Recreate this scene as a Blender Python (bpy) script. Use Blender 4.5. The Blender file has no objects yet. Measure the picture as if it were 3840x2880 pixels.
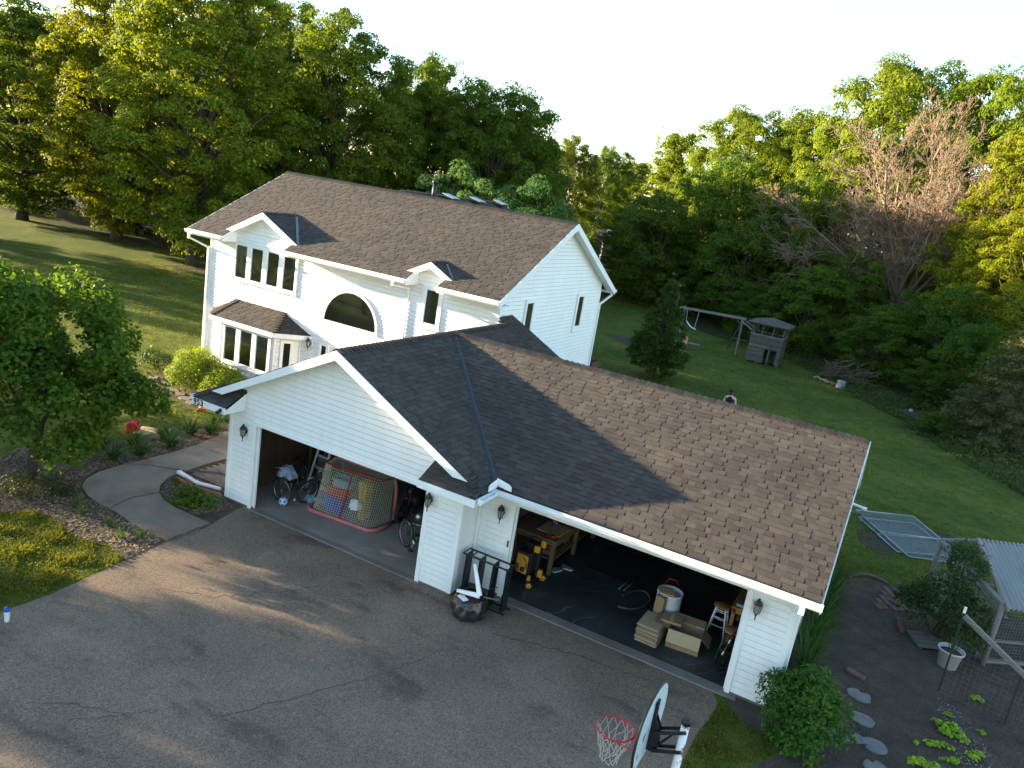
import bpy, math, random
import numpy as np
from mathutils import Matrix, Vector
random.seed(7); RNG = np.random.default_rng(7)
SC = bpy.context.scene; COL = SC.collection
R = math.radians

# ------------------------------------------------------------------ camera, world, sun, exposure
def set_camera():
    yaw, pitch, roll = 0.4562, -0.2426, 0.1606
    cy, sy, cp, sp = math.cos(yaw), math.sin(yaw), math.cos(pitch), math.sin(pitch)
    f = Vector((-sy*cp, cy*cp, sp)); r = Vector((cy, sy, 0)); u = r.cross(f)
    c, s = math.cos(roll), math.sin(roll)
    r2 = c*r + s*u; u2 = -s*r + c*u
    cam = bpy.data.cameras.new('camera'); o = bpy.data.objects.new('camera', cam); COL.objects.link(o)
    m = Matrix(((r2.x, u2.x, -f.x, 13.6225), (r2.y, u2.y, -f.y, -12.9667), (r2.z, u2.z, -f.z, 8.388), (0, 0, 0, 1)))
    o.matrix_world = m
    cam.sensor_width = 36; cam.lens = 27.328; cam.clip_end = 3000; cam.clip_start = .05
    SC.camera = o
set_camera()
SUN_EL, SUN_AZ = 10.4, 13.0          # light travels towards azimuth 13 deg (from +x), so the sun stands at 193 deg
sd = Vector((-math.cos(R(SUN_AZ))*math.cos(R(SUN_EL)), -math.sin(R(SUN_AZ))*math.cos(R(SUN_EL)), math.sin(R(SUN_EL))))
W = bpy.data.worlds.new('World'); SC.world = W; W.use_nodes = True
nt = W.node_tree; nt.nodes.clear()
sky = nt.nodes.new('ShaderNodeTexSky'); sky.sky_type = 'NISHITA'; sky.sun_disc = False
sky.sun_elevation = R(SUN_EL); sky.sun_rotation = math.atan2(sd.x, sd.y); sky.air_density = 1.0; sky.dust_density = 0.15; sky.ozone_density = 1.5
bg = nt.nodes.new('ShaderNodeBackground'); bg.inputs[1].default_value = 0.114
wo = nt.nodes.new('ShaderNodeOutputWorld'); nt.links.new(sky.outputs[0], bg.inputs[0]); nt.links.new(bg.outputs[0], wo.inputs[0])
sl = bpy.data.lights.new('sun', 'SUN'); so = bpy.data.objects.new('sun', sl); COL.objects.link(so)
sl.energy = 5.0; sl.angle = R(0.6); sl.color = (1.0, .81, .55)
so.rotation_euler = sd.to_track_quat('Z', 'Y').to_euler(); so.location = (-30, -10, 30)
SC.view_settings.view_transform = 'Standard'; SC.view_settings.look = 'None'; SC.view_settings.gamma = 1
SC.view_settings.exposure = 2.62
SC.render.engine = 'CYCLES'; SC.cycles.max_bounces = 6; SC.cycles.transparent_max_bounces = 12
SC.cycles.caustics_reflective = False; SC.cycles.caustics_refractive = False

# ------------------------------------------------------------------ materials
MATS = {}
def nodes(name):
    m = bpy.data.materials.new(name); m.use_nodes = True
    t = m.node_tree; t.nodes.clear()
    out = t.nodes.new('ShaderNodeOutputMaterial')
    return m, t, out
def N(t, typ, **k):
    n = t.nodes.new(typ)
    for a, v in k.items():
        if a.startswith('i_'):
            key = a[2:]; key = int(key) if key.isdigit() else key.replace('_', ' ')
            n.inputs[key].default_value = v
        else: setattr(n, a, v)
    return n
def L(t, a, b): t.links.new(a, b)
def C4(c): return (c[0], c[1], c[2], 1)
def ramp(t, stops, fac=None, interp='LINEAR'):
    n = t.nodes.new('ShaderNodeValToRGB'); n.color_ramp.interpolation = interp
    e = n.color_ramp.elements
    while len(e) < len(stops): e.new(.5)
    for i, (p, c) in enumerate(stops):
        e[i].position = p; e[i].color = C4(c) if len(c) == 3 else c
    if fac is not None: L(t, fac, n.inputs[0])
    return n
def coord(t, scale=(1, 1, 1), rot=(0, 0, 0)):
    g = N(t, 'ShaderNodeNewGeometry'); mp = N(t, 'ShaderNodeMapping')
    mp.inputs['Scale'].default_value = scale; mp.inputs['Rotation'].default_value = rot
    L(t, g.outputs['Position'], mp.inputs[0]); return mp.outputs[0]
def noise(t, vec, scale, detail=4, rough=.55):
    n = N(t, 'ShaderNodeTexNoise', i_Scale=scale, i_Detail=detail, i_Roughness=rough); L(t, vec, n.inputs['Vector']); return n.outputs[0]
def mixc(t, fac, a, b, mode='MIX'):
    n = N(t, 'ShaderNodeMix', data_type='RGBA', blend_type=mode)
    if isinstance(fac, (int, float)): n.inputs[0].default_value = fac
    else: L(t, fac, n.inputs[0])
    for s, v in ((6, a), (7, b)):
        if isinstance(v, (tuple, list)): n.inputs[s].default_value = C4(v)
        else: L(t, v, n.inputs[s])
    return n.outputs[2]
def pbsdf(t, out, color, rough=.6, metal=0, spec=.4, bump=None, bstr=.3, bdist=.02, coat=0):
    b = N(t, 'ShaderNodeBsdfPrincipled')
    if isinstance(color, (tuple, list)): b.inputs['Base Color'].default_value = C4(color)
    else: L(t, color, b.inputs['Base Color'])
    if isinstance(rough, (int, float)): b.inputs['Roughness'].default_value = rough
    else: L(t, rough, b.inputs['Roughness'])
    b.inputs['Metallic'].default_value = metal; b.inputs['Specular IOR Level'].default_value = spec; b.inputs['Coat Weight'].default_value = coat
    if bump is not None:
        bp = N(t, 'ShaderNodeBump', i_Strength=bstr, i_Distance=bdist); L(t, bump, bp.inputs['Height']); L(t, bp.outputs[0], b.inputs['Normal'])
    L(t, b.outputs[0], out.inputs[0]); return b
def mat(name, c1, c2=None, scale=4, rough=.6, metal=0, spec=.4, bstr=0.0, bscale=None, island=0, coat=0, stretch=(1, 1, 1)):
    """painted / plain surface: two close tones mixed by noise, optional per-island tone, optional fine bump"""
    if name in MATS: return MATS[name]
    m, t, out = nodes(name); v = coord(t, stretch)
    c2 = c2 or tuple(x*.82 for x in c1)
    col = ramp(t, [(.3, c1), (.7, c2)], noise(t, v, scale)).outputs[0]
    if island:
        g = N(t, 'ShaderNodeNewGeometry'); rr = ramp(t, [(0, (1-island,)*3), (1, (1+island,)*3)], g.outputs['Random Per Island'])
        col = mixc(t, 1.0, col, rr.outputs[0], 'MULTIPLY')
    pbsdf(t, out, col, rough, metal, spec, noise(t, v, bscale or scale*8) if bstr else None, bstr, coat=coat)
    MATS[name] = m; return m

def leaf_mat(name, dark, light, trans=.35, tint=False, rough=.5):
    m, t, out = nodes(name)
    g = N(t, 'ShaderNodeNewGeometry')
    c = ramp(t, [(0, dark), (.6, light), (1, tuple(x*1.25 for x in light))], g.outputs['Random Per Island']).outputs[0]
    nz = ramp(t, [(.3, (.75, .8, .8)), (.7, (1.18, 1.1, 1.0))], noise(t, coord(t), .8, 2)).outputs[0]
    c = mixc(t, 1.0, c, nz, 'MULTIPLY')
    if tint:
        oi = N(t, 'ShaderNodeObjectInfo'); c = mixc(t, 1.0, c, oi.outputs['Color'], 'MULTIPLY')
    d = N(t, 'ShaderNodeBsdfPrincipled', i_Roughness=rough); d.inputs['Specular IOR Level'].default_value = .08
    L(t, c, d.inputs['Base Color'])
    tr = N(t, 'ShaderNodeBsdfTranslucent'); L(t, mixc(t, 1.0, c, (1.7, 1.5, .5), 'MULTIPLY'), tr.inputs[0])
    ms = N(t, 'ShaderNodeMixShader'); ms.inputs[0].default_value = trans
    L(t, d.outputs[0], ms.inputs[1]); L(t, tr.outputs[0], ms.inputs[2]); L(t, ms.outputs[0], out.inputs[0])
    MATS[name] = m; return m

def shingle_mat(name, cols):
    m, t, out = nodes(name); g = N(t, 'ShaderNodeNewGeometry'); v = coord(t)
    c = ramp(t, cols, g.outputs['Random Per Island']).outputs[0]
    gr = ramp(t, [(.32, (.62, .62, .64)), (.68, (1.35, 1.33, 1.3))], noise(t, v, 110, 2)).outputs[0]
    c = mixc(t, 1.0, c, gr, 'MULTIPLY')
    big = ramp(t, [(.35, (.88, .88, .9)), (.65, (1.1, 1.08, 1.05))], noise(t, v, .7, 3)).outputs[0]
    c = mixc(t, 1.0, c, big, 'MULTIPLY')
    pbsdf(t, out, c, .92, 0, .2, noise(t, v, 160, 2), .5, .004)
    MATS[name] = m; return m
M_SHINGLE = shingle_mat('shingles', [(0, (.042, .0355, .0305)), (.3, (.051, .043, .037)), (.7, (.058, .049, .042)), (1, (.068, .058, .050))])

def siding_mat():
    m, t, out = nodes('white_siding'); v = coord(t)
    c = ramp(t, [(.3, (.77, .77, .76)), (.7, (.72, .725, .725))], noise(t, v, 1.3, 5)).outputs[0]
    dirt = ramp(t, [(.45, (1, 1, 1)), (.8, (.9, .88, .84))], noise(t, coord(t, (3, 3, .25)), 2.2, 4)).outputs[0]
    c = mixc(t, .6, c, mixc(t, 1.0, c, dirt, 'MULTIPLY'))
    pbsdf(t, out, c, .55, 0, .3, noise(t, coord(t, (1, 1, 9)), 9, 3), .06, .01)
    MATS['white_siding'] = m; return m
M_SIDING = siding_mat()
M_TRIM = mat('white_trim', (.80, .80, .79), (.74, .74, .73), 2, .4, spec=.4)
M_PAINT = mat('white_paint', (.78, .78, .76), (.70, .70, .68), 3, .45)
M_GLASSDARK = None
def glass_mat():
    m, t, out = nodes('window_glass')
    gl = N(t, 'ShaderNodeBsdfGlossy', i_Roughness=.03); gl.inputs[0].default_value = (.9, .9, .9, 1)
    tp = N(t, 'ShaderNodeBsdfTransparent'); tp.inputs[0].default_value = (.62, .64, .6, 1)
    fr = N(t, 'ShaderNodeFresnel', i_IOR=1.55)
    ad = N(t, 'ShaderNodeMath', operation='ADD', i_1=.05); L(t, fr.outputs[0], ad.inputs[0])
    ms = N(t, 'ShaderNodeMixShader'); L(t, ad.outputs[0], ms.inputs[0]); L(t, tp.outputs[0], ms.inputs[1]); L(t, gl.outputs[0], ms.inputs[2])
    L(t, ms.outputs[0], out.inputs[0]); MATS['window_glass'] = m; return m
M_GLASS = glass_mat()
M_ROOMTONE = mat('painted_room_tone', (.15, .125, .075), (.26, .22, .14), 1.5, .9)  # room dimness and olive reflections put into this backing colour
M_BLIND = mat('roller_blind', (.42, .45, .42), (.36, .39, .37), 2, .8)
M_CURTAIN = mat('curtain', (.36, .38, .36), (.25, .27, .25), 6, .9, stretch=(6, 6, .3))

def asphalt_mat():
    m, t, out = nodes('asphalt'); v = coord(t)
    base = ramp(t, [(.25, (.120, .086, .060)), (.5, (.172, .124, .088)), (.75, (.220, .160, .114))], noise(t, v, .45, 6, .6)).outputs[0]
    vo = N(t, 'ShaderNodeTexVoronoi', i_Scale=62.0); L(t, v, vo.inputs[0])
    chip = ramp(t, [(0, (.45, .45, .46)), (.5, (.95, .94, .92)), (.86, (1.35, 1.32, 1.27)), (1, (2.1, 2.05, 1.95))], vo.outputs['Color']).outputs[0]
    c = mixc(t, 1.0, base, chip, 'MULTIPLY')
    stain = ramp(t, [(.56, (1, 1, 1)), (.66, (.62, .62, .64))], noise(t, coord(t, (.55, 1.3, 1)), .9, 5, .62)).outputs[0]
    c = mixc(t, 1.0, c, stain, 'MULTIPLY')
    rust = ramp(t, [(.60, (0, 0, 0)), (.76, (.55, .55, .55))], noise(t, coord(t, (.9, 2.2, 1), (0, 0, .35)), .75, 4)).outputs[0]
    c = mixc(t, rust, c, mixc(t, 1.0, c, (1.3, 1.02, .82), 'MULTIPLY'))
    pbsdf(t, out, c, .85, 0, .3, vo.outputs['Distance'], .55, .006)
    MATS['asphalt'] = m; return m
M_ASPHALT = asphalt_mat()
def concrete_mat(name, c1, c2, stain, sc=1.0):
    m, t, out = nodes(name); v = coord(t)
    c = ramp(t, [(.3, c1), (.7, c2)], noise(t, v, 1.6*sc, 6, .65)).outputs[0]
    s = ramp(t, [(.45, (1, 1, 1)), (.68, stain)], noise(t, coord(t, (1, 1, 1), (0, 0, 1)), .55*sc, 4)).outputs[0]
    c = mixc(t, 1.0, c, s, 'MULTIPLY')
    sp = ramp(t, [(.35, (.85, .85, .85)), (.65, (1.12, 1.12, 1.12))], noise(t, v, 90, 2)).outputs[0]
    c = mixc(t, 1.0, c, sp, 'MULTIPLY')
    pbsdf(t, out, c, .85, 0, .3, noise(t, v, 40, 4), .25, .004)
    MATS[name] = m; return m
M_WALK = concrete_mat('walk_concrete', (.23, .195, .155), (.18, .15, .118), (.78, .60, .45))
M_APRON = concrete_mat('apron_concrete', (.20, .18, .155), (.15, .13, .11), (.75, .65, .52))
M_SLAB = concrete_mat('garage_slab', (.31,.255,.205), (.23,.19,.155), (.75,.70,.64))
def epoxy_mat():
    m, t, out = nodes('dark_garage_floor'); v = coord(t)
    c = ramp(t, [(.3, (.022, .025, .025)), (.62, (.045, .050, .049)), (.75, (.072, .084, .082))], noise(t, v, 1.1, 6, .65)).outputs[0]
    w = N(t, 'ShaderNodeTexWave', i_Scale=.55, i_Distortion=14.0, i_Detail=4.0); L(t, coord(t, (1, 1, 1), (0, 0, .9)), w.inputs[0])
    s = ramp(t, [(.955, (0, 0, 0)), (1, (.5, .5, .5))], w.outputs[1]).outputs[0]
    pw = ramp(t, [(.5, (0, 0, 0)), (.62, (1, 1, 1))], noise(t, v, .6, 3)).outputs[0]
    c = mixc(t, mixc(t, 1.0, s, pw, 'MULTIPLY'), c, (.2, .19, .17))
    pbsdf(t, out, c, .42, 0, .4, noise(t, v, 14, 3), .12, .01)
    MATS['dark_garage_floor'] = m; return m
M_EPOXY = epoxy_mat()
def lawn_mat():
    m, t, out = nodes('lawn_grass'); v = coord(t)
    c = ramp(t, [(.28, (.040, .066, .010)), (.5, (.074, .100, .015)), (.74, (.128, .132, .026))], noise(t, v, .28, 6, .62)).outputs[0]
    f = ramp(t, [(.3, (.55, .6, .55)), (.7, (1.45, 1.4, 1.35))], noise(t, coord(t, (1, 1.6, 1)), 9, 5, .75)).outputs[0]
    c = mixc(t, 1.0, c, f, 'MULTIPLY')
    f2 = ramp(t, [(.35, (.6, .62, .6)), (.65, (1.4, 1.38, 1.35))], noise(t, v, 55, 2)).outputs[0]
    c = mixc(t, 1.0, c, f2, 'MULTIPLY')
    f3 = ramp(t, [(.34, (.66, .72, .66)), (.5, (1, 1, 1)), (.66, (1.32, 1.24, 1.2))], noise(t, coord(t, (1, 1, 1), (0, 0, .6)), 2.3, 5, .7)).outputs[0]
    c = mixc(t, 1.0, c, f3, 'MULTIPLY')
    dry = ramp(t, [(.60, (0, 0, 0)), (.74, (.65, .65, .65))], noise(t, v, .62, 5, .6)).outputs[0]
    c = mixc(t, dry, c, (.15, .118, .040))
    pbsdf(t, out, c, .95, 0, .1, noise(t, v, 26, 4), .9, .06)
    MATS['lawn_grass'] = m; return m
M_LAWN = lawn_mat()
def soil_mat(name, c1, c2, c3, sc=1.0):
    m, t, out = nodes(name); v = coord(t)
    c = ramp(t, [(.3, c1), (.55, c2), (.78, c3)], noise(t, v, 1.8*sc, 8, .72)).outputs[0]
    f = ramp(t, [(.3, (.6, .6, .6)), (.7, (1.5, 1.48, 1.42))], noise(t, v, 30*sc, 4, .8)).outputs[0]
    c = mixc(t, 1.0, c, f, 'MULTIPLY')
    pbsdf(t, out, c, .95, 0, .1, noise(t, v, 24*sc, 6, .8), 1.0, .05)
    MATS[name] = m; return m
M_SOIL = soil_mat('garden_soil', (.060, .046, .036), (.098, .076, .060), (.15, .118, .094))
M_MULCH = soil_mat('mulch_bed', (.05, .035, .024), (.10, .075, .05), (.17, .13, .09))
M_FOREST = soil_mat('forest_floor', (.020, .026, .009), (.038, .044, .015), (.075, .062, .032))
M_BARK = soil_mat('bark', (.055, .043, .033), (.09, .072, .056), (.14, .115, .09), 2)
M_GREYBARK = soil_mat('grey_bark', (.10, .078, .062), (.155, .12, .095), (.22, .175, .14), 2)
def wood_mat(name, c1, c2, rough=.7, sx=(1, 9, 9), sc=2.5):
    m, t, out = nodes(name); v = coord(t, sx)
    g = N(t, 'ShaderNodeNewGeometry'); rr = ramp(t, [(0, (.8, .8, .8)), (1, (1.2, 1.2, 1.2))], g.outputs['Random Per Island']).outputs[0]
    c = ramp(t, [(.3, c1), (.7, c2)], noise(t, v, sc, 6, .7)).outputs[0]
    c = mixc(t, 1.0, c, rr, 'MULTIPLY')
    pbsdf(t, out, c, rough, 0, .3, noise(t, v, sc*4, 4), .2, .005)
    MATS[name] = m; return m
M_GREYWOOD = wood_mat('weathered_wood', (.125, .113, .10), (.215, .197, .175), .9)
M_OLDWOOD = wood_mat('old_grey_boards', (.055, .050, .042), (.125, .115, .098), .95, (1.5, 1.5, 12), 1.6)
M_PINE = wood_mat('pine_wood', (.36, .23, .11), (.46, .31, .16), .6)
M_OAK = wood_mat('orange_wood', (.32, .15, .05), (.42, .21, .08), .45)
M_BENCHWOOD = wood_mat('bench_wood', (.12, .075, .04), (.20, .13, .075), .75)
M_PLY = wood_mat('plywood', (.42, .29, .15), (.52, .38, .21), .7)
M_CARD = mat('cardboard', (.31, .205, .12), (.25, .16, .09), 3, .85, spec=.1, bstr=.08)
M_CARDLIGHT = mat('pale_cardboard', (.42, .33, .21), (.36, .28, .17), 3, .85, spec=.1)
M_BLACK = mat('black_plastic', (.012, .012, .013), (.02, .02, .022), 6, .45)
M_RUBBER = mat('rubber', (.010, .010, .011), (.018, .018, .018), 9, .8)
M_BLACKMETAL = mat('black_metal', (.016, .017, .020), (.028, .028, .030), 5, .45, .3)
M_YELLOW = mat('yellow_paint', (.62, .30, .035), (.55, .25, .03), 5, .4)
M_STEEL = mat('steel', (.42, .42, .42), (.32, .32, .33), 8, .35, .9)
M_GALV = mat('galvanised_tube', (.36, .39, .42), (.28, .31, .34), 6, .45, .6)
M_BRONZE = mat('dark_bronze', (.030, .026, .022), (.05, .045, .038), 9, .5, .5)
M_LAMPGLASS = mat('lantern_glass', (.30, .29, .26), (.20, .19, .17), 7, .15)
M_PINK = mat('faded_pink_paint', (.50, .115, .13), (.42, .16, .165), 7, .55)
M_RED = mat('red_paint', (.45, .018, .022), (.38, .015, .02), 5, .4)
M_NET = mat('net_cord', (.60, .57, .42), (.50, .48, .36), 8, .9)
M_WHITENET = mat('white_net_cord', (.5, .47, .42), (.40, .38, .33), 8, .9)
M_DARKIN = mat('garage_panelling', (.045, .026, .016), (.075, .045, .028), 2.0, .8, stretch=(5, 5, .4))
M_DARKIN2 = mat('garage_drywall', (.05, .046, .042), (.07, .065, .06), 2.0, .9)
M_PLASTICWHITE = mat('white_plastic', (.62, .64, .66), (.55, .57, .6), 3, .4)
M_BLUE = mat('blue_plastic', (.02, .07, .40), (.018, .06, .33), 4, .35)
M_BAG = mat('bin_bag', (.011, .012, .014), (.022, .023, .025), 5, .32, spec=.6, bstr=.35, bscale=14)
M_SKIN = mat('skin', (.52, .33, .25), (.48, .30, .23), 8, .55)
M_HAIR = mat('brown_hair', (.10, .045, .02), (.07, .03, .015), 20, .6)
M_BLACKCLOTH = mat('black_cloth', (.008, .008, .009), (.013, .013, .014), 10, .9)
M_STONE = mat('flagstone', (.17, .165, .155), (.12, .118, .112), 5, .9, bstr=.3)
M_BRICK = mat('red_brick', (.15, .075, .058), (.11, .06, .048), 6, .9, bstr=.3, island=.2)
M_PAVER = mat('tan_paver', (.20, .15, .105), (.15, .115, .085), 5, .9, bstr=.25, island=.22)
M_TERRA = mat('terracotta_edging', (.30, .13, .09), (.24, .10, .07), 6, .8)
M_FOUND = mat('foundation_block', (.16, .145, .125), (.11, .10, .088), 3, .9, bstr=.3)
M_FLASH = mat('grey_flashing', (.17, .18, .20), (.13, .14, .155), 4, .5, .3)
M_BLACKSHINGLE_EDGE = mat('roof_underlay', (.03, .028, .027), (.045, .04, .038), 6, .9)
M_CORR = None

# ------------------------------------------------------------------ mesh helpers
class MB:
    def __init__(s): s.v = []; s.f = []
    def add(s, vs, fs):
        k = len(s.v); s.v += [tuple(p) for p in vs]; s.f += [tuple(i+k for i in f) for f in fs]; return s
    def box(s, x0, x1, y0, y1, z0, z1):
        return s.add([(x0,y0,z0),(x1,y0,z0),(x1,y1,z0),(x0,y1,z0),(x0,y0,z1),(x1,y0,z1),(x1,y1,z1),(x0,y1,z1)],
                     [(0,3,2,1),(4,5,6,7),(0,1,5,4),(1,2,6,5),(2,3,7,6),(3,0,4,7)])
    def cbox(s, c, size, rz=0, tilt=None):
        m = Matrix.Rotation(rz, 3, 'Z')
        if tilt: m = m @ Matrix.Rotation(tilt[0], 3, tilt[1])
        hx, hy, hz = [q/2 for q in size]; c = Vector(c)
        vs = [c + m @ Vector((a*hx, b*hy, d*hz)) for d in (-1, 1) for a, b in ((-1,-1),(1,-1),(1,1),(-1,1))]
        return s.add(vs, [(0,3,2,1),(4,5,6,7),(0,1,5,4),(1,2,6,5),(2,3,7,6),(3,0,4,7)])
    def bar(s, p0, p1, w, h=None, up=(0,0,1)):
        h = h or w; p0 = Vector(p0); p1 = Vector(p1); d = (p1-p0).normalized(); up = Vector(up)
        if abs(d.dot(up)) > .98: up = Vector((0,1,0))
        a = d.cross(up).normalized(); b = a.cross(d).normalized()
        vs = [p + a*sx*w/2 + b*sz*h/2 for p in (p0, p1) for sx, sz in ((-1,-1),(1,-1),(1,1),(-1,1))]
        return s.add(vs, [(0,1,2,3),(7,6,5,4),(0,4,5,1),(1,5,6,2),(2,6,7,3),(3,7,4,0)])
    def tube(s, pts, r, n=8, closed=False, caps=True):
        pts = [Vector(p) for p in pts]; m = len(pts); rs = r if isinstance(r, (list, tuple)) else [r]*m
        k = len(s.v); ref = None
        for i, p in enumerate(pts):
            if closed: d = pts[(i+1) % m] - pts[i-1]
            else: d = pts[min(i+1, m-1)] - pts[max(i-1, 0)]
            d.normalize()
            if ref is None:
                ref = Vector((0,0,1)) if abs(d.z) < .9 else Vector((1,0,0))
            a = d.cross(ref)
            if a.length < 1e-4: a = d.cross(Vector((.3,.9,.1)))
            a.normalize(); b = a.cross(d).normalized(); ref = b
            for j in range(n):
                an = 2*math.pi*j/n; s.v.append(tuple(p + (a*math.cos(an) + b*math.sin(an))*rs[i]))
        for i in range(m if closed else m-1):
            i2 = (i+1) % m
            for j in range(n):
                j2 = (j+1) % n; s.f.append((k+i*n+j, k+i*n+j2, k+i2*n+j2, k+i2*n+j))
        if caps and not closed:
            s.f.append(tuple(k+j for j in range(n))[::-1]); s.f.append(tuple(k+(m-1)*n+j for j in range(n)))
        return s
    def lathe(s, prof, c=(0,0,0), n=20, axis=None):
        k = len(s.v); c = Vector(c); M = Matrix.Identity(3)
        if axis is not None: M = Vector((0,0,1)).rotation_difference(Vector(axis).normalized()).to_matrix()
        for r, z in prof:
            for j in range(n):
                a = 2*math.pi*j/n; s.v.append(tuple(c + M @ Vector((r*math.cos(a), r*math.sin(a), z))))
        for i in range(len(prof)-1):
            for j in range(n):
                j2 = (j+1) % n; s.f.append((k+i*n+j, k+i*n+j2, k+(i+1)*n+j2, k+(i+1)*n+j))
        if prof[0][0] > 1e-4: s.f.append(tuple(k+j for j in range(n))[::-1])
        if prof[-1][0] > 1e-4: s.f.append(tuple(k+(len(prof)-1)*n+j for j in range(n)))
        return s
    def prism(s, poly, vec):
        n = len(poly); k = len(s.v); vec = Vector(vec)
        s.v += [tuple(p) for p in poly] + [tuple(Vector(p)+vec) for p in poly]
        s.f.append(tuple(k+i for i in range(n))[::-1]); s.f.append(tuple(k+n+i for i in range(n)))
        for i in range(n): j = (i+1) % n; s.f.append((k+i, k+j, k+n+j, k+n+i))
        return s
    def quad(s, *p): return s.add(p, [tuple(range(len(p)))])
    def build(s, name, m, parent=None, smooth=False, bevel=0):
        me = bpy.data.meshes.new(name); me.from_pydata(s.v, [], s.f); me.materials.append(m)
        if smooth: me.polygons.foreach_set('use_smooth', [True]*len(me.polygons))
        o = bpy.data.objects.new(name, me); COL.objects.link(o); attach(o, parent)
        if bevel:
            b = o.modifiers.new('bevel', 'BEVEL'); b.width = bevel; b.segments = 2; b.limit_method = 'ANGLE'
        return o
def attach(o, parent):
    if parent is not None:
        o.parent = parent
        if parent.parent is None and parent.type == 'EMPTY': o.matrix_parent_inverse = parent.matrix_basis.inverted()
def np_mesh(name, verts, quads, m, parent=None, k=4):
    me = bpy.data.meshes.new(name); nv = len(verts); nf = len(quads)
    me.vertices.add(nv); me.vertices.foreach_set('co', np.asarray(verts, np.float32).ravel())
    me.loops.add(nf*k); me.loops.foreach_set('vertex_index', np.asarray(quads, np.int32).ravel())
    me.polygons.add(nf); me.polygons.foreach_set('loop_start', np.arange(0, nf*k, k, dtype=np.int32)); me.polygons.foreach_set('loop_total', np.full(nf, k, np.int32))
    me.materials.append(m); me.update(calc_edges=True); me.validate()
    o = bpy.data.objects.new(name, me); COL.objects.link(o); attach(o, parent); return o
def tag(o, label=None, cat=None, group=None, kind=None):
    if label: o['label'] = label
    if cat: o['category'] = cat
    if group: o['group'] = group
    if kind: o['kind'] = kind
    return o
def thing(name, label, cat, loc=(0,0,0), rz=0, group=None):
    o = bpy.data.objects.new(name, None); COL.objects.link(o); o.location = loc; o.rotation_euler = (0,0,rz); o.empty_display_size = .2
    o.matrix_basis = Matrix.Translation(loc) @ Matrix.Rotation(rz, 4, 'Z')
    return tag(o, label, cat, group)
def copy_tree(o, parent=None):
    c = o.copy(); COL.objects.link(c)
    if parent is not None: c.parent = parent
    for ch in list(o.children): copy_tree(ch, c)
    return c
def place(root, loc, rz=0, scale=1.0):
    s = scale if isinstance(scale, (tuple, list)) else (scale,)*3
    root.matrix_basis = Matrix.Translation(loc) @ Matrix.Rotation(rz, 4, 'Z') @ Matrix.Diagonal((*s, 1))
def clip_poly(poly, axis, val, keep_less):
    out = []; n = len(poly)
    for i in range(n):
        a, b = poly[i], poly[(i+1) % n]
        ia = (a[axis] <= val) if keep_less else (a[axis] >= val); ib = (b[axis] <= val) if keep_less else (b[axis] >= val)
        if ia: out.append(a)
        if ia != ib:
            t = (val-a[axis])/(b[axis]-a[axis]); out.append(tuple(a[k]+t*(b[k]-a[k]) for k in range(2)))
    return out
def clip_convex(poly, conv):
    n = len(conv); ar = sum(conv[i][0]*conv[(i+1) % n][1]-conv[(i+1) % n][0]*conv[i][1] for i in range(n)); sg = 1 if ar > 0 else -1
    for i in range(n):
        p, q = conv[i], conv[(i+1) % n]
        side = lambda a: sg*((q[0]-p[0])*(a[1]-p[1])-(q[1]-p[1])*(a[0]-p[0]))
        out = []
        for j in range(len(poly)):
            a, b = poly[j], poly[(j+1) % len(poly)]; sa, sb = side(a), side(b)
            if sa >= 0: out.append(a)
            if (sa >= 0) != (sb >= 0):
                t = sa/(sa-sb); out.append((a[0]+t*(b[0]-a[0]), a[1]+t*(b[1]-a[1])))
        poly = out
        if len(poly) < 3: return []
    return poly
SIDE_H = .127
def siding(mb, poly, org, d, n, z_ref=0.05):
    """lap siding over a convex polygon given in (distance along the wall, height)"""
    org = Vector(org); d = Vector(d); n = Vector(n)
    P = lambda a, z, off: org + d*a + Vector((0,0,z)) + n*off
    zs = [q[1] for q in poly]; k0 = int(math.floor((min(zs)-z_ref)/SIDE_H)); k1 = int(math.ceil((max(zs)-z_ref)/SIDE_H))
    for k in range(k0, k1):
        z0 = z_ref + k*SIDE_H; q = clip_poly(clip_poly(poly, 1, z0, False), 1, z0+SIDE_H, True)
        if len(q) < 3: continue
        # lap face, then the butt edge rolled back under it
        cz = z0+.017; up_ = clip_poly(q, 1, cz, False); lo_ = clip_poly(q, 1, cz, True)
        if len(up_) >= 3: mb.add([P(a, z, .001+.018*(1-(z-z0)/SIDE_H)) for a, z in up_], [tuple(range(len(up_)))])
        if len(lo_) >= 3: mb.add([P(a, z, .002+.0144*(z-z0)/.017) for a, z in lo_], [tuple(range(len(lo_)))])
        low = [a for a, z in q if abs(z-z0) < 1e-5]
        if len(low) >= 2:
            a0, a1 = min(low), max(low)
            # staggered butt joints: a narrow lapped edge now and then
            for a in np.arange(a0 + ((k*1.37) % 3.6), a1, 3.66):
                if a-a0 > .3 and a1-a > .3 and len(low) == 2 and len(q) == 4:
                    mb.add([P(a, z0+.017, .0172), P(a+.007, z0+.017, .0192), P(a+.007, z0+SIDE_H*.97, .0045), P(a, z0+SIDE_H*.97, .0015)], [(0,1,2,3)])
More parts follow.
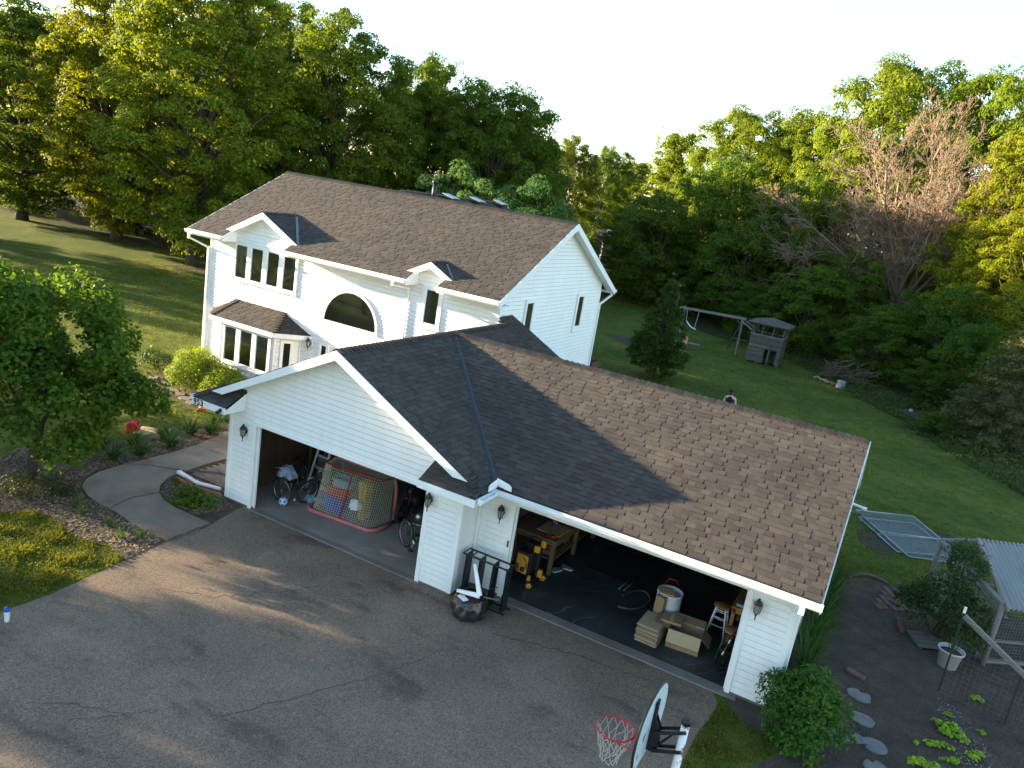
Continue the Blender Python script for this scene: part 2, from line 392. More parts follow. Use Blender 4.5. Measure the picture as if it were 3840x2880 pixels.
def roof_plane(mb, poly3, eave_dir, deck=None, expo=.131, thick=.11, seed=0):
    """shingle courses over a convex planar polygon; tabs of random width, every second one a raised laminated tab"""
    rnd = random.Random(seed); e = Vector(eave_dir).normalized()
    p = [Vector(q) for q in poly3]; nrm = None
    for i in range(1, len(p)-1):
        c = (p[i]-p[0]).cross(p[i+1]-p[0])
        if c.length > 1e-6: nrm = c.normalized(); break
    if nrm.z < 0: nrm = -nrm
    g = nrm.cross(e).normalized()
    if g.z < 0: g = -g
    o = p[0]; pl = [((q-o).dot(e), (q-o).dot(g)) for q in p]
    b0 = min(q[1] for q in pl); b1 = max(q[1] for q in pl); a0 = min(q[0] for q in pl); a1 = max(q[0] for q in pl)
    P = lambda a, b, h: o + e*a + g*b + nrm*h
    b = b0; row = 0
    while b < b1:
        bb = min(b+expo, b1+.001)
        a = a0 - rnd.uniform(0, .4); up = rnd.random() < .5
        while a < a1:
            w = rnd.choice((.12, .15, .18, .21, .25)) * rnd.uniform(.9, 1.1)
            q = clip_convex([(a, b), (a+w, b), (a+w, bb), (a, bb)], pl)
            if len(q) >= 3:
                h = .015 if up else .005
                vs = [P(x, y, .002 + h*(1-.8*(y-b)/expo)) for x, y in q]; m = len(vs)
                lo = [P(x, y, 0) for x, y in q]
                mb.add(vs+lo, [tuple(range(m))] + [(i, i+m, (i+1) % m+m, (i+1) % m) for i in range(m)])
            a += w; up = not up if rnd.random() < .85 else up
        b += expo; row += 1
    if deck is not None: deck.prism([q - nrm*thick for q in p], nrm*(thick-.001))
def ridge_caps(mb, p0, p1, n1, n2, w=.155, step=.15, seed=0):
    """bent cap shingles along a ridge or hip; n1, n2 are the downslope directions on either side"""
    p0 = Vector(p0); p1 = Vector(p1); d = p1-p0; ln = d.length; d.normalize(); n1 = Vector(n1).normalized(); n2 = Vector(n2).normalized()
    k = int(ln/step)
    for i in range(k+1):
        a = p0 + d*(i*step); b = p0 + d*min(ln, (i+1)*step+.03); u = Vector((0,0,1))
        t0, t1 = .052, .014
        vs = [a+u*t0, b+u*t1, b+n1*w+u*t1, a+n1*w+u*t0, b+n2*w+u*t1, a+n2*w+u*t0]
        lo = [v-u*.02 for v in vs]
        mb.add(vs+lo, [(0,1,2,3),(1,0,5,4),(0,3,9,6),(5,0,6,11),(3,2,8,9),(4,5,11,10),(1,7,8,2),(1,4,10,7)])

# ------------------------------------------------------------------ the house with its attached garage
XR, ZR, YJ = 3.30, 4.58, 4.17            # garage: front-gable ridge x, ridge height, where the two ridges meet
XE, YE, ZE, S1, S2 = 7.20, .16, 2.61, .5115, .4975
YW, XHR, XHL, YHR, ZHR, YHE, ZHE, XRO, XLO = 7.056, 3.02, -9.0, 10.985, 7.645, 6.38, 5.30, 3.335, -9.45
YHB = 14.91; SH = (ZHR-ZHE)/(YHR-YHE)
house = thing('house', 'white two-storey house with brown shingle roof and attached garages standing open', 'house', (0, 7, 0))

def sidewall(polys, org, d, n):
    mb = MB()
    for p in polys: siding(mb, p, org, d, n)
    return mb.build('siding_wall', M_SIDING, house)
D1, E1, W1, DY, D2, E2, W2, DH = .863, 5.712, 6.605, .739, 7.457, 12.27, 13.118, 2.13
zt = lambda x: ZR-abs(x-XR)*S1-.10
# garage gable front
sidewall([[(0,.05),(D1-.09,.05),(D1-.09,DH+.09),(0,DH+.09)], [(E1+.09,.05),(W1,.05),(W1,DH+.09),(E1+.09,DH+.09)],
          [(0,DH+.09),(W1,DH+.09),(W1,zt(W1)),(XR,zt(XR)),(0,zt(0))]], (0,0,0), (1,0,0), (0,-1,0))
sidewall([[(0,.05),(DY,.05),(DY,2.62),(0,2.62)]], (W1,0,0), (0,1,0), (1,0,0))
sidewall([[(W1,.05),(D2-.09,.05),(D2-.09,2.6),(W1,2.6)], [(E2+.09,.05),(W2,.05),(W2,2.6),(E2+.09,2.6)], [(D2-.09,DH+.09),(E2+.09,DH+.09),(E2+.09,2.6),(D2-.09,2.6)]], (0,DY,0), (1,0,0), (0,-1,0))
sidewall([[(DY,.05),(7.6,.05),(7.6,2.7),(YJ,4.42),(DY,2.72)]], (W2,0,0), (0,1,0), (1,0,0))
sidewall([[(0,.05),(YW,.05),(YW,2.66),(0,2.66)]], (0,0,0), (0,1,0), (-1,0,0))
sidewall([[(XHR,.05),(W2,.05),(W2,2.6),(XHR,2.6)]], (0,7.6,0), (1,0,0), (0,1,0))
sidewall([[(XHR,4.55),(XR+.02,4.45),(XHR,4.72)]], (0,YW-.012,0), (1,0,0), (0,-1,0))
# two-storey block
def zh(y): return ZHR-abs(y-YHR)*SH-.10
sidewall([[(XHL,.05),(XHR,.05),(XHR,5.5),(XHL,5.5)],], (0,YW,0), (1,0,0), (0,-1,0))
sidewall([[(YW,.05),(YHB,.05),(YHB,zh(YHB)),(YHR,zh(YHR)),(YW,zh(YW))]], (XHR,0,0), (0,1,0), (1,0,0))
sidewall([[(YW,.05),(YHB,.05),(YHB,zh(YHB)),(YHR,zh(YHR)),(YW,zh(YW))]], (XHL,0,0), (0,1,0), (-1,0,0))
sidewall([[(XHL,.05),(XHR,.05),(XHR,5.5),(XHL,5.5)],], (0,YHB,0), (1,0,0), (0,1,0))
DORM = [(-6.33, 1.46, 6.22, 1.85), (.62, .63, 5.82, 1.05)]     # wall dormers: centre x, half wall width, wall peak, rake half width
for cx, hw, pk, rk in DORM:
    sidewall([[(cx-hw,5.5),(cx+hw,5.5),(cx+hw,pk-hw*.5),(cx,pk),(cx-hw,pk-hw*.5)]], (0,YW,0), (1,0,0), (0,-1,0))
# corner posts
for x, y, sx, sy, z1 in ((0,0,1,1,2.6),(W1,0,-1,1,2.55),(W1,DY,1,-1,2.55),(W2,DY,-1,1,2.6),(XHL,YW,1,1,5.25),(XHR,YW,-1,1,5.25),(XHR,YHB,-1,-1,5.25)):
    mb = MB(); ox, oy = (-sx*.022, -sy*.022)
    if (x, y) == (W1, DY): mb.box(x+.018, x+.07, y-.018-.05, y-.018, .06, z1); mb.build('corner_trim', M_TRIM, house); continue
    mb.box(min(x+ox, x+sx*.085), max(x+ox, x+sx*.085), min(y+oy, y+oy+sy*.02), max(y+oy, y+oy+sy*.02), .06, z1)
    mb.box(min(x+ox, x+ox+sx*.02), max(x+ox, x+ox+sx*.02), min(y+oy+sy*.021, y+sy*.085), max(y+oy+sy*.021, y+sy*.085), .06, z1)
    mb.build('corner_trim', M_TRIM, house)
# foundation course
for q in ((.02, D1, -.004, .16), (E1, W1-.02, -.004, .16), (W1-.16, W1+.004, .17, DY), (W1+.01, D2, DY-.004, DY+.16), (E2, W2-.02, DY-.004, DY+.16), (W2-.16, W2+.004, DY+.17, 7.6), (XHL+.01, -.02, YW-.003, YW+.15), (XHR-.15, XHR+.003, 7.7, YHB)):
    mb = MB(); mb.box(*q, -.1, .06); mb.build('foundation', M_FOUND, house)

# door openings: jambs and head trim, rolled-up track stop
def door_frame(x0, x1, y):
    mb = MB()
    for x, s in ((x0, 1), (x1, -1)):
        mb.box(min(x-s*.10, x), max(x-s*.10, x), y-.03, y+.145, 0, DH)
        mb.box(min(x, x+s*.03), max(x, x+s*.03), y+.06, y+.10, 0, DH-.03)
    mb.box(x0-.10, x1+.10, y-.03, y+.145, DH+.001, DH+.10); mb.box(x0, x1, y+.06, y+.10, DH-.03, DH)
    return mb.build('door_frame', M_TRIM, house)
door_frame(D1, E1, 0); door_frame(D2, E2, DY)
mb = MB()                                           # the raised sectional doors lying under the ceilings
for x0, x1, y in ((D1, E1, 0), (D2, E2, DY)):
    for k in range(4): mb.box(x0+.03, x1-.03, y+.45+k*.54, y+.45+k*.54+.52, 2.30, 2.345)
    mb.box(x0+.0, x0+.04, y+.2, y+2.7, 2.24, 2.29); mb.box(x1-.04, x1, y+.2, y+2.7, 2.24, 2.29)
mb.build('raised_garage_door', M_PAINT, house)

# inside the garages
mb = MB()
mb.box(.05, .07, .15, 6.9, .0, 2.5); mb.box(.07, 6.5, 6.6, 6.62, 0, 2.5)
mb.box(6.50, 6.52, .15, 6.6, 0, 2.5)
mb.box(.07, D1-.1, .146, .16, .06, 2.5); mb.box(E1+.1, 6.5, .146, .16, .06, 2.5)
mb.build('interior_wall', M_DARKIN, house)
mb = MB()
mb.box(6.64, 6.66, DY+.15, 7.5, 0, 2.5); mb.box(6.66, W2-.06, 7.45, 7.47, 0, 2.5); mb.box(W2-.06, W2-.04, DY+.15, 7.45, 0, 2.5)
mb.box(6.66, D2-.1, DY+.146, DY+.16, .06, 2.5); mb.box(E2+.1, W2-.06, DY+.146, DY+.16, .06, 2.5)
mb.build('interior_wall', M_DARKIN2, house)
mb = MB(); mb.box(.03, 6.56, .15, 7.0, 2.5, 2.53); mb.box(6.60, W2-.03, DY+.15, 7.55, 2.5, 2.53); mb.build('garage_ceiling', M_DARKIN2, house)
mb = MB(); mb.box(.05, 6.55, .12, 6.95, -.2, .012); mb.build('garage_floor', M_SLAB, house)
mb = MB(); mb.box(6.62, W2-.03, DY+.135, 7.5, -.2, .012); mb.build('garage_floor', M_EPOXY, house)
mb = MB(); mb.box(D1-.1, E1+.1, -.07, .115, -.2, .022); mb.build('door_threshold', M_APRON, house, bevel=.02)
mb = MB(); mb.box(D2-.1, E2+.25, DY-.16, DY+.13, -.2, .024); mb.build('door_threshold', M_APRON, house, bevel=.02)

# roofs
def roof_part(name, planes, caps=(), seed=0, valley=None):
    mb = MB(); dk = MB()
    for i, (poly, e) in enumerate(planes): roof_plane(mb, poly, e, dk, seed=seed+i)
    for i, c in enumerate(caps): ridge_caps(mb, *c, seed=seed+i)
    o = mb.build(name, M_SHINGLE, house); dk.build('roof_deck', M_BLACKSHINGLE_EDGE, o)
    return o
yr = -.40; XEL = 2*XR-XE
zx = lambda x: ZR-abs(x-XR)*S1
zy = lambda y: ZR-abs(y-YJ)*S2
YBE = 2*YJ-YE
g_roof = roof_part('garage_roof', [
    ([(XR,yr,ZR),(XE,yr,ZE),(XE,YE,ZE),(XR,YJ,ZR)], (0,1,0)),
    ([(XR,yr,ZR),(XR,YW,ZR),(XEL,YW,ZE),(XEL,yr,ZE)], (0,1,0)),
    ([(XR,YJ,ZR),(XE,YE,ZE),(13.48,YE,ZE),(13.48,YJ,ZR)], (1,0,0)),
    ([(XR,YJ,ZR),(13.48,YJ,ZR),(13.48,YBE,ZE),(XE,YBE,ZE)], (1,0,0)),
    ([(XR,YJ,ZR),(XR+3.64,7.92,zx(XR+3.64)),(XR,7.92,ZR)], (0,1,0)),
    ([(XHR,YW-.02,zx(XR)+(XR-XHR)*S1),(XR,YW-.02,ZR),(XR,7.92,ZR),(XHR,7.92,ZR+(XR-XHR)*S1)], (0,1,0)),
    ], [((XR,yr,ZR),(XR,YW,ZR),(1,0,-S1),(-1,0,-S1)), ((XR+.1,YJ,ZR+.005),(13.48,YJ,ZR),(0,1,-S2),(0,-1,-S2))], 3)
h_planes = []
zhs = lambda y: ZHE+(y-YHE)*SH
cut = [(-7.75,-4.9),(.03,1.2)]; xs = [XLO, -7.75, -4.9, .03, 1.2, XRO]; ycut = YW+.03
h_planes += [([(XLO,ycut,zhs(ycut)),(XRO,ycut,zhs(ycut)),(XRO,YHR,ZHR),(XLO,YHR,ZHR)], (1,0,0))]
for a, b in ((XLO,-7.75),(-4.9,.03),(1.2,XRO)): h_planes.append(([(a,YHE,ZHE),(b,YHE,ZHE),(b,ycut,zhs(ycut)),(a,ycut,zhs(ycut))], (1,0,0)))
h_planes.append(([(XLO,YHR,ZHR),(XRO,YHR,ZHR),(XRO,2*YHR-YHE,ZHE),(XLO,2*YHR-YHE,ZHE)], (1,0,0)))
m_roof = roof_part('main_roof', h_planes, [((XLO,YHR,ZHR),(XRO,YHR,ZHR),(0,1,-SH),(0,-1,-SH))], 20)
# rear cross gable: only the top of its shaded slope shows over the main ridge
rx, rz = -3.88, 7.70
rear = roof_part('rear_gable_roof', [
    ([(rx,YHR+.05,rz),(rx,18.3,rz),(rx+4.0,18.3,rz-2.0),(rx+4.0,YHR+2.6,rz-2.0)], (0,1,0)),
    ([(rx,YHR+.05,rz),(rx,18.3,rz),(rx-4.0,18.3,rz-2.0),(rx-4.0,YHR+2.6,rz-2.0)], (0,1,0))], [((rx,YHR+.05,rz),(rx,18.3,rz),(1,0,-.5),(-1,0,-.5))], 31)
sidewall([[(rx-3.6,.05),(rx+3.6,.05),(rx+3.6,5.8),(rx,7.55),(rx-3.6,5.8)]], (0,18.0,0), (1,0,0), (0,1,0))
sidewall([[(YHB,.05),(18,.05),(18,5.8),(YHB,5.8)]], (rx+3.6,0,0), (0,1,0), (1,0,0))
sidewall([[(YHB,.05),(18,.05),(18,5.8),(YHB,5.8)]], (rx-3.6,0,0), (0,1,0), (-1,0,0))
for y in (13.9, 16.0, 18.0):
    mb = MB(); x = rx+.32; z = rz-.16
    mb.add([(x-.2,y-.2,z+.12),(x+.2,y-.2,z+.02),(x+.2,y+.2,z+.02),(x-.2,y+.2,z+.12),(x-.2,y-.2,z+.24),(x+.2,y-.2,z+.13),(x+.2,y+.2,z+.13),(x-.2,y+.2,z+.24)],
           [(0,1,5,4),(1,2,6,5),(2,3,7,6),(3,0,4,7)]); mb.build('roof_vent', M_BLACKMETAL, house)
    mb = MB(); mb.add([(x-.26,y-.26,z+.265),(x+.28,y-.26,z+.13),(x+.28,y+.26,z+.13),(x-.26,y+.26,z+.265)], [(0,1,2,3)]); mb.prism(mb.v[:4], (0,0,.02)); mb.build('vent_lid', M_GALV, COL.objects['roof_vent'] if y == 13.9 else [o for o in COL.objects if o.name.startswith('roof_vent')][-1])
mb = MB(); mb.tube([(rx+.25,12.78,rz-.3),(rx+.25,12.78,rz+.46)], .085, 14); mb.lathe([(.12,0),(.125,.05),(.10,.10),(0,.12)], (rx+.25,12.78,rz+.44), 14); mb.lathe([(.16,-.02),(.1,.1)], (rx+.25,12.78,rz-.1), 14)
mb.build('vent_pipe', M_BLACKMETAL, house, True)
# dormer roofs
dparts = []
for i, (cx, hw, pk, rk) in enumerate(DORM):
    pz = (6.33, 5.92)[i]; yf = 6.76; yb = YHE+(pz-ZHE)/SH; zf = zhs(yf); off = (pz-zf)/.5
    o = roof_part('dormer_roof', [([(cx,yf,pz),(cx,yb,pz),(cx+off,yf,zf+.01)], (0,1,0)), ([(cx,yf,pz),(cx,yb,pz),(cx-off,yf,zf+.01)], (0,1,0))],
                  [((cx,yf,pz),(cx,yb,pz),(1,0,-.5),(-1,0,-.5))], 40+i)
    fb = MB(); t = .21
    fb.prism([(cx,yf-.02,pz-.005),(cx-rk,yf-.02,pz-rk*.5-.005),(cx-rk+.36,yf-.02,pz-rk*.5-.005),(cx,yf-.02,pz-t)], (0,.02,0))
    fb.prism([(cx,yf-.02,pz-.005),(cx,yf-.02,pz-t),(cx+rk-.36,yf-.02,pz-rk*.5-.005),(cx+rk,yf-.02,pz-rk*.5-.005)], (0,.02,0))
    fb.quad((cx,yf,pz-.16),(cx-rk+.3,yf,pz-rk*.5-.01),(cx-rk+.3,YW,pz-rk*.5-.01),(cx,YW,pz-.16)); fb.quad((cx,yf,pz-.16),(cx+rk-.3,yf,pz-rk*.5-.01),(cx+rk-.3,YW,pz-rk*.5-.01),(cx,YW,pz-.16))
    fb.build('fascia', M_TRIM, o)
    v = MB()                                      # metal valley on the shaded side
    a = Vector((cx,yb-.02,pz+.02)); b = Vector((cx+off,yf,zf+.03)); u = Vector((0,.09,.05)); w = Vector((.10,0,-.045))
    v.add([a, b, b+w, a+w*.4], [(0,1,2,3)]); v.add([a, b, b+Vector((-.085,.02,.055)), a+Vector((-.03,-.05,.02))], [(0,1,2,3)]); v.build('valley_flashing', M_FLASH, o)
# garage valley flashing
v = MB(); a = Vector((XR,YJ,ZR)); b = Vector((XE,YE,ZE)); dn = (b-a).normalized(); s1d = Vector((0,1,0)); s2d = Vector((1,0,0))
for sgn, vec in ((1, Vector((0,-.07,0))), (1, Vector((.075,0,0)))):
    k = Vector((0,0,.022)); pts = [a+k, b+k, b+vec+k, a+vec+k]
    v.add(pts, [(0,1,2,3)])
v.tube([a+Vector((0,0,.03)), b+Vector((0,0,.03))], .012, 6); v.build('valley_flashing', mat('dark_flashing', (.045,.047,.055), (.035,.036,.042), 4, .5, .2), g_roof)
# eave returns on the garage gable
def eave_return(sgn):
    x_out = XR+sgn*(XE-XR); x_in = (.46, 5.86)[sgn > 0]; yo = -.63; z0 = ZE-.045
    mb = MB(); dk = MB(); zi = z0+.33
    q = [(x_out,yo,z0),(x_in,yo,z0),(x_in,-.01,zi),(x_out-sgn*.58,-.01,zi)]
    roof_plane(mb, q, (1,0,0), dk, seed=60+sgn, thick=.06)
    ridge_caps(mb, (x_out,yo,z0+.005), (x_out-sgn*.42,-.18,zi-.07), (-sgn,0,.1), (0,1,.3), .14, .12)
    o = mb.build('return_roof', M_SHINGLE, house); dk.build('roof_deck', M_BLACKSHINGLE_EDGE, o)
    f = MB(); f.box(min(x_in,x_out), max(x_in,x_out), yo-.03, yo-.002, z0-.155, z0-.005)
    e = x_in
    f.prism([(e,yo-.001,z0-.155),(e,-.02,z0-.155),(e,-.02,zi-.02),(e,yo-.001,z0-.02)], (-sgn*-.03 if sgn < 0 else -.03,0,0)); f.box(min(x_in,x_out)+.031, max(x_in,x_out)-.031, yo, -.021, z0-.15, z0-.14)
    f.box(min(x_out,x_out-sgn*.03), max(x_out,x_out-sgn*.03), yo, .10, z0-.155, z0-.005)
    f.build('fascia', M_TRIM, o); return o
ret_l = eave_return(-1); ret_r = eave_return(1)
# rake boards on the garage gable
f = MB(); t = .21; zl = ZR-3.52*.5-.0
f.prism([(XR,yr-.025,ZR+.0),(XR-3.54,yr-.025,ZR-3.54*S1+.0),(XR-3.2,yr-.025,ZR-3.54*S1+.0),(XR,yr-.025,ZR-t)], (0,.024,0))
f.prism([(XR,yr-.025,ZR+.0),(XR,yr-.025,ZR-t),(XR+3.2,yr-.025,ZR-3.54*S1),(XR+3.54,yr-.025,ZR-3.54*S1)], (0,.024,0))
for s in (-1, 1): f.quad((XR,yr,ZR-.13),(XR+s*3.2,yr,ZR-3.2*S1-.13),(XR+s*3.2,-.001,ZR-3.2*S1-.13),(XR,-.001,ZR-.13))
f.build('fascia', M_TRIM, g_roof)
# rake board on the far garage gable end, its overhang and rear eave
f = MB()
for y0, y1 in ((YE, YJ), (YJ, YBE)):
    f.prism([(13.481,y0,zy(y0)-.004),(13.481,y1,zy(y1)-.004),(13.481,y1,zy(y1)-.19),(13.481,y0,zy(y0)-.19)], (.022,0,0)); f.quad((W2,y0,zy(y0)-.13),(13.48,y0,zy(y0)-.13),(13.48,y1,zy(y1)-.13),(W2,y1,zy(y1)-.13))
f.build('fascia', M_TRIM, g_roof)
# house rakes, soffits
f = MB()
for x, s in ((XRO, 1), (XLO, -1)):
    for y0, y1 in ((YHE, YHR), (YHR, 2*YHR-YHE)):
        f.prism([(x,y0,ZHR-abs(y0-YHR)*SH+.0),(x,y1,ZHR-abs(y1-YHR)*SH+.0),(x,y1,ZHR-abs(y1-YHR)*SH-.22),(x,y0,ZHR-abs(y0-YHR)*SH-.22)], (s*.025,0,0))
        xw = XHR if s > 0 else XHL
        f.quad((xw,y0,ZHR-abs(y0-YHR)*SH-.15),(x,y0,ZHR-abs(y0-YHR)*SH-.15),(x,y1,ZHR-abs(y1-YHR)*SH-.15),(xw,y1,ZHR-abs(y1-YHR)*SH-.15))
for yb_ in (YHE, 2*YHR-YHE):
    s = -1 if yb_ == YHE else 1; segs = ((XLO,-7.75),(-4.9,.03),(1.2,XRO)) if s < 0 else ((XLO,XRO),)
    for a, b in segs: f.box(a, b, min(yb_,yb_-s*.02), max(yb_,yb_-s*.02), ZHE-.19, ZHE-.01)
for a, b in ((XLO,-7.75),(-4.9,.03),(1.2,XRO)): f.box(a, b, YHE+.021, YW-.017, ZHE-.185, ZHE-.17)
for e, s in ((-7.75,1),(-4.9,-1),(.03,1),(1.2,-1)):   # boxed ends beside the wall dormers
    f.prism([(e,YHE,ZHE-.19),(e,YW-.016,ZHE-.19),(e,YW-.016,zhs(YW)-.02),(e,YHE,ZHE-.015)], (s*.02,0,0))
f.build('fascia', M_TRIM, m_roof)

# gutters (K profile) and downspouts
def gutter(p0, p1, out, ends=True):
    """K-style gutter hung along p0-p1 (top back edge), opening outwards along 'out'"""
    p0 = Vector(p0); p1 = Vector(p1); o = Vector(out); u = Vector((0,0,1))
    prof = [(0,0),(0,-.115),(.075,-.115),(.10,-.075),(.10,-.055),(.118,-.03),(.118,.0),(.108,.0),(.108,-.028),(.088,-.056),(.088,-.072),(.068,-.105),(.01,-.105),(.01,0)]
    mb = MB(); n = len(prof); vs = [p + o*a + u*b for p in (p0, p1) for a, b in prof]
    mb.add(vs, [(i, (i+1) % n, (i+1) % n+n, i+n) for i in range(n)] + ([tuple(range(7))[::-1], tuple(range(n, n+7))] if ends else []))
    return mb.build('gutter', M_TRIM, house)
gutter((XE+.0,YE-.03,ZE-.02), (13.52,YE-.03,ZE-.02), (0,-1,0)); gutter((XE+.03,-.60,ZE-.02), (XE+.03,YE-.03,ZE-.02), (1,0,0)); gutter((XEL-.03,-.60,ZE-.02),(XEL-.03,6.9,ZE-.02),(-1,0,0))
gutter((XLO-.02,YHE-.02,ZHE-.02), (-7.75,YHE-.02,ZHE-.02), (0,-1,0)); gutter((-4.9,YHE-.02,ZHE-.02),(.03,YHE-.02,ZHE-.02),(0,-1,0)); gutter((1.2,YHE-.02,ZHE-.02),(XRO+.02,YHE-.02,ZHE-.02),(0,-1,0))
gutter((XLO,2*YHR-YHE+.02,ZHE-.02),(XRO+.04,2*YHR-YHE+.02,ZHE-.02),(0,1,0))
mb = MB(); mb.prism([(XE-.02,YE+.03,ZE+.0),(XE+.34,YE+.03-.02,ZE+.0),(XE+.34,YE-.01,ZE+.11),(XE+.28,YE-.01,ZE+.15),(XE-.02,YE+.03,ZE+.19)], (0,.012,0))
mb.prism([(XE+.02,YE+.03,ZE+.0),(XE+.02,YE-.34,ZE+.0),(XE+.02,YE-.34,ZE+.11),(XE+.02,YE-.28,ZE+.15),(XE+.02,YE+.03,ZE+.19)], (-.012,0,0)); mb.build('splash_guard', M_TRIM, house)
def downspout(pts, w=.085, d=.062):
    mb = MB()
    for a, b in zip(pts[:-1], pts[1:]): mb.bar(a, b, w, d, (0,1,0) if abs(Vector(b).x-Vector(a).x) < .01 and abs(b[1]-a[1]) < .01 else (0,0,1))
    for a in pts[1:-1]: mb.cbox(a, (w*1.06, d*1.1, w*1.06))
    return mb.build('downspout', M_TRIM, house, bevel=.012)
downspout([(-9.28,YHE-.08,ZHE-.12),(-9.28,YHE-.08,ZHE-.30),(-9.06,YW-.06,ZHE-.62),(-9.06,YW-.06,.1)])
downspout([(-.35,YHE-.08,ZHE-.12),(-.35,YHE-.08,ZHE-.24),(-.24,YW-.06,4.92),(-.24,YW-.06,.1)])
downspout([(13.22,YE-.09,ZE-.12),(13.22,YE-.09,ZE-.24),(13.165,DY+.10,ZE-.62),(13.165,DY+.10,.12)])
downspout([(3.2,2*YHR-YHE+.08,ZHE-.12),(3.2,2*YHR-YHE+.08,ZHE-.26),(3.06,YHB+.06,ZHE-.6),(3.06,YHB+.06,.1)])
downspout([(XEL-.09,.3,ZE-.12),(-.05,.3,ZE-.5),(-.05,.3,.1)])

# windows
def window(o, d, n, rects, outer, blinds=(), curtains=(), pane=None):
    """a framed unit on a wall: o origin, d along, n outward; outer and rects are (a0, a1, z0, z1)"""
    o = Vector(o); d = Vector(d); n = Vector(n); P = lambda a, z, h: o+d*a+Vector((0,0,z))+n*h
    mb = MB(); a0, a1, z0, z1 = outer
    def slab(m, a, b, c, e, h0, h1): m.prism([P(a,c,h0),P(b,c,h0),P(b,e,h0),P(a,e,h0)], n*(h1-h0))
    xs_ = [a0]+[v for r in rects for v in r[:2]]+[a1]; lo, hi = rects[0][2], rects[0][3]
    for i in range(0, len(xs_), 2): slab(mb, xs_[i], xs_[i+1], z0, z1, .016, .062)
    for r in rects: slab(mb, r[0], r[1], z0, r[2], .016, .062); slab(mb, r[0], r[1], r[3], z1, .016, .062)
    for r in rects:                                # sash inside the frame
        s = .028
        slab(mb, r[0], r[0]+s, r[2], r[3], .018, .048); slab(mb, r[1]-s, r[1], r[2], r[3], .018, .048); slab(mb, r[0]+s, r[1]-s, r[2], r[2]+s, .018, .048); slab(mb, r[0]+s, r[1]-s, r[3]-s, r[3], .018, .048)
    slab(mb, a0-.03, a1+.03, z0-.035, z0-.001, .016, .085)
    w = mb.build('window', M_TRIM, house)
    for i, r in enumerate(rects):
        p = MB(); p.quad(P(r[0],r[2],.036),P(r[1],r[2],.036),P(r[1],r[3],.036),P(r[0],r[3],.036)); p.build('pane', pane or M_GLASS, w)
        q = MB(); q.quad(P(r[0],r[2],.017),P(r[1],r[2],.017),P(r[1],r[3],.017),P(r[0],r[3],.017)); q.build('painted_dark_backing', M_ROOMTONE, w)  # sheet on the unbroken wall, painted as the dim room behind the glass
        for j, fr in blinds:
            if j == i: b = MB(); zz = r[3]-(r[3]-r[2])*fr; b.quad(P(r[0]+.03,zz,.022),P(r[1]-.03,zz,.022),P(r[1]-.03,r[3],.022),P(r[0]+.03,r[3],.022)); b.build('blind', M_BLIND, w)
        for j, u0, u1 in curtains:
            if j == i:
                b = MB(); k = 8; A = [r[0]+(r[1]-r[0])*(u0+(u1-u0)*q_/k) for q_ in range(k+1)]
                for q_ in range(k): b.quad(P(A[q_],r[2],.02+.008*(q_ % 2)),P(A[q_+1],r[2],.02+.008*((q_+1) % 2)),P(A[q_+1],r[3],.02+.008*((q_+1) % 2)),P(A[q_],r[3],.02+.008*(q_ % 2)))
                b.build('curtain', M_CURTAIN, w)
    return w
FW = dict(o=(0,YW,0), d=(1,0,0), n=(0,-1,0))
window(FW['o'], FW['d'], FW['n'], [(-7.70,-7.15,3.87,5.05),(-6.96,-6.40,3.87,5.05),(-6.20,-5.65,3.87,5.05),(-5.45,-4.89,3.87,5.05)], (-7.79,-4.80,3.79,5.13), curtains=[(0,.35,.95),(1,.0,.12),(3,.6,.95)])
window(FW['o'], FW['d'], FW['n'], [(.42,.92,3.98,5.06)], (.30,1.04,3.87,5.14), curtains=[(0,.0,.4)])
window(FW['o'], FW['d'], FW['n'], [(-3.49,-3.24,.9,2.38)], (-3.58,-3.15,.82,2.46))
window((XHR,0,0), (0,1,0), (1,0,0), [(8.73,9.20,3.92,5.07)], (8.63,9.36,3.82,5.17)); window((XHR,0,0), (0,1,0), (1,0,0), [(12.81,13.28,3.97,5.09)], (12.68,13.46,3.84,5.19)); window((XHR,0,0), (0,1,0), (1,0,0), [(13.68,14.18,1.2,2.38)], (13.57,14.30,1.1,2.5))
def arch_window(cx, z0, r):
    mb = MB(); n = 28
    for i in range(n):
        a, b = math.pi*i/n, math.pi*(i+1)/n
        mb.prism([(cx+r*math.cos(t)*k, YW-.016, z0+r*math.sin(t)*k) for t, k in ((a,1),(b,1),(b,.935),(a,.935))], (0,-.05,0))
    mb.box(cx-r-.01, cx+r+.01, YW-.075, YW-.016, z0-.09, z0-.001)
    w = mb.build('arched_window', M_TRIM, house)
    pts = [(cx+r*.94*math.cos(math.pi*i/n), z0+r*.94*math.sin(math.pi*i/n)) for i in range(n+1)]
    p = MB(); p.quad(*[(x, YW-.036, z) for x, z in pts]); p.build('pane', M_GLASS, w)
    p = MB(); p.quad(*[(x, YW-.017, z) for x, z in pts]); p.build('painted_dark_backing', M_ROOMTONE, w)
arch_window(-2.40, 3.26, 1.15)
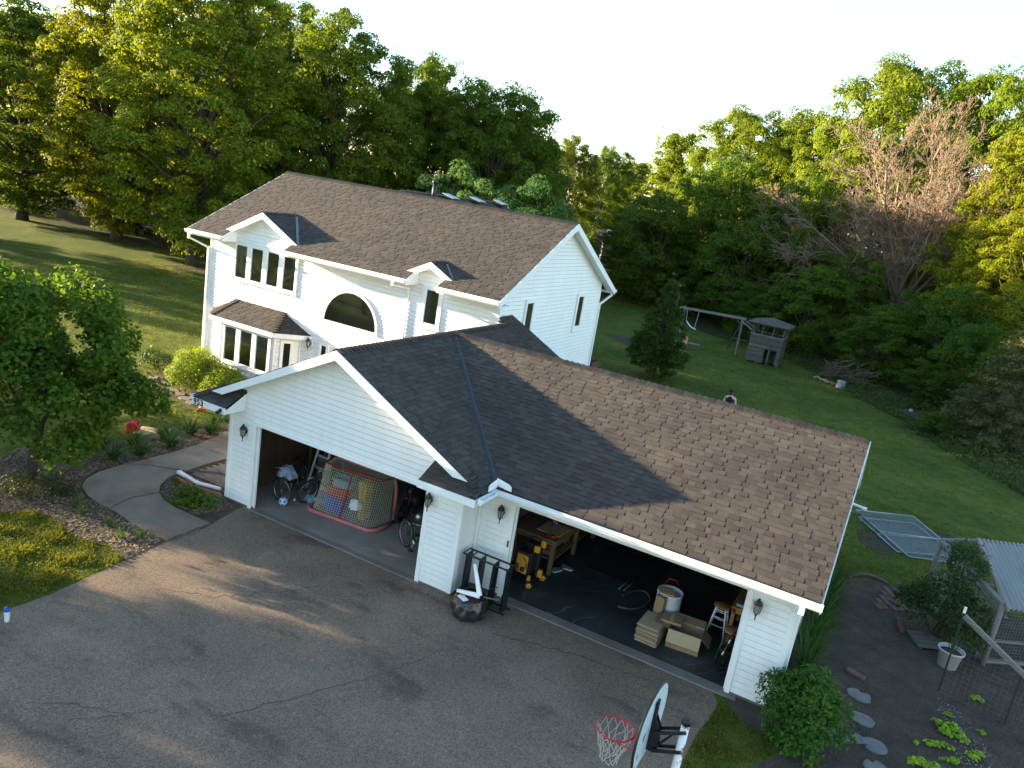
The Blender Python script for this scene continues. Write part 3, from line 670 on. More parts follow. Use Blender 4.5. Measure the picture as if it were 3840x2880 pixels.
# bay window
def bay():
    yf, xa, xb = 6.36, -7.50, -4.97; ya = YW; xa2, xb2 = -8.06, -4.42
    mb = MB(); dl = Vector((xa-xa2, yf-ya, 0)); dr = Vector((xb2-xb, ya-yf, 0))
    siding(mb, [(0,.05),(xb-xa,.05),(xb-xa,.95),(0,.95)], (xa,yf,0), (1,0,0), (0,-1,0)); siding(mb, [(0,2.36),(xb-xa,2.36),(xb-xa,2.46),(0,2.46)], (xa,yf,0), (1,0,0), (0,-1,0))
    siding(mb, [(0,.05),(.2,.05),(.2,2.46),(0,2.46)], (xa,yf,0), (1,0,0), (0,-1,0)); siding(mb, [(xb-xa-.1,.05),(xb-xa,.05),(xb-xa,2.46),(xb-xa-.1,2.46)], (xa,yf,0), (1,0,0), (0,-1,0))
    siding(mb, [(.2,.95),(xb-xa-.1,.95),(xb-xa-.1,2.36),(.2,2.36)], (xa,yf,0), (1,0,0), (0,-1,0))
    for p0, dv in (((xa2,ya,0),dl),((xb,yf,0),dr)):
        l = dv.length; dd = dv/l; siding(mb, [(0,.05),(l,.05),(l,2.46),(0,2.46)], p0, dd, Vector((dd.y,-dd.x,0)))
    b = mb.build('bay_window', M_SIDING, house)
    def sub_window(o, d, n, rects, outer, blinds=(), pane=None):
        w = window(o, d, n, rects, outer, blinds=blinds, pane=pane)
    sub_window((0,yf,0), (1,0,0), (0,-1,0), [(-7.23,-6.67,1.05,2.28),(-6.48,-5.91,1.05,2.28),(-5.73,-5.16,1.05,2.28)], (-7.31,-5.06,.95,2.36), blinds=[(0,.34),(1,.42),(2,.42)])
    dd = dr/dr.length; sub_window((xb,yf,0), dd, Vector((dd.y,-dd.x,0)), [(.30,.58,.75,2.2)], (.22,.66,.67,2.28), pane=mat('added_dark_screen', (.014,.014,.013), (.02,.02,.018), 30, .9, spec=.1))  # dark matte screen added to keep the sunlit wall's reflection off this pane
    t = MB()
    for x in (xa, xb): t.box(x-.05, x+.05, yf-.03, yf+.03, .05, 2.44)
    t.box(xb2-.03, xb2+.03, ya-.06, ya-.02, .05, 2.44)
    ze_, zt_ = 2.54, 3.09; E_ = [(-8.71,YW,ze_),(-7.84,6.15,ze_),(-4.84,6.15,ze_),(-3.98,YW,ze_)]; T0, T1 = (-7.48,YW-.01,zt_), (-5.28,YW-.01,zt_)
    for p, q in zip(E_[:-1], E_[1:]):
        p = Vector(p); q = Vector(q); t.prism([p, q, q-Vector((0,0,.15)), p-Vector((0,0,.15))], Vector((q.y-p.y, -(q.x-p.x), 0)).normalized()*.025)
    t.prism([Vector(e)-Vector((0,0,.15)) for e in E_], (0,0,.02)); t.build('bay_trim', M_TRIM, b)
    rb = MB(); dk = MB()
    roof_plane(rb, [E_[1],E_[2],T1,T0], (1,0,0), dk, seed=80, thick=.04)
    roof_plane(rb, [E_[0],E_[1],T0], Vector(E_[1])-Vector(E_[0]), dk, seed=81, thick=.04); roof_plane(rb, [E_[2],E_[3],T1], Vector(E_[3])-Vector(E_[2]), dk, seed=82, thick=.04)
    ridge_caps(rb, E_[1], T0, (-.7,.6,.2), (1,0,.05), .12, .13); ridge_caps(rb, E_[2], T1, (.7,.6,.2), (-1,0,.05), .12, .13)
    rr = rb.build('bay_roof', M_SHINGLE, b)
bay()
# entry door (mostly hidden behind the garage ridge) beside its narrow window
mb = MB(); mb.box(-3.05, -2.1, YW-.05, YW-.017, .12, 2.2)
for a, b, c, d_ in ((-2.95,-2.62,1.3,2.05),(-2.52,-2.2,1.3,2.05),(-2.95,-2.62,.3,1.15),(-2.52,-2.2,.3,1.15)): mb.box(a, b, YW-.062, YW-.051, c, d_)
mb.build('front_door', M_PAINT, house)

# coach lanterns
def lantern(x, y, z, n=(0,-1,0), rz=0, s=1.0):
    nx = Vector(n); t = Vector((nx.y, -nx.x, 0)); c = Vector((x, y, z)); A = c + nx*.13*s
    mb = MB()
    mb.prism([c+t*a*.08*s+Vector((0,0,b*.11*s))+nx*.014 for a, b in ((-1,-1),(1,-1),(1,1),(-1,1))], nx*.02)   # wall block
    blk = mb.build('wall_lantern', M_PAINT, house)
    m2 = MB(); m2.lathe([(.055*s,0),(.05*s,.025*s),(0,.03*s)], c+nx*.035, 14, nx)
    m2.tube([c+nx*.05, c+nx*.10*s+Vector((0,0,-.03*s)), A+Vector((0,0,-.09*s))], .013*s, 8)
    m2.lathe([(.006*s,-.235*s),(.016*s,-.215*s),(.008*s,-.19*s),(.014*s,-.15*s),(.034*s,-.115*s),(.05*s,-.10*s)], A, 6)
    m2.lathe([(.085*s,.07*s),(.088*s,.085*s),(.055*s,.135*s),(.03*s,.15*s),(.022*s,.165*s),(.028*s,.18*s),(0,.20*s)], A, 6)
    for j in range(6):
        a = math.pi*j/3; m2.tube([A+Vector((.05*s*math.cos(a),.05*s*math.sin(a),-.10*s)), A+Vector((.08*s*math.cos(a),.08*s*math.sin(a),.072*s))], .006*s, 5)
    m2.build('lantern_frame', M_BRONZE, blk)
    m3 = MB(); m3.lathe([(.045*s,-.098*s),(.075*s,.068*s)], A, 6); m3.build('lantern_glass', M_LAMPGLASS, blk)
    return blk
lantern(.55, 0, 1.92); lantern(5.85, 0, 1.94); lantern(7.18, DY, 1.90); lantern(12.49, DY, 1.90); lantern(-3.97, YW, 2.31, s=1.05)
# house number on the left return fascia, small black floodlight beside it
def text(body, size, loc, rot, m, parent, name, ext=.006, sp=1.0):
    cu = bpy.data.curves.new(name, 'FONT'); cu.body = body; cu.size = size; cu.extrude = ext; cu.space_character = sp; cu.offset = .0015*size/.1
    tmp = bpy.data.objects.new(name, cu); COL.objects.link(tmp); bpy.context.view_layer.update()
    me = bpy.data.meshes.new_from_object(tmp.evaluated_get(bpy.context.evaluated_depsgraph_get())); bpy.data.objects.remove(tmp)
    me.transform(Matrix.Translation(loc) @ rot); me.materials.clear(); me.materials.append(m); o = bpy.data.objects.new(name, me); COL.objects.link(o); attach(o, parent); return o
text('953', .20, (-.54, -.668, ZE-.185), Matrix.Rotation(R(90), 4, 'X'), M_BLACKMETAL, ret_l, 'house_number', .005, 1.12)
mb = MB(); mb.cbox((.36,-.70,ZE-.12), (.05,.09,.07), 0, (.5,'X')); mb.lathe([(.03,0),(.045,.05),(.045,.06)], (.36,-.73,ZE-.13), 10, (0,-1,-.4)); mb.build('flood_light', M_BLACKMETAL, ret_l)
mb = MB(); mb.box(7.40, 7.43, DY-.05, DY-.031, 1.18, 1.33); mb.cbox((7.415,DY-.052,1.27), (.02,.006,.03)); mb.build('door_keypad', M_BLACK, house, bevel=.006)

# ------------------------------------------------------------------ ground, drive, paths, beds
def sheet(name, pts, z, m, kind='structure', label=None, thick=0, parent=None):
    mb = MB()
    if thick: mb.prism([(x, y, z-thick) for x, y in pts], (0,0,thick))
    else: mb.quad(*[(x, y, z) for x, y in pts])
    o = mb.build(name, m, parent)
    if parent is None: tag(o, label, None, None, kind)
    return o
sheet('lawn', [(-400,-300),(400,-300),(400,500),(-400,500)], 0, M_LAWN)
DRIVE = [(1.3,-40),(1.16,-5.97),(1.2,-5.1),(1.10,-4.23),(1.03,-3.52),(.9,-2.39),(.87,-1.21),(.72,-.5),(.62,.0),(.80,.03),(5.78,.05),(6.62,.05),(6.62,.76),(7.40,.76),(7.42,.62),(12.1,.6),(12.26,.3),(12.28,-.2),(12.18,-.73),(12.17,-1.4),(12.21,-3),(12.2,-40)]
drive = sheet('driveway', DRIVE, .004, M_ASPHALT)
M_CRACK = mat('asphalt_crack', (.050, .042, .036), (.07, .06, .05), 6, .95)
def strip(pts, w, z, m, name, parent, jit=.02, seed=1):
    rnd = random.Random(seed); P = []
    for a, b in zip(pts[:-1], pts[1:]):
        k = max(2, int(math.dist(a, b)/.12))
        for i in range(k): t = i/k; P.append((a[0]+(b[0]-a[0])*t+rnd.gauss(0, jit), a[1]+(b[1]-a[1])*t+rnd.gauss(0, jit)))
    P.append(pts[-1]); mb = MB()
    for i, (a, b) in enumerate(zip(P[:-1], P[1:])):
        d = (b[0]-a[0], b[1]-a[1]); l = math.hypot(*d) or 1; n = (-d[1]/l*w*rnd.uniform(.3, .7), d[0]/l*w*rnd.uniform(.3, .7))
        mb.quad((a[0]-n[0],a[1]-n[1],z),(b[0]-n[0],b[1]-n[1],z),(b[0]+n[0],b[1]+n[1],z),(a[0]+n[0],a[1]+n[1],z))
    return mb.build(name, m, parent)
for i, (pts, w) in enumerate([([(2.3,-3.75),(3.3,-3.2),(4.0,-2.3),(4.5,-1.5)], .011), ([(5.9,-5.6),(6.6,-4.2),(7.2,-2.9),(7.6,-1.7)], .012), ([(3.6,-7.0),(4.3,-6.5),(5.0,-6.3)], .009), ([(4.4,-6.9),(5.2,-5.9)], .008),
                              ([(8.0,-.6),(9.6,-.1),(11.4,.1)], .02), ([(10.9,-.5),(11.9,-.4)], .016)]):
    strip(pts, w, .0075, M_CRACK, 'asphalt_crack', drive, .025, i)
WL = [(.90,-2.39),(-.27,-2.39),(-.95,-2.27),(-1.55,-2.28),(-2.05,-2.2),(-2.57,-2.01),(-2.90,-1.67),(-3.10,-1.19),(-3.15,-.51),(-3.14,.17),(-3.14,.90),(-3.20,1.86),(-3.45,2.77),(-3.67,3.6),(-3.6,4.8),(-3.2,6.0),(-3.1,6.98)]
WR = [(.87,-1.21),(.31,-1.22),(-.25,-1.22),(-.77,-1.15),(-1.19,-.96),(-1.54,-.65),(-1.81,-.21),(-1.89,.36),(-1.95,1.09),(-1.93,1.74),(-1.95,3.4),(-1.9,5.0),(-1.8,6.98)]
walk = sheet('walkway', WL + WR[::-1], .03, M_WALK, thick=.1)
M_JOINT = mat('joint', (.035, .028, .022), (.05, .04, .03), 8, .95)
strip([(-1.19,-.97),(-1.35,-1.6),(-1.15,-2.26)], .03, .0335, M_JOINT, 'walk_joint', walk, .012, 3); strip([(-1.90,.36),(-2.5,.25),(-3.14,.12)], .012, .0335, M_JOINT, 'walk_joint', walk, .003, 4); strip([(-1.93,1.9),(-3.18,1.8)], .012, .0335, M_JOINT, 'walk_joint', walk, .003, 5); strip([(.88,-1.21),(.90,-2.39)], .035, .0335, M_JOINT, 'walk_joint', walk, .012, 6)
sheet('mulch_bed', [(1.02,-3.45),(.23,-3.29),(-.3,-3.5),(-.74,-3.5),(-1.4,-3.36),(-1.98,-3.42),(-2.46,-3.95),(-3.3,-4.1),(-4.6,-3.4),(-5.6,-1.8),(-5.3,-.6),(-4.6,.2),(-4.4,.9),(-4.2,1.8),(-4.55,3.0),(-4.75,4.3),(-3.63,4.3)] + WL[13::-1], .008, M_MULCH)
sheet('mulch_bed', WR[:10] + [(0,1.9),(0,.02),(.62,-.02),(.72,-.5)], .008, M_MULCH)
sheet('mulch_bed', [(XHL-1.5,YW),(-9.8,5.6),(-8.6,4.4),(-6.2,4.0),(-4.7,4.4),(-4.4,5.6),(-3.9,YW)], .008, M_MULCH)
mb = MB(); rnd = random.Random(5)                        # running-bond brick landing by the garage side wall
for i in range(11):
    for j in range(14):
        x = -1.84+i*.205+(j % 2)*.1; y = .36+j*.106
        if x > -.12 or x < -1.80+.0: continue
        mb.box(x, x+.195, y, y+.098, -.02, .028+rnd.uniform(0, .006))
tag(mb.build('brick_paving', M_PAVER), kind='structure')
GARDEN = [(12.3,.56),(12.6,.2),(12.95,-.02),(13.3,.02),(13.45,-.5),(13.05,-1.13),(13.4,-2.2),(14.2,-4),(24,-4),(24,9),(17.5,9.3),(15.58,8.87),(14.6,8.66),(14.1,8.36),(13.6,7.95),(13.12,7.7),(13.12,.73),(12.5,.73)]
sheet('garden_soil', GARDEN, .006, M_SOIL)
sheet('forest_floor', [(5.9,44),(7.3,42.6),(9.4,39.5),(11.96,35),(14.6,31.2),(16.7,26),(19.1,22.2),(24,16),(80,10),(80,160),(-20,160),(-10,60),(0,47)], .006, M_FOREST)
sheet('forest_floor', [(-90,30),(-52,26),(-38,27),(-28,29),(-16,33),(-12,42),(-14,60),(-40,150),(-120,150)], .006, M_FOREST)
M_PATCH = soil_mat('bare_earth', (.045,.036,.028), (.075,.06,.045), (.11,.09,.065))
sheet('bare_earth', [(-30.5,22.4),(-28.7,21.9),(-27,22.6),(-27.4,24.4),(-29.6,24.6)], .009, M_PATCH); sheet('bare_earth', [(13.9,11.2),(14.4,10.7),(14.9,10.9),(14.6,11.8),(14.1,12.6),(13.7,12.2)], .009, M_PATCH)
sheet('bare_earth', [(15.8,13.5),(16.3,13.3),(16.7,13.9),(16.2,14.6),(15.7,14.3)], .009, M_PATCH)
sheet('dirt_patch', [(-4.4,36.5),(-2.5,34.4),(.5,34.6),(1.2,35.6),(-1,37.2)], .009, M_PATCH)

# ------------------------------------------------------------------ leaves, trees, shrubs
def leaf_mesh(name, c, n, size, asp, m, parent=None, fold=0.0, rng=RNG):
    """one small folded leaf per row: centres c, facing n"""
    N_ = len(c); n = n/np.linalg.norm(n, axis=1, keepdims=True)
    t = rng.normal(size=(N_,3)); t[:,2] -= .4; t -= n*np.sum(t*n, axis=1, keepdims=True); t /= np.linalg.norm(t, axis=1, keepdims=True)+1e-9
    b = np.cross(n, t); s = np.asarray(size).reshape(-1,1)*np.ones((N_,1)); a = s*asp
    v = np.stack([c-t*s, c+b*a-n*s*fold+t*s*.1, c+t*s, c-b*a-n*s*fold+t*s*.1], axis=1).reshape(-1,3)
    q = np.arange(4*N_).reshape(-1,4)
    return np_mesh(name, v, q, m, parent)
def sph(rng, k):
    d = rng.normal(size=(k,3)); return d/np.linalg.norm(d, axis=1, keepdims=True)
def crown_cloud(rng, lobes, n_cl, n_leaf, cl_r, center, flat=.55, low=-.55, droop=.25, clump=False):
    C_, N_ = [], []
    ctr = np.asarray(center)
    for lc, lr in lobes:
        lc = np.asarray(lc); k = max(4, int(n_cl*(lr**2)))
        d = sph(rng, k*2); d = d[d[:,2] > low][:k]
        out = lc-ctr; ln = np.linalg.norm(out)
        if ln > .3: d = d[(d @ (out/ln)) > -.55]
        cc = lc + d*lr*rng.uniform(.70, 1.08, (len(d),1))
        if clump:                                            # leaves sit on the skin of small billows, facing out of them
            w = sph(rng, len(d)*n_leaf).reshape(len(d), n_leaf, 3); w[:,:,2] = np.where(w[:,:,2] < -.45, -w[:,:,2], w[:,:,2])
            rr_ = cl_r*rng.uniform(.6,1.35,(len(d),1,1)); o = w*rr_*rng.uniform(.72,1.12,(len(d),n_leaf,1))*np.array([1.15,1.15,.8])
            p = cc[:,None,:]+o; nn = w*.95 + d[:,None,:]*.25 + np.array([0,0,.3]) + rng.normal(size=o.shape)*.42
        else:
            o = rng.normal(size=(len(d), n_leaf, 3))*cl_r
            o -= d[:,None,:]*np.sum(o*d[:,None,:], axis=2, keepdims=True)*(1-flat)
            o[:,:,2] -= droop*np.abs(rng.normal(size=(len(d), n_leaf)))*cl_r
            p = cc[:,None,:]+o; nn = d[:,None,:]*1.0 + np.array([0,0,.5]) + rng.normal(size=o.shape)*.55
        C_.append(p.reshape(-1,3)); N_.append(nn.reshape(-1,3))
    return np.concatenate(C_), np.concatenate(N_)
def limb(mb, p0, p1, r0, r1, rnd, k=4, wob=.12, n=7):
    p0 = Vector(p0); p1 = Vector(p1); ln = (p1-p0).length; pts = []; rs = []
    for i in range(k+1):
        t = i/k; w = wob*ln*math.sin(math.pi*t)
        pts.append(p0.lerp(p1, t)+Vector((rnd.uniform(-w,w), rnd.uniform(-w,w), w*.5))); rs.append(r0+(r1-r0)*t)
    mb.tube(pts, rs, n)
M_LEAF = leaf_mat('tree_leaves', (.062, .098, .013), (.10, .148, .020), .46, True, .6)
M_NEARLEAF = leaf_mat('broad_leaves', (.044, .090, .012), (.075, .138, .018), .5, False, .5)
M_HEDGE = leaf_mat('hedge_leaves', (.11, .17, .018), (.19, .26, .03), .45, False, .5)
M_BUSH = leaf_mat('bush_leaves', (.030, .085, .014), (.06, .14, .022), .4, False, .45)
M_DARKLEAF = leaf_mat('rose_leaves', (.018, .042, .012), (.042, .072, .022), .3, False, .45)
M_LILY = leaf_mat('lily_blades', (.022, .062, .018), (.05, .105, .028), .3, False, .4)
M_NEEDLE = leaf_mat('spruce_needles', (.040, .055, .020), (.095, .105, .045), .25, False, .7)
M_LETTUCE = leaf_mat('lettuce_leaves', (.14, .26, .02), (.24, .38, .035), .4, False, .5)
M_GRASS = leaf_mat('grass_blades', (.045, .070, .010), (.125, .135, .025), .35, False, .6)
ARCH = {}
def arch(key, seed, H, Rr, base, n_lobes, n_cl, n_leaf, cl_r, leaf, trunk_r=.28, fork=0.25, top=1.0, spiky=0, low=-.6, cone=False):
    rng = np.random.default_rng(seed); rnd = random.Random(seed); lobes = []; cz = (base+H)/2; hz = (H-base)/2
    for i in range(n_lobes):
        u = (i+.5)/n_lobes; z = -1+2*u; a = i*2.39996+rnd.uniform(-.4,.4); prof = math.sqrt(max(0, 1-abs(z)**2.4))*(1 if z < .2 else top)
        lr = Rr*rnd.uniform(.30,.44)*(1.0 if prof > .5 else .85); rad = max(0, Rr*prof-lr*.75)*rnd.uniform(.85,1.08)
        lobes.append(((rad*math.cos(a), rad*math.sin(a), min(H-lr*.9, max(base+lr*.55, cz+z*hz*.92))), lr))
    lobes.append(((0,0,cz+hz*.2), Rr*.5))
    if cone:
        lobes = []
        for i in range(n_lobes):
            u = ((i+.5)/n_lobes)**1.25; a = i*2.39996; rr = Rr*min(1, (1-u)**.75*1.05, .55+u*2.2); lr = max(.28, rr*.42)*rnd.uniform(.85,1.15); lobes.append(((max(0,rr-lr*.8)*math.cos(a), max(0,rr-lr*.8)*math.sin(a), base+.25+u*(H-base-.5)), lr))
        lobes += [((0,0,base+(H-base)*q), Rr*.45*(1.15-q)) for q in (.25,.45,.65,.85)]
    c, n = crown_cloud(rng, lobes, n_cl, n_leaf, cl_r, (0,0,cz), low=low, clump=True)
    if spiky:                                                # upright shoots standing out of the top
        k = spiky; a = rng.uniform(0, 6.28, k); r_ = np.sqrt(rng.uniform(0,1,k))*Rr*.8; zt_ = H*rng.uniform(.72,1.02,k); t = rng.uniform(0,1,(k,60)); w = .28*(1-t*.7)
        p = np.stack([r_[:,None]*np.cos(a)[:,None]*(1-.25*t)+rng.normal(size=t.shape)*w, r_[:,None]*np.sin(a)[:,None]*(1-.25*t)+rng.normal(size=t.shape)*w, zt_[:,None]-2.6+2.6*t], axis=2).reshape(-1,3)
        c = np.concatenate([c, p]); n = np.concatenate([n, sph(rng, len(p))+np.array([0,0,.3])])
    me_c = leaf_mesh('crown', c, n, leaf*rng.uniform(.65,1.25,len(c)), .52, M_LEAF, fold=.25, rng=rng)
    mb = MB(); fz = H*fork; limb(mb, (0,0,-.1), (rnd.uniform(-.2,.2),rnd.uniform(-.2,.2),fz), trunk_r*1.25, trunk_r*.85, rnd, 4, .02, 10)
    limb(mb, (0,0,fz*.97), (rnd.uniform(-.6,.6),rnd.uniform(-.6,.6),H*.86), trunk_r*.8, .04, rnd, 6, .04)
    for lc, lr in lobes[:-1]:
        z0 = min(lc[2]-.1, fz+(lc[2]-fz)*.35) if lc[2] > fz else lc[2]*.8; limb(mb, (0,0,max(.8,z0)), lc, trunk_r*.42, .035, rnd, 4, .08, 5)
    tr = mb.build('trunk', M_BARK, None, True)
    ARCH[key] = (me_c.data, tr.data, H, Rr); bpy.data.objects.remove(me_c); bpy.data.objects.remove(tr)
arch('broad', 1, 18, 7.0, .9, 38, 2.9, 190, .74, .115)
arch('tall', 2, 19, 5.2, .7, 42, 4.2, 180, .64, .11, .34, .16)
arch('round', 3, 17, 7.0, 1.4, 33, 2.8, 190, .76, .125, .3)
arch('street', 9, 8, 3.2, 3.3, 28, 9, 120, .5, .10, .16, .4)
arch('upright', 4, 16, 4.0, 1.0, 24, 4.5, 140, .56, .125, .24, .3, .8, 46)
arch('low', 5, 8, 4.0, .1, 20, 4.4, 180, .58, .10, .16, .15, low=-.75)
arch('small', 6, 9, 3.2, .6, 20, 7.0, 130, .42, .08, .14, .22)
arch('cone', 8, 5.4, 1.75, .15, 40, 62, 70, .18, .05, .09, .3, .5, 6, cone=True)
def tree(name, key, x, y, H, Rr, tint, label, cat='tree', rz=None, group=None, bark=None, sink=0):
    mc, mt, h0, r0 = ARCH[key]
    t = thing(name, label, cat, (0,0,0), 0, group)
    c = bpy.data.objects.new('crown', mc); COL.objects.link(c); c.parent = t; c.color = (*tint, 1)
    k = bpy.data.objects.new('trunk', mt); COL.objects.link(k); k.parent = t
    rz = random.uniform(0, 6.28) if rz is None else rz
    place(t, (x, y, -sink), rz, (Rr/r0, Rr/r0, H/h0)); return t
YEL = (1.8,1.4,.72); GRN = (1.2,1.14,.95); DRK = (.9,.95,.85); BRT = (1.45,1.32,.9); SIL = (.72,1.0,2.6); BRN = (1.25,.85,.95); OLV = (1.1,.95,.95)  # the yellow and bright tints put sunlight into the leaf colour of whole crowns
G1 = 'tall trees behind the left lawn'; G2g = 'trees at the back of the yard'; G3 = 'distant trees in the gap'
TREES = [
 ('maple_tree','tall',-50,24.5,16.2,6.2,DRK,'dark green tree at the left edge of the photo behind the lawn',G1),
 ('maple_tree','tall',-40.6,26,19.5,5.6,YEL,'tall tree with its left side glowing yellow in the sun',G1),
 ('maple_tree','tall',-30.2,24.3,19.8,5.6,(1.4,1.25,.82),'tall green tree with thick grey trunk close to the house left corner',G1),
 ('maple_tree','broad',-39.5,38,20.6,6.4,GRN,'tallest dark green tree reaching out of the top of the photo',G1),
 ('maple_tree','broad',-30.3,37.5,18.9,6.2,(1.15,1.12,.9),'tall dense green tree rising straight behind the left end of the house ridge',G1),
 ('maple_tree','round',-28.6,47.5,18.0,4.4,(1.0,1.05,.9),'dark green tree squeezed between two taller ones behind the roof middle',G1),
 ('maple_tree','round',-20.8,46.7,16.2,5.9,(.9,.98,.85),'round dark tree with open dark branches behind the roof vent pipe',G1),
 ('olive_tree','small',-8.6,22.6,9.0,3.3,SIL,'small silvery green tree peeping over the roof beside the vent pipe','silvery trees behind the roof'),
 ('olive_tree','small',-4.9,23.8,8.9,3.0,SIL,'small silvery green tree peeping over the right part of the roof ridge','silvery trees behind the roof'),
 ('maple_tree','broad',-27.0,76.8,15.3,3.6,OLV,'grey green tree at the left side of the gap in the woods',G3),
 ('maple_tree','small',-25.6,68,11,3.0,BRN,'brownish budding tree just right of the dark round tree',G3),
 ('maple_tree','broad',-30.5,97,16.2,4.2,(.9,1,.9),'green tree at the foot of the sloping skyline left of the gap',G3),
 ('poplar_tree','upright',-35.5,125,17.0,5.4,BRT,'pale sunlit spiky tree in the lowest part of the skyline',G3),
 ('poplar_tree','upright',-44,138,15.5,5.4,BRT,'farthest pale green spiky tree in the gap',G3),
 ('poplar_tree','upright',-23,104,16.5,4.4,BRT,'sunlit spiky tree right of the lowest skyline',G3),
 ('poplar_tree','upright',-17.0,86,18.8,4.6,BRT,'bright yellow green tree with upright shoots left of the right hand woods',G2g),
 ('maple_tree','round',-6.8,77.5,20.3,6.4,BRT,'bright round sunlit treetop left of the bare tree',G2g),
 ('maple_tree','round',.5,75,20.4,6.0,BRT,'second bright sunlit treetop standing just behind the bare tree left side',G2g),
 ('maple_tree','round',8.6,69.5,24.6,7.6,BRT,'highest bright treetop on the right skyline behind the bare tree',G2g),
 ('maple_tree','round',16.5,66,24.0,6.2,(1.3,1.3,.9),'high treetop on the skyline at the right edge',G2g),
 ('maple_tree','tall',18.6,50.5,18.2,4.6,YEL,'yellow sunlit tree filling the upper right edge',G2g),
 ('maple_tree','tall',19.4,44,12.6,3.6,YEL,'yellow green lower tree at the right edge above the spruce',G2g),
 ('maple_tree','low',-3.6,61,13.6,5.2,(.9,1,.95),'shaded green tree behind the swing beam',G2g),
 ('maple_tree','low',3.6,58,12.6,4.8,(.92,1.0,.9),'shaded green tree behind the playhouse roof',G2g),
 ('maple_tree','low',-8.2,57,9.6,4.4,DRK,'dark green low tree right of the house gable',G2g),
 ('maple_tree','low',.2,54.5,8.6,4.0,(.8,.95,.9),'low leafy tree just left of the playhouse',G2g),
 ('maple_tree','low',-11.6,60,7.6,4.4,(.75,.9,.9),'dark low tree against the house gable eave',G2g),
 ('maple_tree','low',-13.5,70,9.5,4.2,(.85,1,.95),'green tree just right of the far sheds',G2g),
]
for nm, key, x, y, H, Rr, tint, lab, grp in TREES: tree(nm, key, x, y, H, Rr, tint, lab, group=grp)
# more of the wood farther off, which only fills in between the trees in front
for x, y, H, Rr, key in ((-44,50,17,6.5,'broad'),(-36,58,17,6.5,'round'),(-58,38,17,7,'broad'),(-62,52,18,7,'round'),(-30,66,14.5,5.5,'broad')):
    pass
FILL = [(-66,30,17,6.5,'broad','green tree at the far left behind the left edge tree'),(-47,40,19,6.5,'tall','green tree behind the yellow sunlit tree, nearer'),(-24,55,15.2,6,'broad','green tree deep behind the roof middle'),(-45,50,17,6.5,'broad','green tree deep behind the yellow sunlit tree'),(-36,57,16.5,6.5,'round','green tree deep behind the tall dense tree'),(-60,38,17,7,'broad','green tree far back behind the left edge tree'),(-29,64,14,5.5,'broad','green tree deep behind the round dark tree'),
        (24,60,20,6,'round','sunlit tree behind the right edge trees'),(-1,84,17,6,'round','sunlit tree deep behind the bright round treetop'),(-14,98,15,5,'upright','sunlit spiky tree deep in the right side of the gap'),(10,84,20,6,'broad','sunlit tree deep behind the highest treetop')]
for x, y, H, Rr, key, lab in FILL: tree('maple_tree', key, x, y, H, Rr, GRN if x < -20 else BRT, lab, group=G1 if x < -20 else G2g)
SH_ = [(8.6,50.5,7.4,3.2,(.8,.95,.85),'leafy shrub right of the playhouse'),(14.2,47.0,5.8,3.0,(.7,.85,.8),'tall dark shrub below the bare tree trunk'),(12.4,42.5,4.6,2.8,(.75,.95,.8),'low green shrub behind the brush pile'),(16.0,41.0,6.6,3.0,(.62,.8,.75),'dark shrub right of the bare tree trunk'),
       (17.5,35.8,5.2,2.6,(.6,.78,.75),'dark shrub left of the spruce'),(6.9,47.6,6.2,3.2,(.85,1.0,.85),'leafy shrub directly behind the playhouse'),(23,34,6,2.8,(.6,.75,.72),'dark shrub behind the spruce at right edge'),(15.6,36.6,2.6,1.7,(.62,.8,.7),'small dark shrub at the lawn edge by the lying fence rails'),
       (20.6,22.6,1.3,1.1,(.7,.9,.75),'low leafy clump at the lawn edge right of the spruce'),(15.9,29.6,1.1,1.0,(.7,.9,.75),'low leafy clump at the lawn edge in front of the spruce'),(-4.4,57.5,5.5,3.4,(.7,.88,.85),'dark shrub behind the small cone shaped tree'),(-56,29,5.5,3.6,(.6,.75,.7),'dark shrub under the left edge tree'),(-45,31,5.0,3.6,(.6,.75,.7),'dark shrub behind the yellow sunlit tree trunk'),(-35,31,5.0,3.4,(.6,.75,.7),'dark shrub left of the thick grey trunk'),(-24,33,5.5,3.4,(.6,.75,.7),'dark shrub right of the thick grey trunk'),(-14,38,6,3.6,(.6,.75,.7),'dark shrub behind the silvery trees'),(3.0,49.5,4.2,2.6,(.7,.9,.85),'shaded shrub behind the swing posts')]
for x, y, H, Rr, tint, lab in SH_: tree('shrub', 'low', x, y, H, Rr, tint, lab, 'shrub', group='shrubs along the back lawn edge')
tree('pear_tree', 'cone', 2.5, 26.3, 5.3, 1.75, (.52,.66,.8), 'dark cone shaped young tree on the lawn beside the house gable')
# a far wood seen between the trunks, too dense to count
rng = np.random.default_rng(11); k = 26000
a = rng.uniform(0,1,k); x = -95+a*140; y = 104+30*np.sin(a*5)+rng.uniform(0,14,k); z = rng.uniform(0,1,k)**.8*(7.5+2.5*np.sin(a*40))
tag(leaf_mesh('far_woods', np.stack([x,y,z],1), sph(rng,k)+np.array([-.3,-.5,.4]), .5*rng.uniform(.6,1.3,k), .6, leaf_mat('far_leaves', (.022,.045,.010), (.05,.08,.018), .3), rng=rng), kind='stuff')
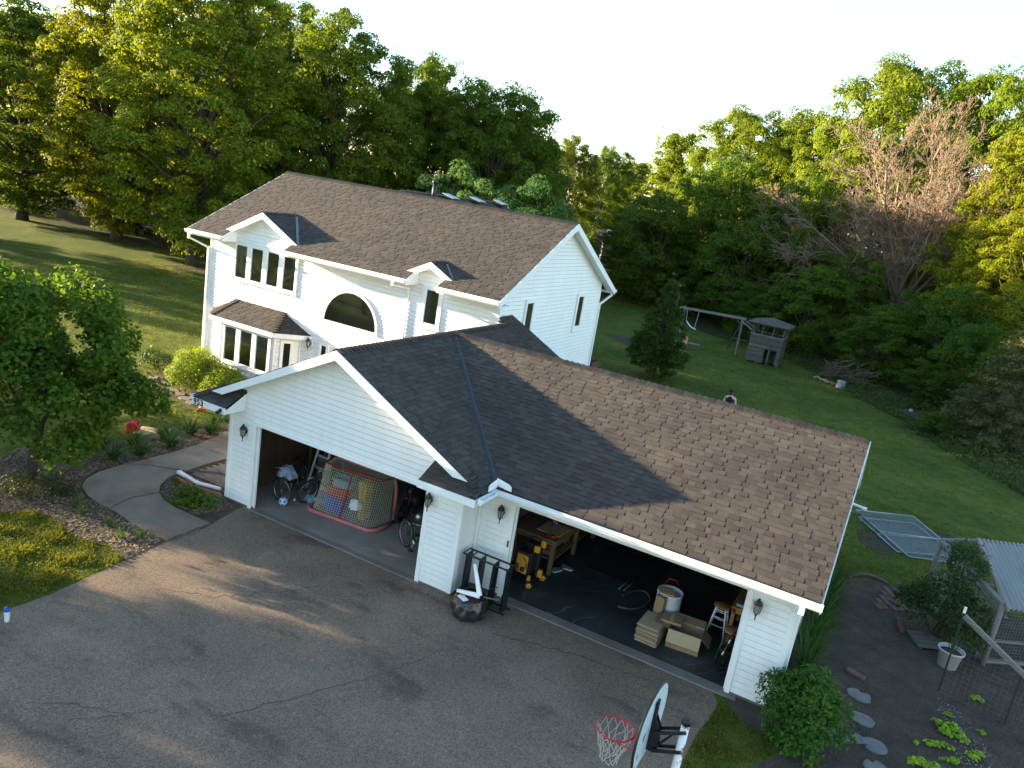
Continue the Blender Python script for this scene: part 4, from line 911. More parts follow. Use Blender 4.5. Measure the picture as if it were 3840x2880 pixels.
# trees left of the drive, beyond the picture's left edge, whose crowns shade the drive and the garage front
for i, (x, y, H, Rr, key) in enumerate(((-14.5,-9.3,8.0,3.0,'street'),(-15.5,-4.4,6.2,2.7,'street'),(-17.5,-16.0,8.6,3.2,'street'),(-13.5,-.2,6.4,1.9,'small'),(-24,-19,11,3.6,'broad'),(-46,8,15,4.2,'tall'),(-58,-14,11.5,4.4,'tall'),(-50,13,16,4.5,'tall'),(-11,-15.5,8.4,3.2,'round'),(-21,-11.8,9.2,3.2,'street'))):
    tree('maple_tree', key, x, y, H, Rr, GRN, ['tree with a low round crown left of the drive','smaller round tree left of the drive nearest the path','tree farther down along the drive','slender small tree by the front lawn','tall tree far down the drive','tall tree at the far side of the left lawn','broad tree beyond the drive at the far side of the left lawn','tallest tree at the far side of the left lawn','tree by the drive near its street end','round tree behind the others along the drive'][i], group='trees beside the drive')

# ------------------------------------------------------------------ bare tree, spruce, near plants
def bare_tree():
    rnd = random.Random(12); seg = []
    def grow(p, d, ln, r, lvl, lift):
        k = 4; q = p; dd = d.copy()
        for i in range(k):
            dd = (dd + Vector((rnd.gauss(0,.09), rnd.gauss(0,.09), rnd.gauss(lift*.12,.05)))).normalized(); q2 = q + dd*ln/k; r2 = r*(1-.2)
            seg.append((q, q2, r, r2)); q, r = q2, r2
            if lvl < 3 or (lvl == 3 and rnd.random() < .35):
                for _ in range((2,2,2,2)[lvl]):
                    ax = Vector((rnd.gauss(0,1), rnd.gauss(0,1), rnd.gauss(0,.6))); side = ax - dd*ax.dot(dd)
                    if side.length < .05: continue
                    side.normalize(); nd = (dd + side*rnd.uniform(.5,1.0) + Vector((0,0,lift*.6))).normalized()
                    grow(q, nd, ln*rnd.uniform(.38,.60)*(1-.1*i), r*rnd.uniform(.42,.6), lvl+1, lift)
    for d, ln, r in (((-.02,0,1),11.5,.30),((.25,.1,1),10.8,.24),((-.3,-.1,1),10.5,.24),((.6,-.1,1),9.6,.2),((-.65,.1,1),9.8,.2),((-1,-.2,.62),10.2,.16),((.9,.2,.8),8.6,.16),((-1,.3,.9),10.2,.17),((-.1,-.6,.9),8.8,.18),((-.45,.5,1),9.5,.18),((.4,-.5,1),9,.18)):
        grow(Vector((0,0,3.8+rnd.uniform(-.6,.8))), Vector(d).normalized(), ln, r, 0, .10)
    for d, ln, r in (((-.95,-.3,.25),9.5,.13),((-.9,.1,.05),8.5,.12),((.7,-.5,.1),6,.10),((-.6,-.7,.2),7.5,.11),((-.8,-.5,.5),9,.13),((-.95,-.1,.45),9,.12)): grow(Vector((0,0,4.0)), Vector(d).normalized(), ln, r, 1, -.08)
    t = thing('bare_tree', 'large leafless tree with reddish grey twigs in front of the right woods', 'tree', (12.4,55.5,0))
    mb = MB(); limb(mb, (0,0,-.1), (-.1,0,4.4), .52, .40, rnd, 5, .01, 12); mb.v = [(x+12.4,y+55.5,z) for x,y,z in mb.v]; mb.build('trunk', M_GREYBARK, t, True)
    P0 = np.array([s[0] for s in seg]); P1 = np.array([s[1] for s in seg]); r0 = np.array([s[2] for s in seg])[:,None]; r1 = np.array([s[3] for s in seg])[:,None]
    r0 = np.maximum(r0,.020); r1 = np.maximum(r1,.013)
    d = P1-P0; d /= np.linalg.norm(d,axis=1,keepdims=True); a = np.cross(d, np.where(np.abs(d[:,2:3])>.9, [[1,0,0]], [[0,0,1]])); a /= np.linalg.norm(a,axis=1,keepdims=True); b = np.cross(a,d)
    ring = [(math.cos(2*math.pi*j/3), math.sin(2*math.pi*j/3)) for j in range(3)]
    v = np.stack([P0+(a*c+b*s_)*r0 for c,s_ in ring]+[P1+(a*c+b*s_)*r1 for c,s_ in ring],1)+np.array([12.4,55.5,0]); n = len(seg)
    base = np.arange(n)[:,None]*6; q = np.concatenate([base+np.array([[j,(j+1)%3,(j+1)%3+3,j+3]]) for j in range(3)])
    np_mesh('branches', v.reshape(-1,3), q, M_TWIG, t); return n
M_TWIG = mat('twig_bark', (.24,.165,.11), (.175,.125,.085), .7, .9)
NSEG = bare_tree()
def spruce(x, y, H, Rr, label, seed, grp=None):
    rng = np.random.default_rng(seed); t = thing('spruce_tree', label, 'tree', (x,y,0), 0, grp)
    mb = MB(); mb.tube([(x,y,-.1),(x,y,H*.97)], [.16,.02], 8); mb.build('trunk', M_BARK, t, True)
    C_, N_ = [], []; z = .35
    while z < H*.98:
        f = 1-z/H; L_ = Rr*(f**.85)*rng.uniform(.9,1.1)+.1; nb = int(9+9*f)
        for j in range(nb):
            a = rng.uniform(0,6.28); l = L_*rng.uniform(.7,1.1); k = int(70*l)+10; u = rng.uniform(.1,1,k)**.8
            px = np.cos(a)*u*l; py = np.sin(a)*u*l; pz = z - .42*l*u + .22*l*u**2.5; w = (.10+.22*(1-u)*u*4*.5)*min(1,l)
            o = rng.normal(size=(k,3))*np.stack([w,w,w*.45],1); C_.append(np.stack([px,py,np.maximum(pz,.05)],1)+o); N_.append(np.tile([[math.cos(a)*.35,math.sin(a)*.35,.9]],(k,1))+rng.normal(size=(k,3))*.5)
        z += .24+.12*f
    c = np.concatenate(C_)+np.array([x,y,0]); o = leaf_mesh('foliage', c, np.concatenate(N_), .085*rng.uniform(.7,1.3,len(c)), .28, M_NEEDLE, t, rng=rng); return t
spruce(18.6, 30.4, 6.3, 3.7, 'dark spruce with drooping branches at the right edge of the lawn', 4)

def near_tree():
    rng = np.random.default_rng(21); rnd = random.Random(21); x, y = -3.66, -2.55
    t = thing('redbud_tree', 'small leafy tree with big round leaves beside the curved path', 'tree', (x,y,0))
    lobes = []
    for i in range(34):
        u = (i+.5)/34; z = 1.4+3.4*u; a = i*2.4+rnd.uniform(-.3,.3); prof = math.sqrt(max(.05,1-((z-2.7)/2.45)**2)); rad = 2.0*prof*rnd.uniform(.7,1.08)
        lobes.append(((rad*math.cos(a), rad*math.sin(a), z), rnd.uniform(.38,.56)))
    lobes += [((.1,-.2,4.35),.55),((.55,-.8,2.6),.6),((.3,-1.0,3.3),.58),((.2,.3,2.6),.7),((-.5,.2,3.3),.7),((.5,-.3,3.1),.6),((1.35,.9,2.5),.55),((1.7,1.25,2.4),.5),((2.0,1.6,2.35),.42),((-1.6,.2,3.2),.55),((1.4,.2,1.45),.4)]
    c, n = crown_cloud(rng, lobes, 150, 18, .15, (0,0,2.2), .5, -.6, .5)
    c += np.array([x,y,0]); leaf_mesh('crown', c, n, 0.062*rng.uniform(.7,1.3,len(c)), .78, M_NEARLEAF, t, .22, rng)
    mb = MB(); limb(mb, (0,0,-.05), (.12,.05,.95), .13, .10, rnd, 4, .03, 10)
    for d in ((-.5,.1,2.2),(.2,.3,2.6),(.7,-.2,2.3),(0,-.5,2.4),(-.2,.6,2.0)):
        limb(mb, (.12,.05,.9), d, .07, .03, rnd, 5, .06, 7)
        for _ in range(5): limb(mb, d, (d[0]*1.6+rnd.uniform(-.8,.8), d[1]*1.6+rnd.uniform(-.8,.8), d[2]+rnd.uniform(.1,1.2)), .025, .008, rnd, 3, .08, 5)
    mb.v = [(p[0]+x,p[1]+y,p[2]) for p in mb.v]; mb.build('trunk', M_BARK, t, True)
near_tree()
def bush(name, label, x, y, lobes, m, leaf, asp, n_cl, n_leaf, cl, seed, cat='bush', group=None, droop=.3, stems=True):
    rng = np.random.default_rng(seed); rnd = random.Random(seed); t = thing(name, label, cat, (x,y,0), 0, group)
    zc = np.mean([l[0][2] for l in lobes]); c, n = crown_cloud(rng, lobes, n_cl, n_leaf, cl, (0,0,zc*.7), .5, -.4, droop); c[:,2] = np.maximum(c[:,2], .02)
    leaf_mesh('foliage', c+np.array([x,y,0]), n, leaf*rng.uniform(.65,1.3,len(c)), asp, m, t, .2, rng)
    if stems:
        mb = MB()
        for lc, lr in lobes:
            for _ in range(2): limb(mb, (x+rnd.uniform(-.12,.12), y+rnd.uniform(-.12,.12), -.02), (x+lc[0], y+lc[1], lc[2]), .018, .006, rnd, 3, .06, 5)
        mb.build('stem', M_BARK, t, True)
    return t
bush('privet_bush', 'bright yellow green rounded hedge bush at the left corner of the bay window', -7.55, 5.45, [((0,0,.80),.72),((-.40,.1,.55),.6),((.4,-.2,.5),.6),((-.1,-.4,.45),.55)], M_HEDGE, .030, .6, 330, 34, .09, 31, group='yellow green hedge bushes under the bay window')
bush('privet_bush', 'bright yellow green hedge bush under the bay window panes', -6.25, 5.5, [((0,0,.55),.62),((-.5,0,.55),.58),((.55,0,.45),.5),((1.0,0,.40),.45),((.1,-.4,.35),.5)], M_HEDGE, .030, .6, 330, 34, .09, 32, group='yellow green hedge bushes under the bay window')
bush('ninebark_bush', 'fresh green leafy bush at the front corner of the far garage', 13.68, .35, [((0,0,.72),.52),((-.35,.05,.62),.42),((.3,-.05,.55),.44),((0,-.3,.45),.42),((.05,-.55,.28),.34),((-.2,-.3,.3),.36),((.1,.25,.85),.34)], M_BUSH, .046, .42, 210, 34, .10, 33, droop=.5)
bush('rose_bush', 'tall dark leafy shrub growing in front of the wooden coop frame', 15.85, 6.35, [((0,0,1.0),.62),((.2,.3,1.75),.42),((-.45,0,.7),.5),((.4,-.2,.8),.55),((.1,.1,2.15),.28),((.5,-.45,.5),.4)], M_DARKLEAF, .040, .5, 220, 30, .11, 34, droop=.4)
def blades(name, label, x, y, n, ln, w, m, seed, group=None, cat='plant', spread=.55):
    rng = np.random.default_rng(seed); V = []; F = []
    for i in range(n):
        a = rng.uniform(0,6.28); l = ln*rng.uniform(.6,1.15); r0 = rng.uniform(0,.09); sp = spread*rng.uniform(.5,1.3); k0 = len(V); d = np.array([math.cos(a),math.sin(a)]); s = np.array([-d[1],d[0]])*w*rng.uniform(.7,1.2)
        for j in range(5):
            u = j/4; h = l*(u-.62*sp*u**2.2); rr = r0+l*sp*u**1.3; ww = (1-.85*u)*(.6+.4*min(1,u*4)); p = d*rr
            V.append((x+p[0]-s[0]*ww, y+p[1]-s[1]*ww, max(.01,h))); V.append((x+p[0]+s[0]*ww, y+p[1]+s[1]*ww, max(.012,h+.004)))
        F += [(k0+2*j,k0+2*j+1,k0+2*j+3,k0+2*j+2) for j in range(4)]
    o = np_mesh(name, np.array(V), np.array(F), m); tag(o, label, cat, group); return o
DL = [(-4.15,.55,'daylily clump by the red can, nearest the tree'),(-3.45,.22,'daylily clump hanging over the path edge by the hose end'),(-4.2,1.55,'daylily clump beside the tan board'),(-3.5,1.25,'daylily clump at the path edge, below the tan board'),(-3.95,2.25,'daylily clump right of the tan board'),(-3.65,2.75,'daylily clump at the path edge farther up from the board'),(-4.1,3.25,'daylily clump farther up the path bed'),(-4.35,3.9,'daylily clump farthest up the path bed toward the stone path'),(-3.6,-.45,'daylily clump under the tree beside the hose end'),(-4.4,-.3,'daylily clump under the tree on its shaded side')]
for i, (x, y, lab) in enumerate(DL): blades('daylily_plant', lab, x, y, 130, .66, .015, M_LILY, 50+i, 'daylilies along the path', spread=.78)
ST = [(13.42,2.6),(13.5,3.2),(13.42,3.8),(13.55,4.4),(13.45,5.0),(13.52,5.6),(13.45,6.2),(13.55,6.8),(13.5,7.3)]
ORD = ['nearest the fresh green corner bush','second from the green corner bush','third from the green corner bush','fourth from the green corner bush','fifth from the green corner bush','fourth from the lawn end','third from the lawn end','second from the lawn end','at the lawn end of the row']
for i, (x, y) in enumerate(ST): blades('daylily_plant', 'tall daylily along the far garage end wall, ' + ORD[i], x, y, 105, .95, .015, M_LILY, 70+i, 'daylilies along the far garage end wall', spread=.5)
bush('hosta_plant', 'low broad leafed plant in the bed by the near garage door', -.35, -.72, [((0,0,.14),.26),((-.3,.05,.12),.24),((.28,-.05,.12),.24),((.5,.15,.1),.2),((-.1,-.22,.1),.22)], M_NEARLEAF, .055, .6, 230, 9, .07, 90, 'plant', stems=False)
bush('hosta_plant', 'tiny leafy plant alone in the bed beside the path curve', -1.35, -.42, [((0,0,.07),.14)], M_NEARLEAF, .04, .55, 500, 7, .04, 91, 'plant', stems=False)
for i, (x, y, r, lab) in enumerate([(-3.0,-3.25,.42,'dark shrub at the lawn corner under the small tree'),(-2.72,-2.72,.36,'dark shrub between the small tree and the path'),(-2.35,-2.55,.26,'small dark shrub nearest the path under the small tree')]):
    bush('juniper_bush', lab, x, y, [((0,0,r*.6),r*.8),((r*.6,0,r*.4),r*.6),((-r*.6,.1,r*.4),r*.6)], M_DARKLEAF, .03, .4, 170, 22, .07, 95+i, group='dark shrubs under the small tree')
for i, (x, y) in enumerate([(-1.3,-2.85),(-.5,-2.75),(.15,-2.95),(-1.75,-2.7),(.45,-2.7)]):
    blades('weed_plant', ['grassy weed tuft in the mulch midway along the path','grassy weed tuft in the mulch near the path joint','grassy weed tuft in the mulch near the drive','grassy weed tuft in the mulch farthest from the drive','small grassy weed tuft in the mulch corner by drive and path'][i], x, y, 34, .28, .010, M_LILY, 100+i, 'weed tufts in the mulch', spread=.4)

# weeds and saplings along the edge of the woods, too many to count
def undergrowth():
    rng = np.random.default_rng(77); E_ = [(1.5,44.5),(5.9,43.6),(7.3,42.6),(9.4,39.5),(11.96,35),(14.6,31.2),(16.7,26),(19.1,22.2),(23,17)]; C_, N_ = [], []
    for a, b in zip(E_[:-1], E_[1:]):
        ln = math.dist(a, b); k = int(ln*16)
        for _ in range(k):
            f = rng.uniform(); off = abs(rng.normal())*1.5-.25; d = np.array([b[0]-a[0], b[1]-a[1]])/ln; p = np.array([a[0]+(b[0]-a[0])*f, a[1]+(b[1]-a[1])*f])+np.array([-d[1], d[0]])*off
            h = rng.uniform(.12,.3)+max(0,off)*.25; n = int(14+26*h); q = rng.normal(size=(n,3))*np.array([.16+.2*h,.16+.2*h,h*.45])+np.array([p[0],p[1],h*.5]); q[:,2] = np.maximum(q[:,2],.02); C_.append(q); N_.append(rng.normal(size=(n,3))*.6+np.array([0,-.2,.8]))
    c = np.concatenate(C_); tag(leaf_mesh('undergrowth', c, np.concatenate(N_), .055*rng.uniform(.6,1.4,len(c)), .45, M_UNDER, None, .2, rng), kind='stuff')
M_UNDER = leaf_mat('undergrowth_leaves', (.030,.058,.012), (.075,.115,.024), .35)
undergrowth()
bush('viburnum_bush', 'dark low shrub at the end of the flagstone path left of the hedge', -10.2, 5.9, [((0,0,.4),.42),((.4,.1,.3),.35),((-.35,0,.3),.35)], M_DARKLEAF, .035, .5, 200, 26, .09, 140)
# grass blades on the nearest lawns, chips on the mulch, crumbs on the soil
def inside(px, py, poly):
    r = np.zeros(len(px), bool); n = len(poly)
    for i in range(n):
        x1, y1 = poly[i]; x2, y2 = poly[i-1]
        c = ((y1 > py) != (y2 > py)) & (px < (x2-x1)*(py-y1)/(y2-y1+1e-12)+x1); r ^= c
    return r
def scatter(poly, n, rng):
    xs_ = [p[0] for p in poly]; ys_ = [p[1] for p in poly]; X = rng.uniform(min(xs_), max(xs_), n); Y = rng.uniform(min(ys_), max(ys_), n); k = inside(X, Y, poly); return X[k], Y[k]
def grass(poly, dens, h, seed):
    rng = np.random.default_rng(seed); xs_ = [p[0] for p in poly]; ys_ = [p[1] for p in poly]; X, Y = scatter(poly, int(dens*(max(xs_)-min(xs_))*(max(ys_)-min(ys_))), rng)
    n = len(X); cl = .6+.55*np.sin(X*5.1+1.3*np.sin(Y*3.7))*np.sin(Y*4.3+X); hh = h*rng.uniform(.5,1.2,n)*np.clip(cl,.35,1.3); a = rng.uniform(0,6.28,n); w = .007*rng.uniform(.7,1.4,n); lean = rng.normal(size=(n,2))*hh[:,None]*.55
    b = np.stack([X,Y,np.zeros(n)],1); s = np.stack([np.cos(a)*w,np.sin(a)*w,np.zeros(n)],1); m1 = b+np.stack([lean[:,0]*.35,lean[:,1]*.35,hh*.6],1); tp = b+np.stack([lean[:,0],lean[:,1],hh],1)
    return np.stack([b-s,b+s,m1+s*.8,tp],1).reshape(-1,3)
LAWN_A = [(1.14,-5.97),(1.08,-4.3),(1.0,-3.5),(.23,-3.32),(-.3,-3.52),(-.74,-3.52),(-1.4,-3.38),(-1.98,-3.44),(-2.46,-3.97),(-3.3,-4.12),(-4.6,-3.5),(-7,-5),(-3,-9.5),(1.2,-9)]
LAWN_B = [(-3.66,4.3),(-4.75,4.25),(-4.55,3.0),(-4.22,1.8),(-4.42,.9),(-4.7,.2),(-5.6,-.5),(-8.5,1.5),(-9.5,4.0),(-8.6,4.3),(-6.2,3.9)]
LAWN_C = [(12.26,-3.5),(12.2,-1.4),(12.2,-.7),(12.3,.2),(12.6,.18),(12.9,-.05),(13.25,0),(13.4,-.5),(13.0,-1.13),(13.3,-2.2),(13.6,-3.5)]
LAWN_D = [(13.7,8.1),(14.2,8.45),(15.6,9.0),(17.6,9.4),(21,10),(21,15),(13.5,16),(13.3,8.0)]
LAWN_E = [(3.5,24),(14,17),(19,17),(18.6,22),(16.5,26),(14.4,31),(11.7,35),(7.2,42),(5.5,43.5),(1.5,40),(-2,34)]
LAWN_F = [(-10,7.5),(-9.5,5.5),(-11,2.5),(-33,13),(-30,24),(-14,26)]
gv = np.concatenate([grass(LAWN_E,46,.11,5), grass(LAWN_F,95,.12,6), grass(LAWN_A,1700,.085,1), grass(LAWN_B,420,.075,2), grass(LAWN_C,1800,.07,3), grass(LAWN_D,380,.07,4)])
tag(np_mesh('lawn_blades', gv, np.arange(len(gv)).reshape(-1,4), M_GRASS), kind='stuff')
def chips(name, polys, dens, size, m, seed, z=.012, asp=.3):
    rng = np.random.default_rng(seed); V = []
    for poly in polys:
        xs_ = [p[0] for p in poly]; ys_ = [p[1] for p in poly]; X, Y = scatter(poly, int(dens*(max(xs_)-min(xs_))*(max(ys_)-min(ys_))), rng); n = len(X)
        a = rng.uniform(0,3.14,n); s = size*rng.uniform(.4,1.4,n); ti = rng.normal(size=n)*.3; d = np.stack([np.cos(a)*s,np.sin(a)*s,ti*s],1); p = np.stack([-np.sin(a)*s*asp,np.cos(a)*s*asp,rng.normal(size=n)*.3*s*asp],1); c = np.stack([X,Y,z+rng.uniform(0,.018,n)],1)
        V.append(np.stack([c-d-p*.7,c+d-p,c+d+p*.7,c-d+p],1).reshape(-1,3))
    V = np.concatenate(V); tag(np_mesh(name, V, np.arange(len(V)).reshape(-1,4), m), kind='stuff')
M_CHIP = mat('wood_chips', (.26,.19,.12), (.15,.105,.065), 3, .9, island=.45)
M_CRUMB = mat('soil_crumbs', (.085,.07,.058), (.05,.042,.036), 5, .95, island=.5)
M_PEBBLE = mat('pale_pebbles', (.24,.225,.20), (.14,.13,.12), 9, .8, island=.4)
chips('mulch_chips', [[(1.02,-3.45),(.23,-3.29),(-.3,-3.5),(-.74,-3.5),(-1.4,-3.36),(-1.98,-3.42),(-2.46,-3.95),(-3.3,-4.1),(-4.6,-3.4),(-5.6,-1.8),(-5.3,-.6),(-4.6,.2),(-4.4,.9),(-4.2,1.8),(-4.55,3.0),(-4.75,4.3),(-3.7,4.3),(-3.5,2.9),(-3.25,1.9),(-3.2,.2),(-3.2,-1.2),(-2.95,-1.7),(-2.6,-2.05),(-2.05,-2.27),(.8,-2.43)], [(.6,-.25),(.3,-1.15),(-.7,-1.1),(-1.15,-.9),(-1.5,-.6),(-1.75,-.2),(-1.8,.3),(0,.3),(0,0)]], 900, .028, M_CHIP, 5)
chips('soil_crumbs', [GARDEN[:8]+[(18,-4),(18,8.8)]+GARDEN[11:]], 260, .013, M_CRUMB, 6, .010, .6)
chips('gravel_pebbles', [[(15.9,3.6),(16.3,3.4),(16.7,2.6),(16.9,1.6),(16.7,.8),(16.2,1.2),(16.2,2.2),(15.9,3.0)]], 330, .013, M_PEBBLE, 7, .012, .8)
chips('drive_litter', [[(5.6,-.1),(7.2,.5),(12.0,.5),(11.8,.1),(7.6,.2),(6.6,-.4)]], 55, .014, M_CHIP, 8, .008)

# ------------------------------------------------------------------ things in and around the near garage
def wires(name, segs, r, m, parent=None, nside=3):
    P0 = np.array([s[0] for s in segs], float); P1 = np.array([s[1] for s in segs], float); d = P1-P0; l = np.linalg.norm(d,axis=1,keepdims=True); d = d/np.maximum(l,1e-6)
    a = np.cross(d, np.where(np.abs(d[:,2:3])>.9, [[1.,0,0]], [[0,0,1.]])); a /= np.linalg.norm(a,axis=1,keepdims=True)+1e-9; b = np.cross(a,d)
    ring = [(math.cos(2*math.pi*j/nside)*r, math.sin(2*math.pi*j/nside)*r) for j in range(nside)]
    v = np.stack([P0+a*c+b*s for c,s in ring]+[P1+a*c+b*s for c,s in ring],1).reshape(-1,3); base = np.arange(len(segs))[:,None]*2*nside
    q = np.concatenate([base+np.array([[j,(j+1)%nside,(j+1)%nside+nside,j+nside]]) for j in range(nside)]); return np_mesh(name, v, q, m, parent)
def arc(c, u, v, r, a0, a1, n): return [Vector(c)+Vector(u)*r*math.cos(a0+(a1-a0)*i/n)+Vector(v)*r*math.sin(a0+(a1-a0)*i/n) for i in range(n+1)]
def hockey_goal():
    o = Vector((1.83,.93,.02)); u = Vector((.9966,.083,0)); v = Vector((-.083,.9966,0)); z = Vector((0,0,1)); W_ = 1.82
    P = lambda a, b, h: o+u*a+v*b+z*h
    t = thing('hockey_goal', 'old hockey goal with faded pink frame and sagging net in the near garage doorway', 'hockey goal', tuple(P(.9,.4,0)))
    mb = MB(); mb.tube([P(-.10,.86,.035),P(-.12,.4,.035),P(-.06,.10,.035),P(.06,0,.035),P(W_-.06,0,.035),P(W_+.06,.10,.035),P(W_+.12,.4,.035),P(W_+.10,.86,.035)], .048, 9); mb.build('base_bar', M_PINK, t, True)
    for a in (-.02, W_+.02):
        s = 1 if a > 1 else -1
        mb = MB(); mb.tube([P(a+s*.08,.87,.02),P(a+s*.05,.87,.9),P(a,.86,1.10),P(a-s*.12,.85,1.19)], .042, 9); mb.build('post', M_PINK, t, True)
    mb = MB(); mb.tube([P(.08,.85,1.195),P(W_-.08,.85,1.195)], .04, 9); mb.build('crossbar', M_PINK, t, True)
    mb = MB(); mb.tube([P(.0,.84,1.17),P(.06,.46,1.18),P(.14,.40,1.18),P(W_-.14,.40,1.18),P(W_-.06,.46,1.18),P(W_,.84,1.17)], .017, 7); mb.tube([P(W_*.5,.40,1.18),P(W_*.5,.19,.62),P(W_*.5,.01,.06)], .015, 7); mb.build('back_brace', M_RED, t, True)
    segs = []; nu, nv = 27, 19
    def S(i, j):
        a = i/nu; b = j/nv; s = math.sin(math.pi*b)*(.05+.03*math.sin(a*9))-.03*math.sin(math.pi*2*a)*b
        return P(.10+(W_-.20)*a+.0*b, .40*(1-b)**1.15+.035*b+.10*s+.05*math.sin(math.pi*b)*math.cos(a*6.28*2), 1.17*(1-b)+.05*b-.10*math.sin(math.pi*b)*(1-abs(2*a-1))*.5)
    for i in range(nu+1):
        for j in range(nv):
            segs.append((S(i,j),S(i,j+1)))
            if i < nu: segs.append((S(i,j),S(i+1,j)))
    for s_, aa in ((-1,0),(1,nu)):                      # side panels back to the posts
        E_ = lambda b: P(-.03 if s_ < 0 else W_+.03, .84, 1.15*(1-b)+.05*b)
        for j in range(nv+1):
            p = S(aa,j); q = E_(j/nv); k = 9
            for i in range(k):
                segs.append((p.lerp(q,i/k)+v*.0, p.lerp(q,(i+1)/k)))
                if j < nv: segs.append((p.lerp(q,i/k), S(aa,j+1).lerp(E_((j+1)/nv),i/k)))
    for i in range(nu+1):
        for k in range(7): p, q = S(i,0), P(.02+(W_-.04)*i/nu,.83,1.17); segs.append((p.lerp(q,k/7),p.lerp(q,(k+1)/7)))
        if i < nu:
            for k in range(1,7): segs.append((S(i,0).lerp(P(.02+(W_-.04)*i/nu,.83,1.17),k/7), S(i+1,0).lerp(P(.02+(W_-.04)*(i+1)/nu,.83,1.17),k/7)))
    wires('net', segs, .0062, M_NET, t)
hockey_goal()
def crate(name, label, cat, x, y, z, w, d, h, m, rz=0, group=None):
    mb = MB(); t = .02; hx, hy = w/2, d/2
    for a, b in (((-hx,-hy),(hx,-hy)),((hx,-hy),(hx,hy)),((hx,hy),(-hx,hy)),((-hx,hy),(-hx,-hy))):
        mb.bar((a[0]*.92,a[1]*.92,h*.5),(b[0]*.92,b[1]*.92,h*.5),t,h,(0,0,1)); mb.bar((a[0],a[1],h-.02),(b[0],b[1],h-.02),.05,.04)
        for k in range(1,6): p = Vector((a[0],a[1],0)).lerp(Vector((b[0],b[1],0)),k/6)*.95; mb.cbox((p.x,p.y,h*.5),(.03,.03,h*.9))
    mb.box(-hx*.92,hx*.92,-hy*.92,hy*.92,.0,.02); M_ = Matrix.Translation((x,y,z)) @ Matrix.Rotation(rz,4,'Z'); mb.v = [tuple(M_ @ Vector(p)) for p in mb.v]
    return tag(mb.build(name, m), label, cat, group)
M_TOYY = mat('yellow_plastic', (.55,.33,.03), (.46,.27,.025), 4, .4); M_TEAL = mat('teal_cloth', (.22,.36,.40), (.16,.28,.32), 8, .9); M_GREYCLOTH = mat('blue_grey_cloth', (.26,.30,.38), (.19,.22,.29), 7, .9); M_WHITECLOTH = mat('white_paper', (.6,.6,.62), (.5,.5,.53), 7, .9)
crate('storage_crate', 'red plastic crate behind the left half of the goal net', 'crate', 2.28, 1.52, .42, .55, .4, .26, M_RED, .1)
crate('storage_crate', 'dark blue plastic crate below the red crate behind the goal net', 'crate', 2.25, 1.50, .015, .6, .45, .40, M_BLUE, .05)
crate('storage_crate', 'pale blue plastic crate on top of the red crate behind the net', 'crate', 2.38, 1.55, .69, .5, .38, .20, M_TEAL, .2)
def crumple(name, label, cat, x, y, z, r, hz, m, seed, n=26):
    rng = np.random.default_rng(seed); mb = MB(); ph = rng.uniform(0,6.28,8); am = rng.uniform(.1,.3,8)
    V = []
    for i in range(10):
        th = math.pi*(.02+.52*i/9)
        for j in range(n):
            a = 2*math.pi*j/n; k = 1+sum(am[q]*math.sin((q+2)*a*(1 if q % 2 else -1)+ph[q]+i*.5)*.35 for q in range(6))+.12*rng.normal()
            V.append((x+r*k*math.sin(th)*math.cos(a), y+r*.8*k*math.sin(th)*math.sin(a), z+max(.004,hz*(math.cos(th)*(.75+.25*k)))))
    F = [(i*n+j,i*n+(j+1)%n,(i+1)*n+(j+1)%n,(i+1)*n+j) for i in range(9) for j in range(n)]; F.append(tuple(range(n))); mb.add(V,F)
    return tag(mb.build(name, m, None, True), label, cat)
mb = MB(); mb.prism([(2.95,1.45,.02),(3.12,1.45,.02),(3.10,1.45,.95),(3.0,1.45,1.0),(2.86,1.45,.98),(2.90,1.45,.6)], (0,.28,0)); mb.prism([(2.90,1.44,.72),(3.14,1.44,.70),(3.15,1.44,.76),(2.90,1.44,.78)], (0,.30,0)); mb.bar((3.05,1.40,.05),(3.02,1.40,.98),.05)
tag(mb.build('toy_slide', M_TOYY, None, False, .02), 'yellow plastic toy standing behind the right half of the goal net', 'toy')
crumple('paper_bag', 'crumpled white paper bag caught behind the right side of the goal net', 'bag', 3.02, 1.22, .40, .16, .22, M_WHITECLOTH, 3)
crumple('rag', 'crumpled teal rag on the garage floor left of the goal', 'rag', 1.50, 1.42, .013, .2, .16, M_TEAL, 4); crumple('jacket', 'blue grey jacket thrown over the dark bicycle', 'jacket', .98, 1.02, .62, .24, .30, M_GREYCLOTH, 5)
def ball(name, label, x, y, z, r, m, m2=None):
    mb = MB(); mb.lathe([(r*math.sin(math.pi*i/12)+1e-5, -r*math.cos(math.pi*i/12)) for i in range(13)], (x,y,z), 20); o = mb.build(name, m, None, True); tag(o, label, 'ball')
    if m2:
        s = MB()
        for d in ((0,-1,.3),(.8,-.5,.3),(-.8,-.5,.2),(0,-.3,1),(.4,-.8,-.5),(-.4,-.8,-.5)): s.lathe([(1e-4,r*1.006),(r*.28,r*.97),(r*.30,r*.955)], (x,y,z), 5, d)
        s.build('panel', m2, o, True)
    return o
ball('football', 'pale blue football leaning against the dark bicycle wheel', 1.22, .70, .122, .11, mat('ball_paint', (.45,.52,.60), (.38,.44,.52), 4, .4), M_BLUE); ball('tennis_ball', 'small pale ball on the garage floor beside the dark bicycle', 1.22, 1.10, .047, .035, M_WHITECLOTH)
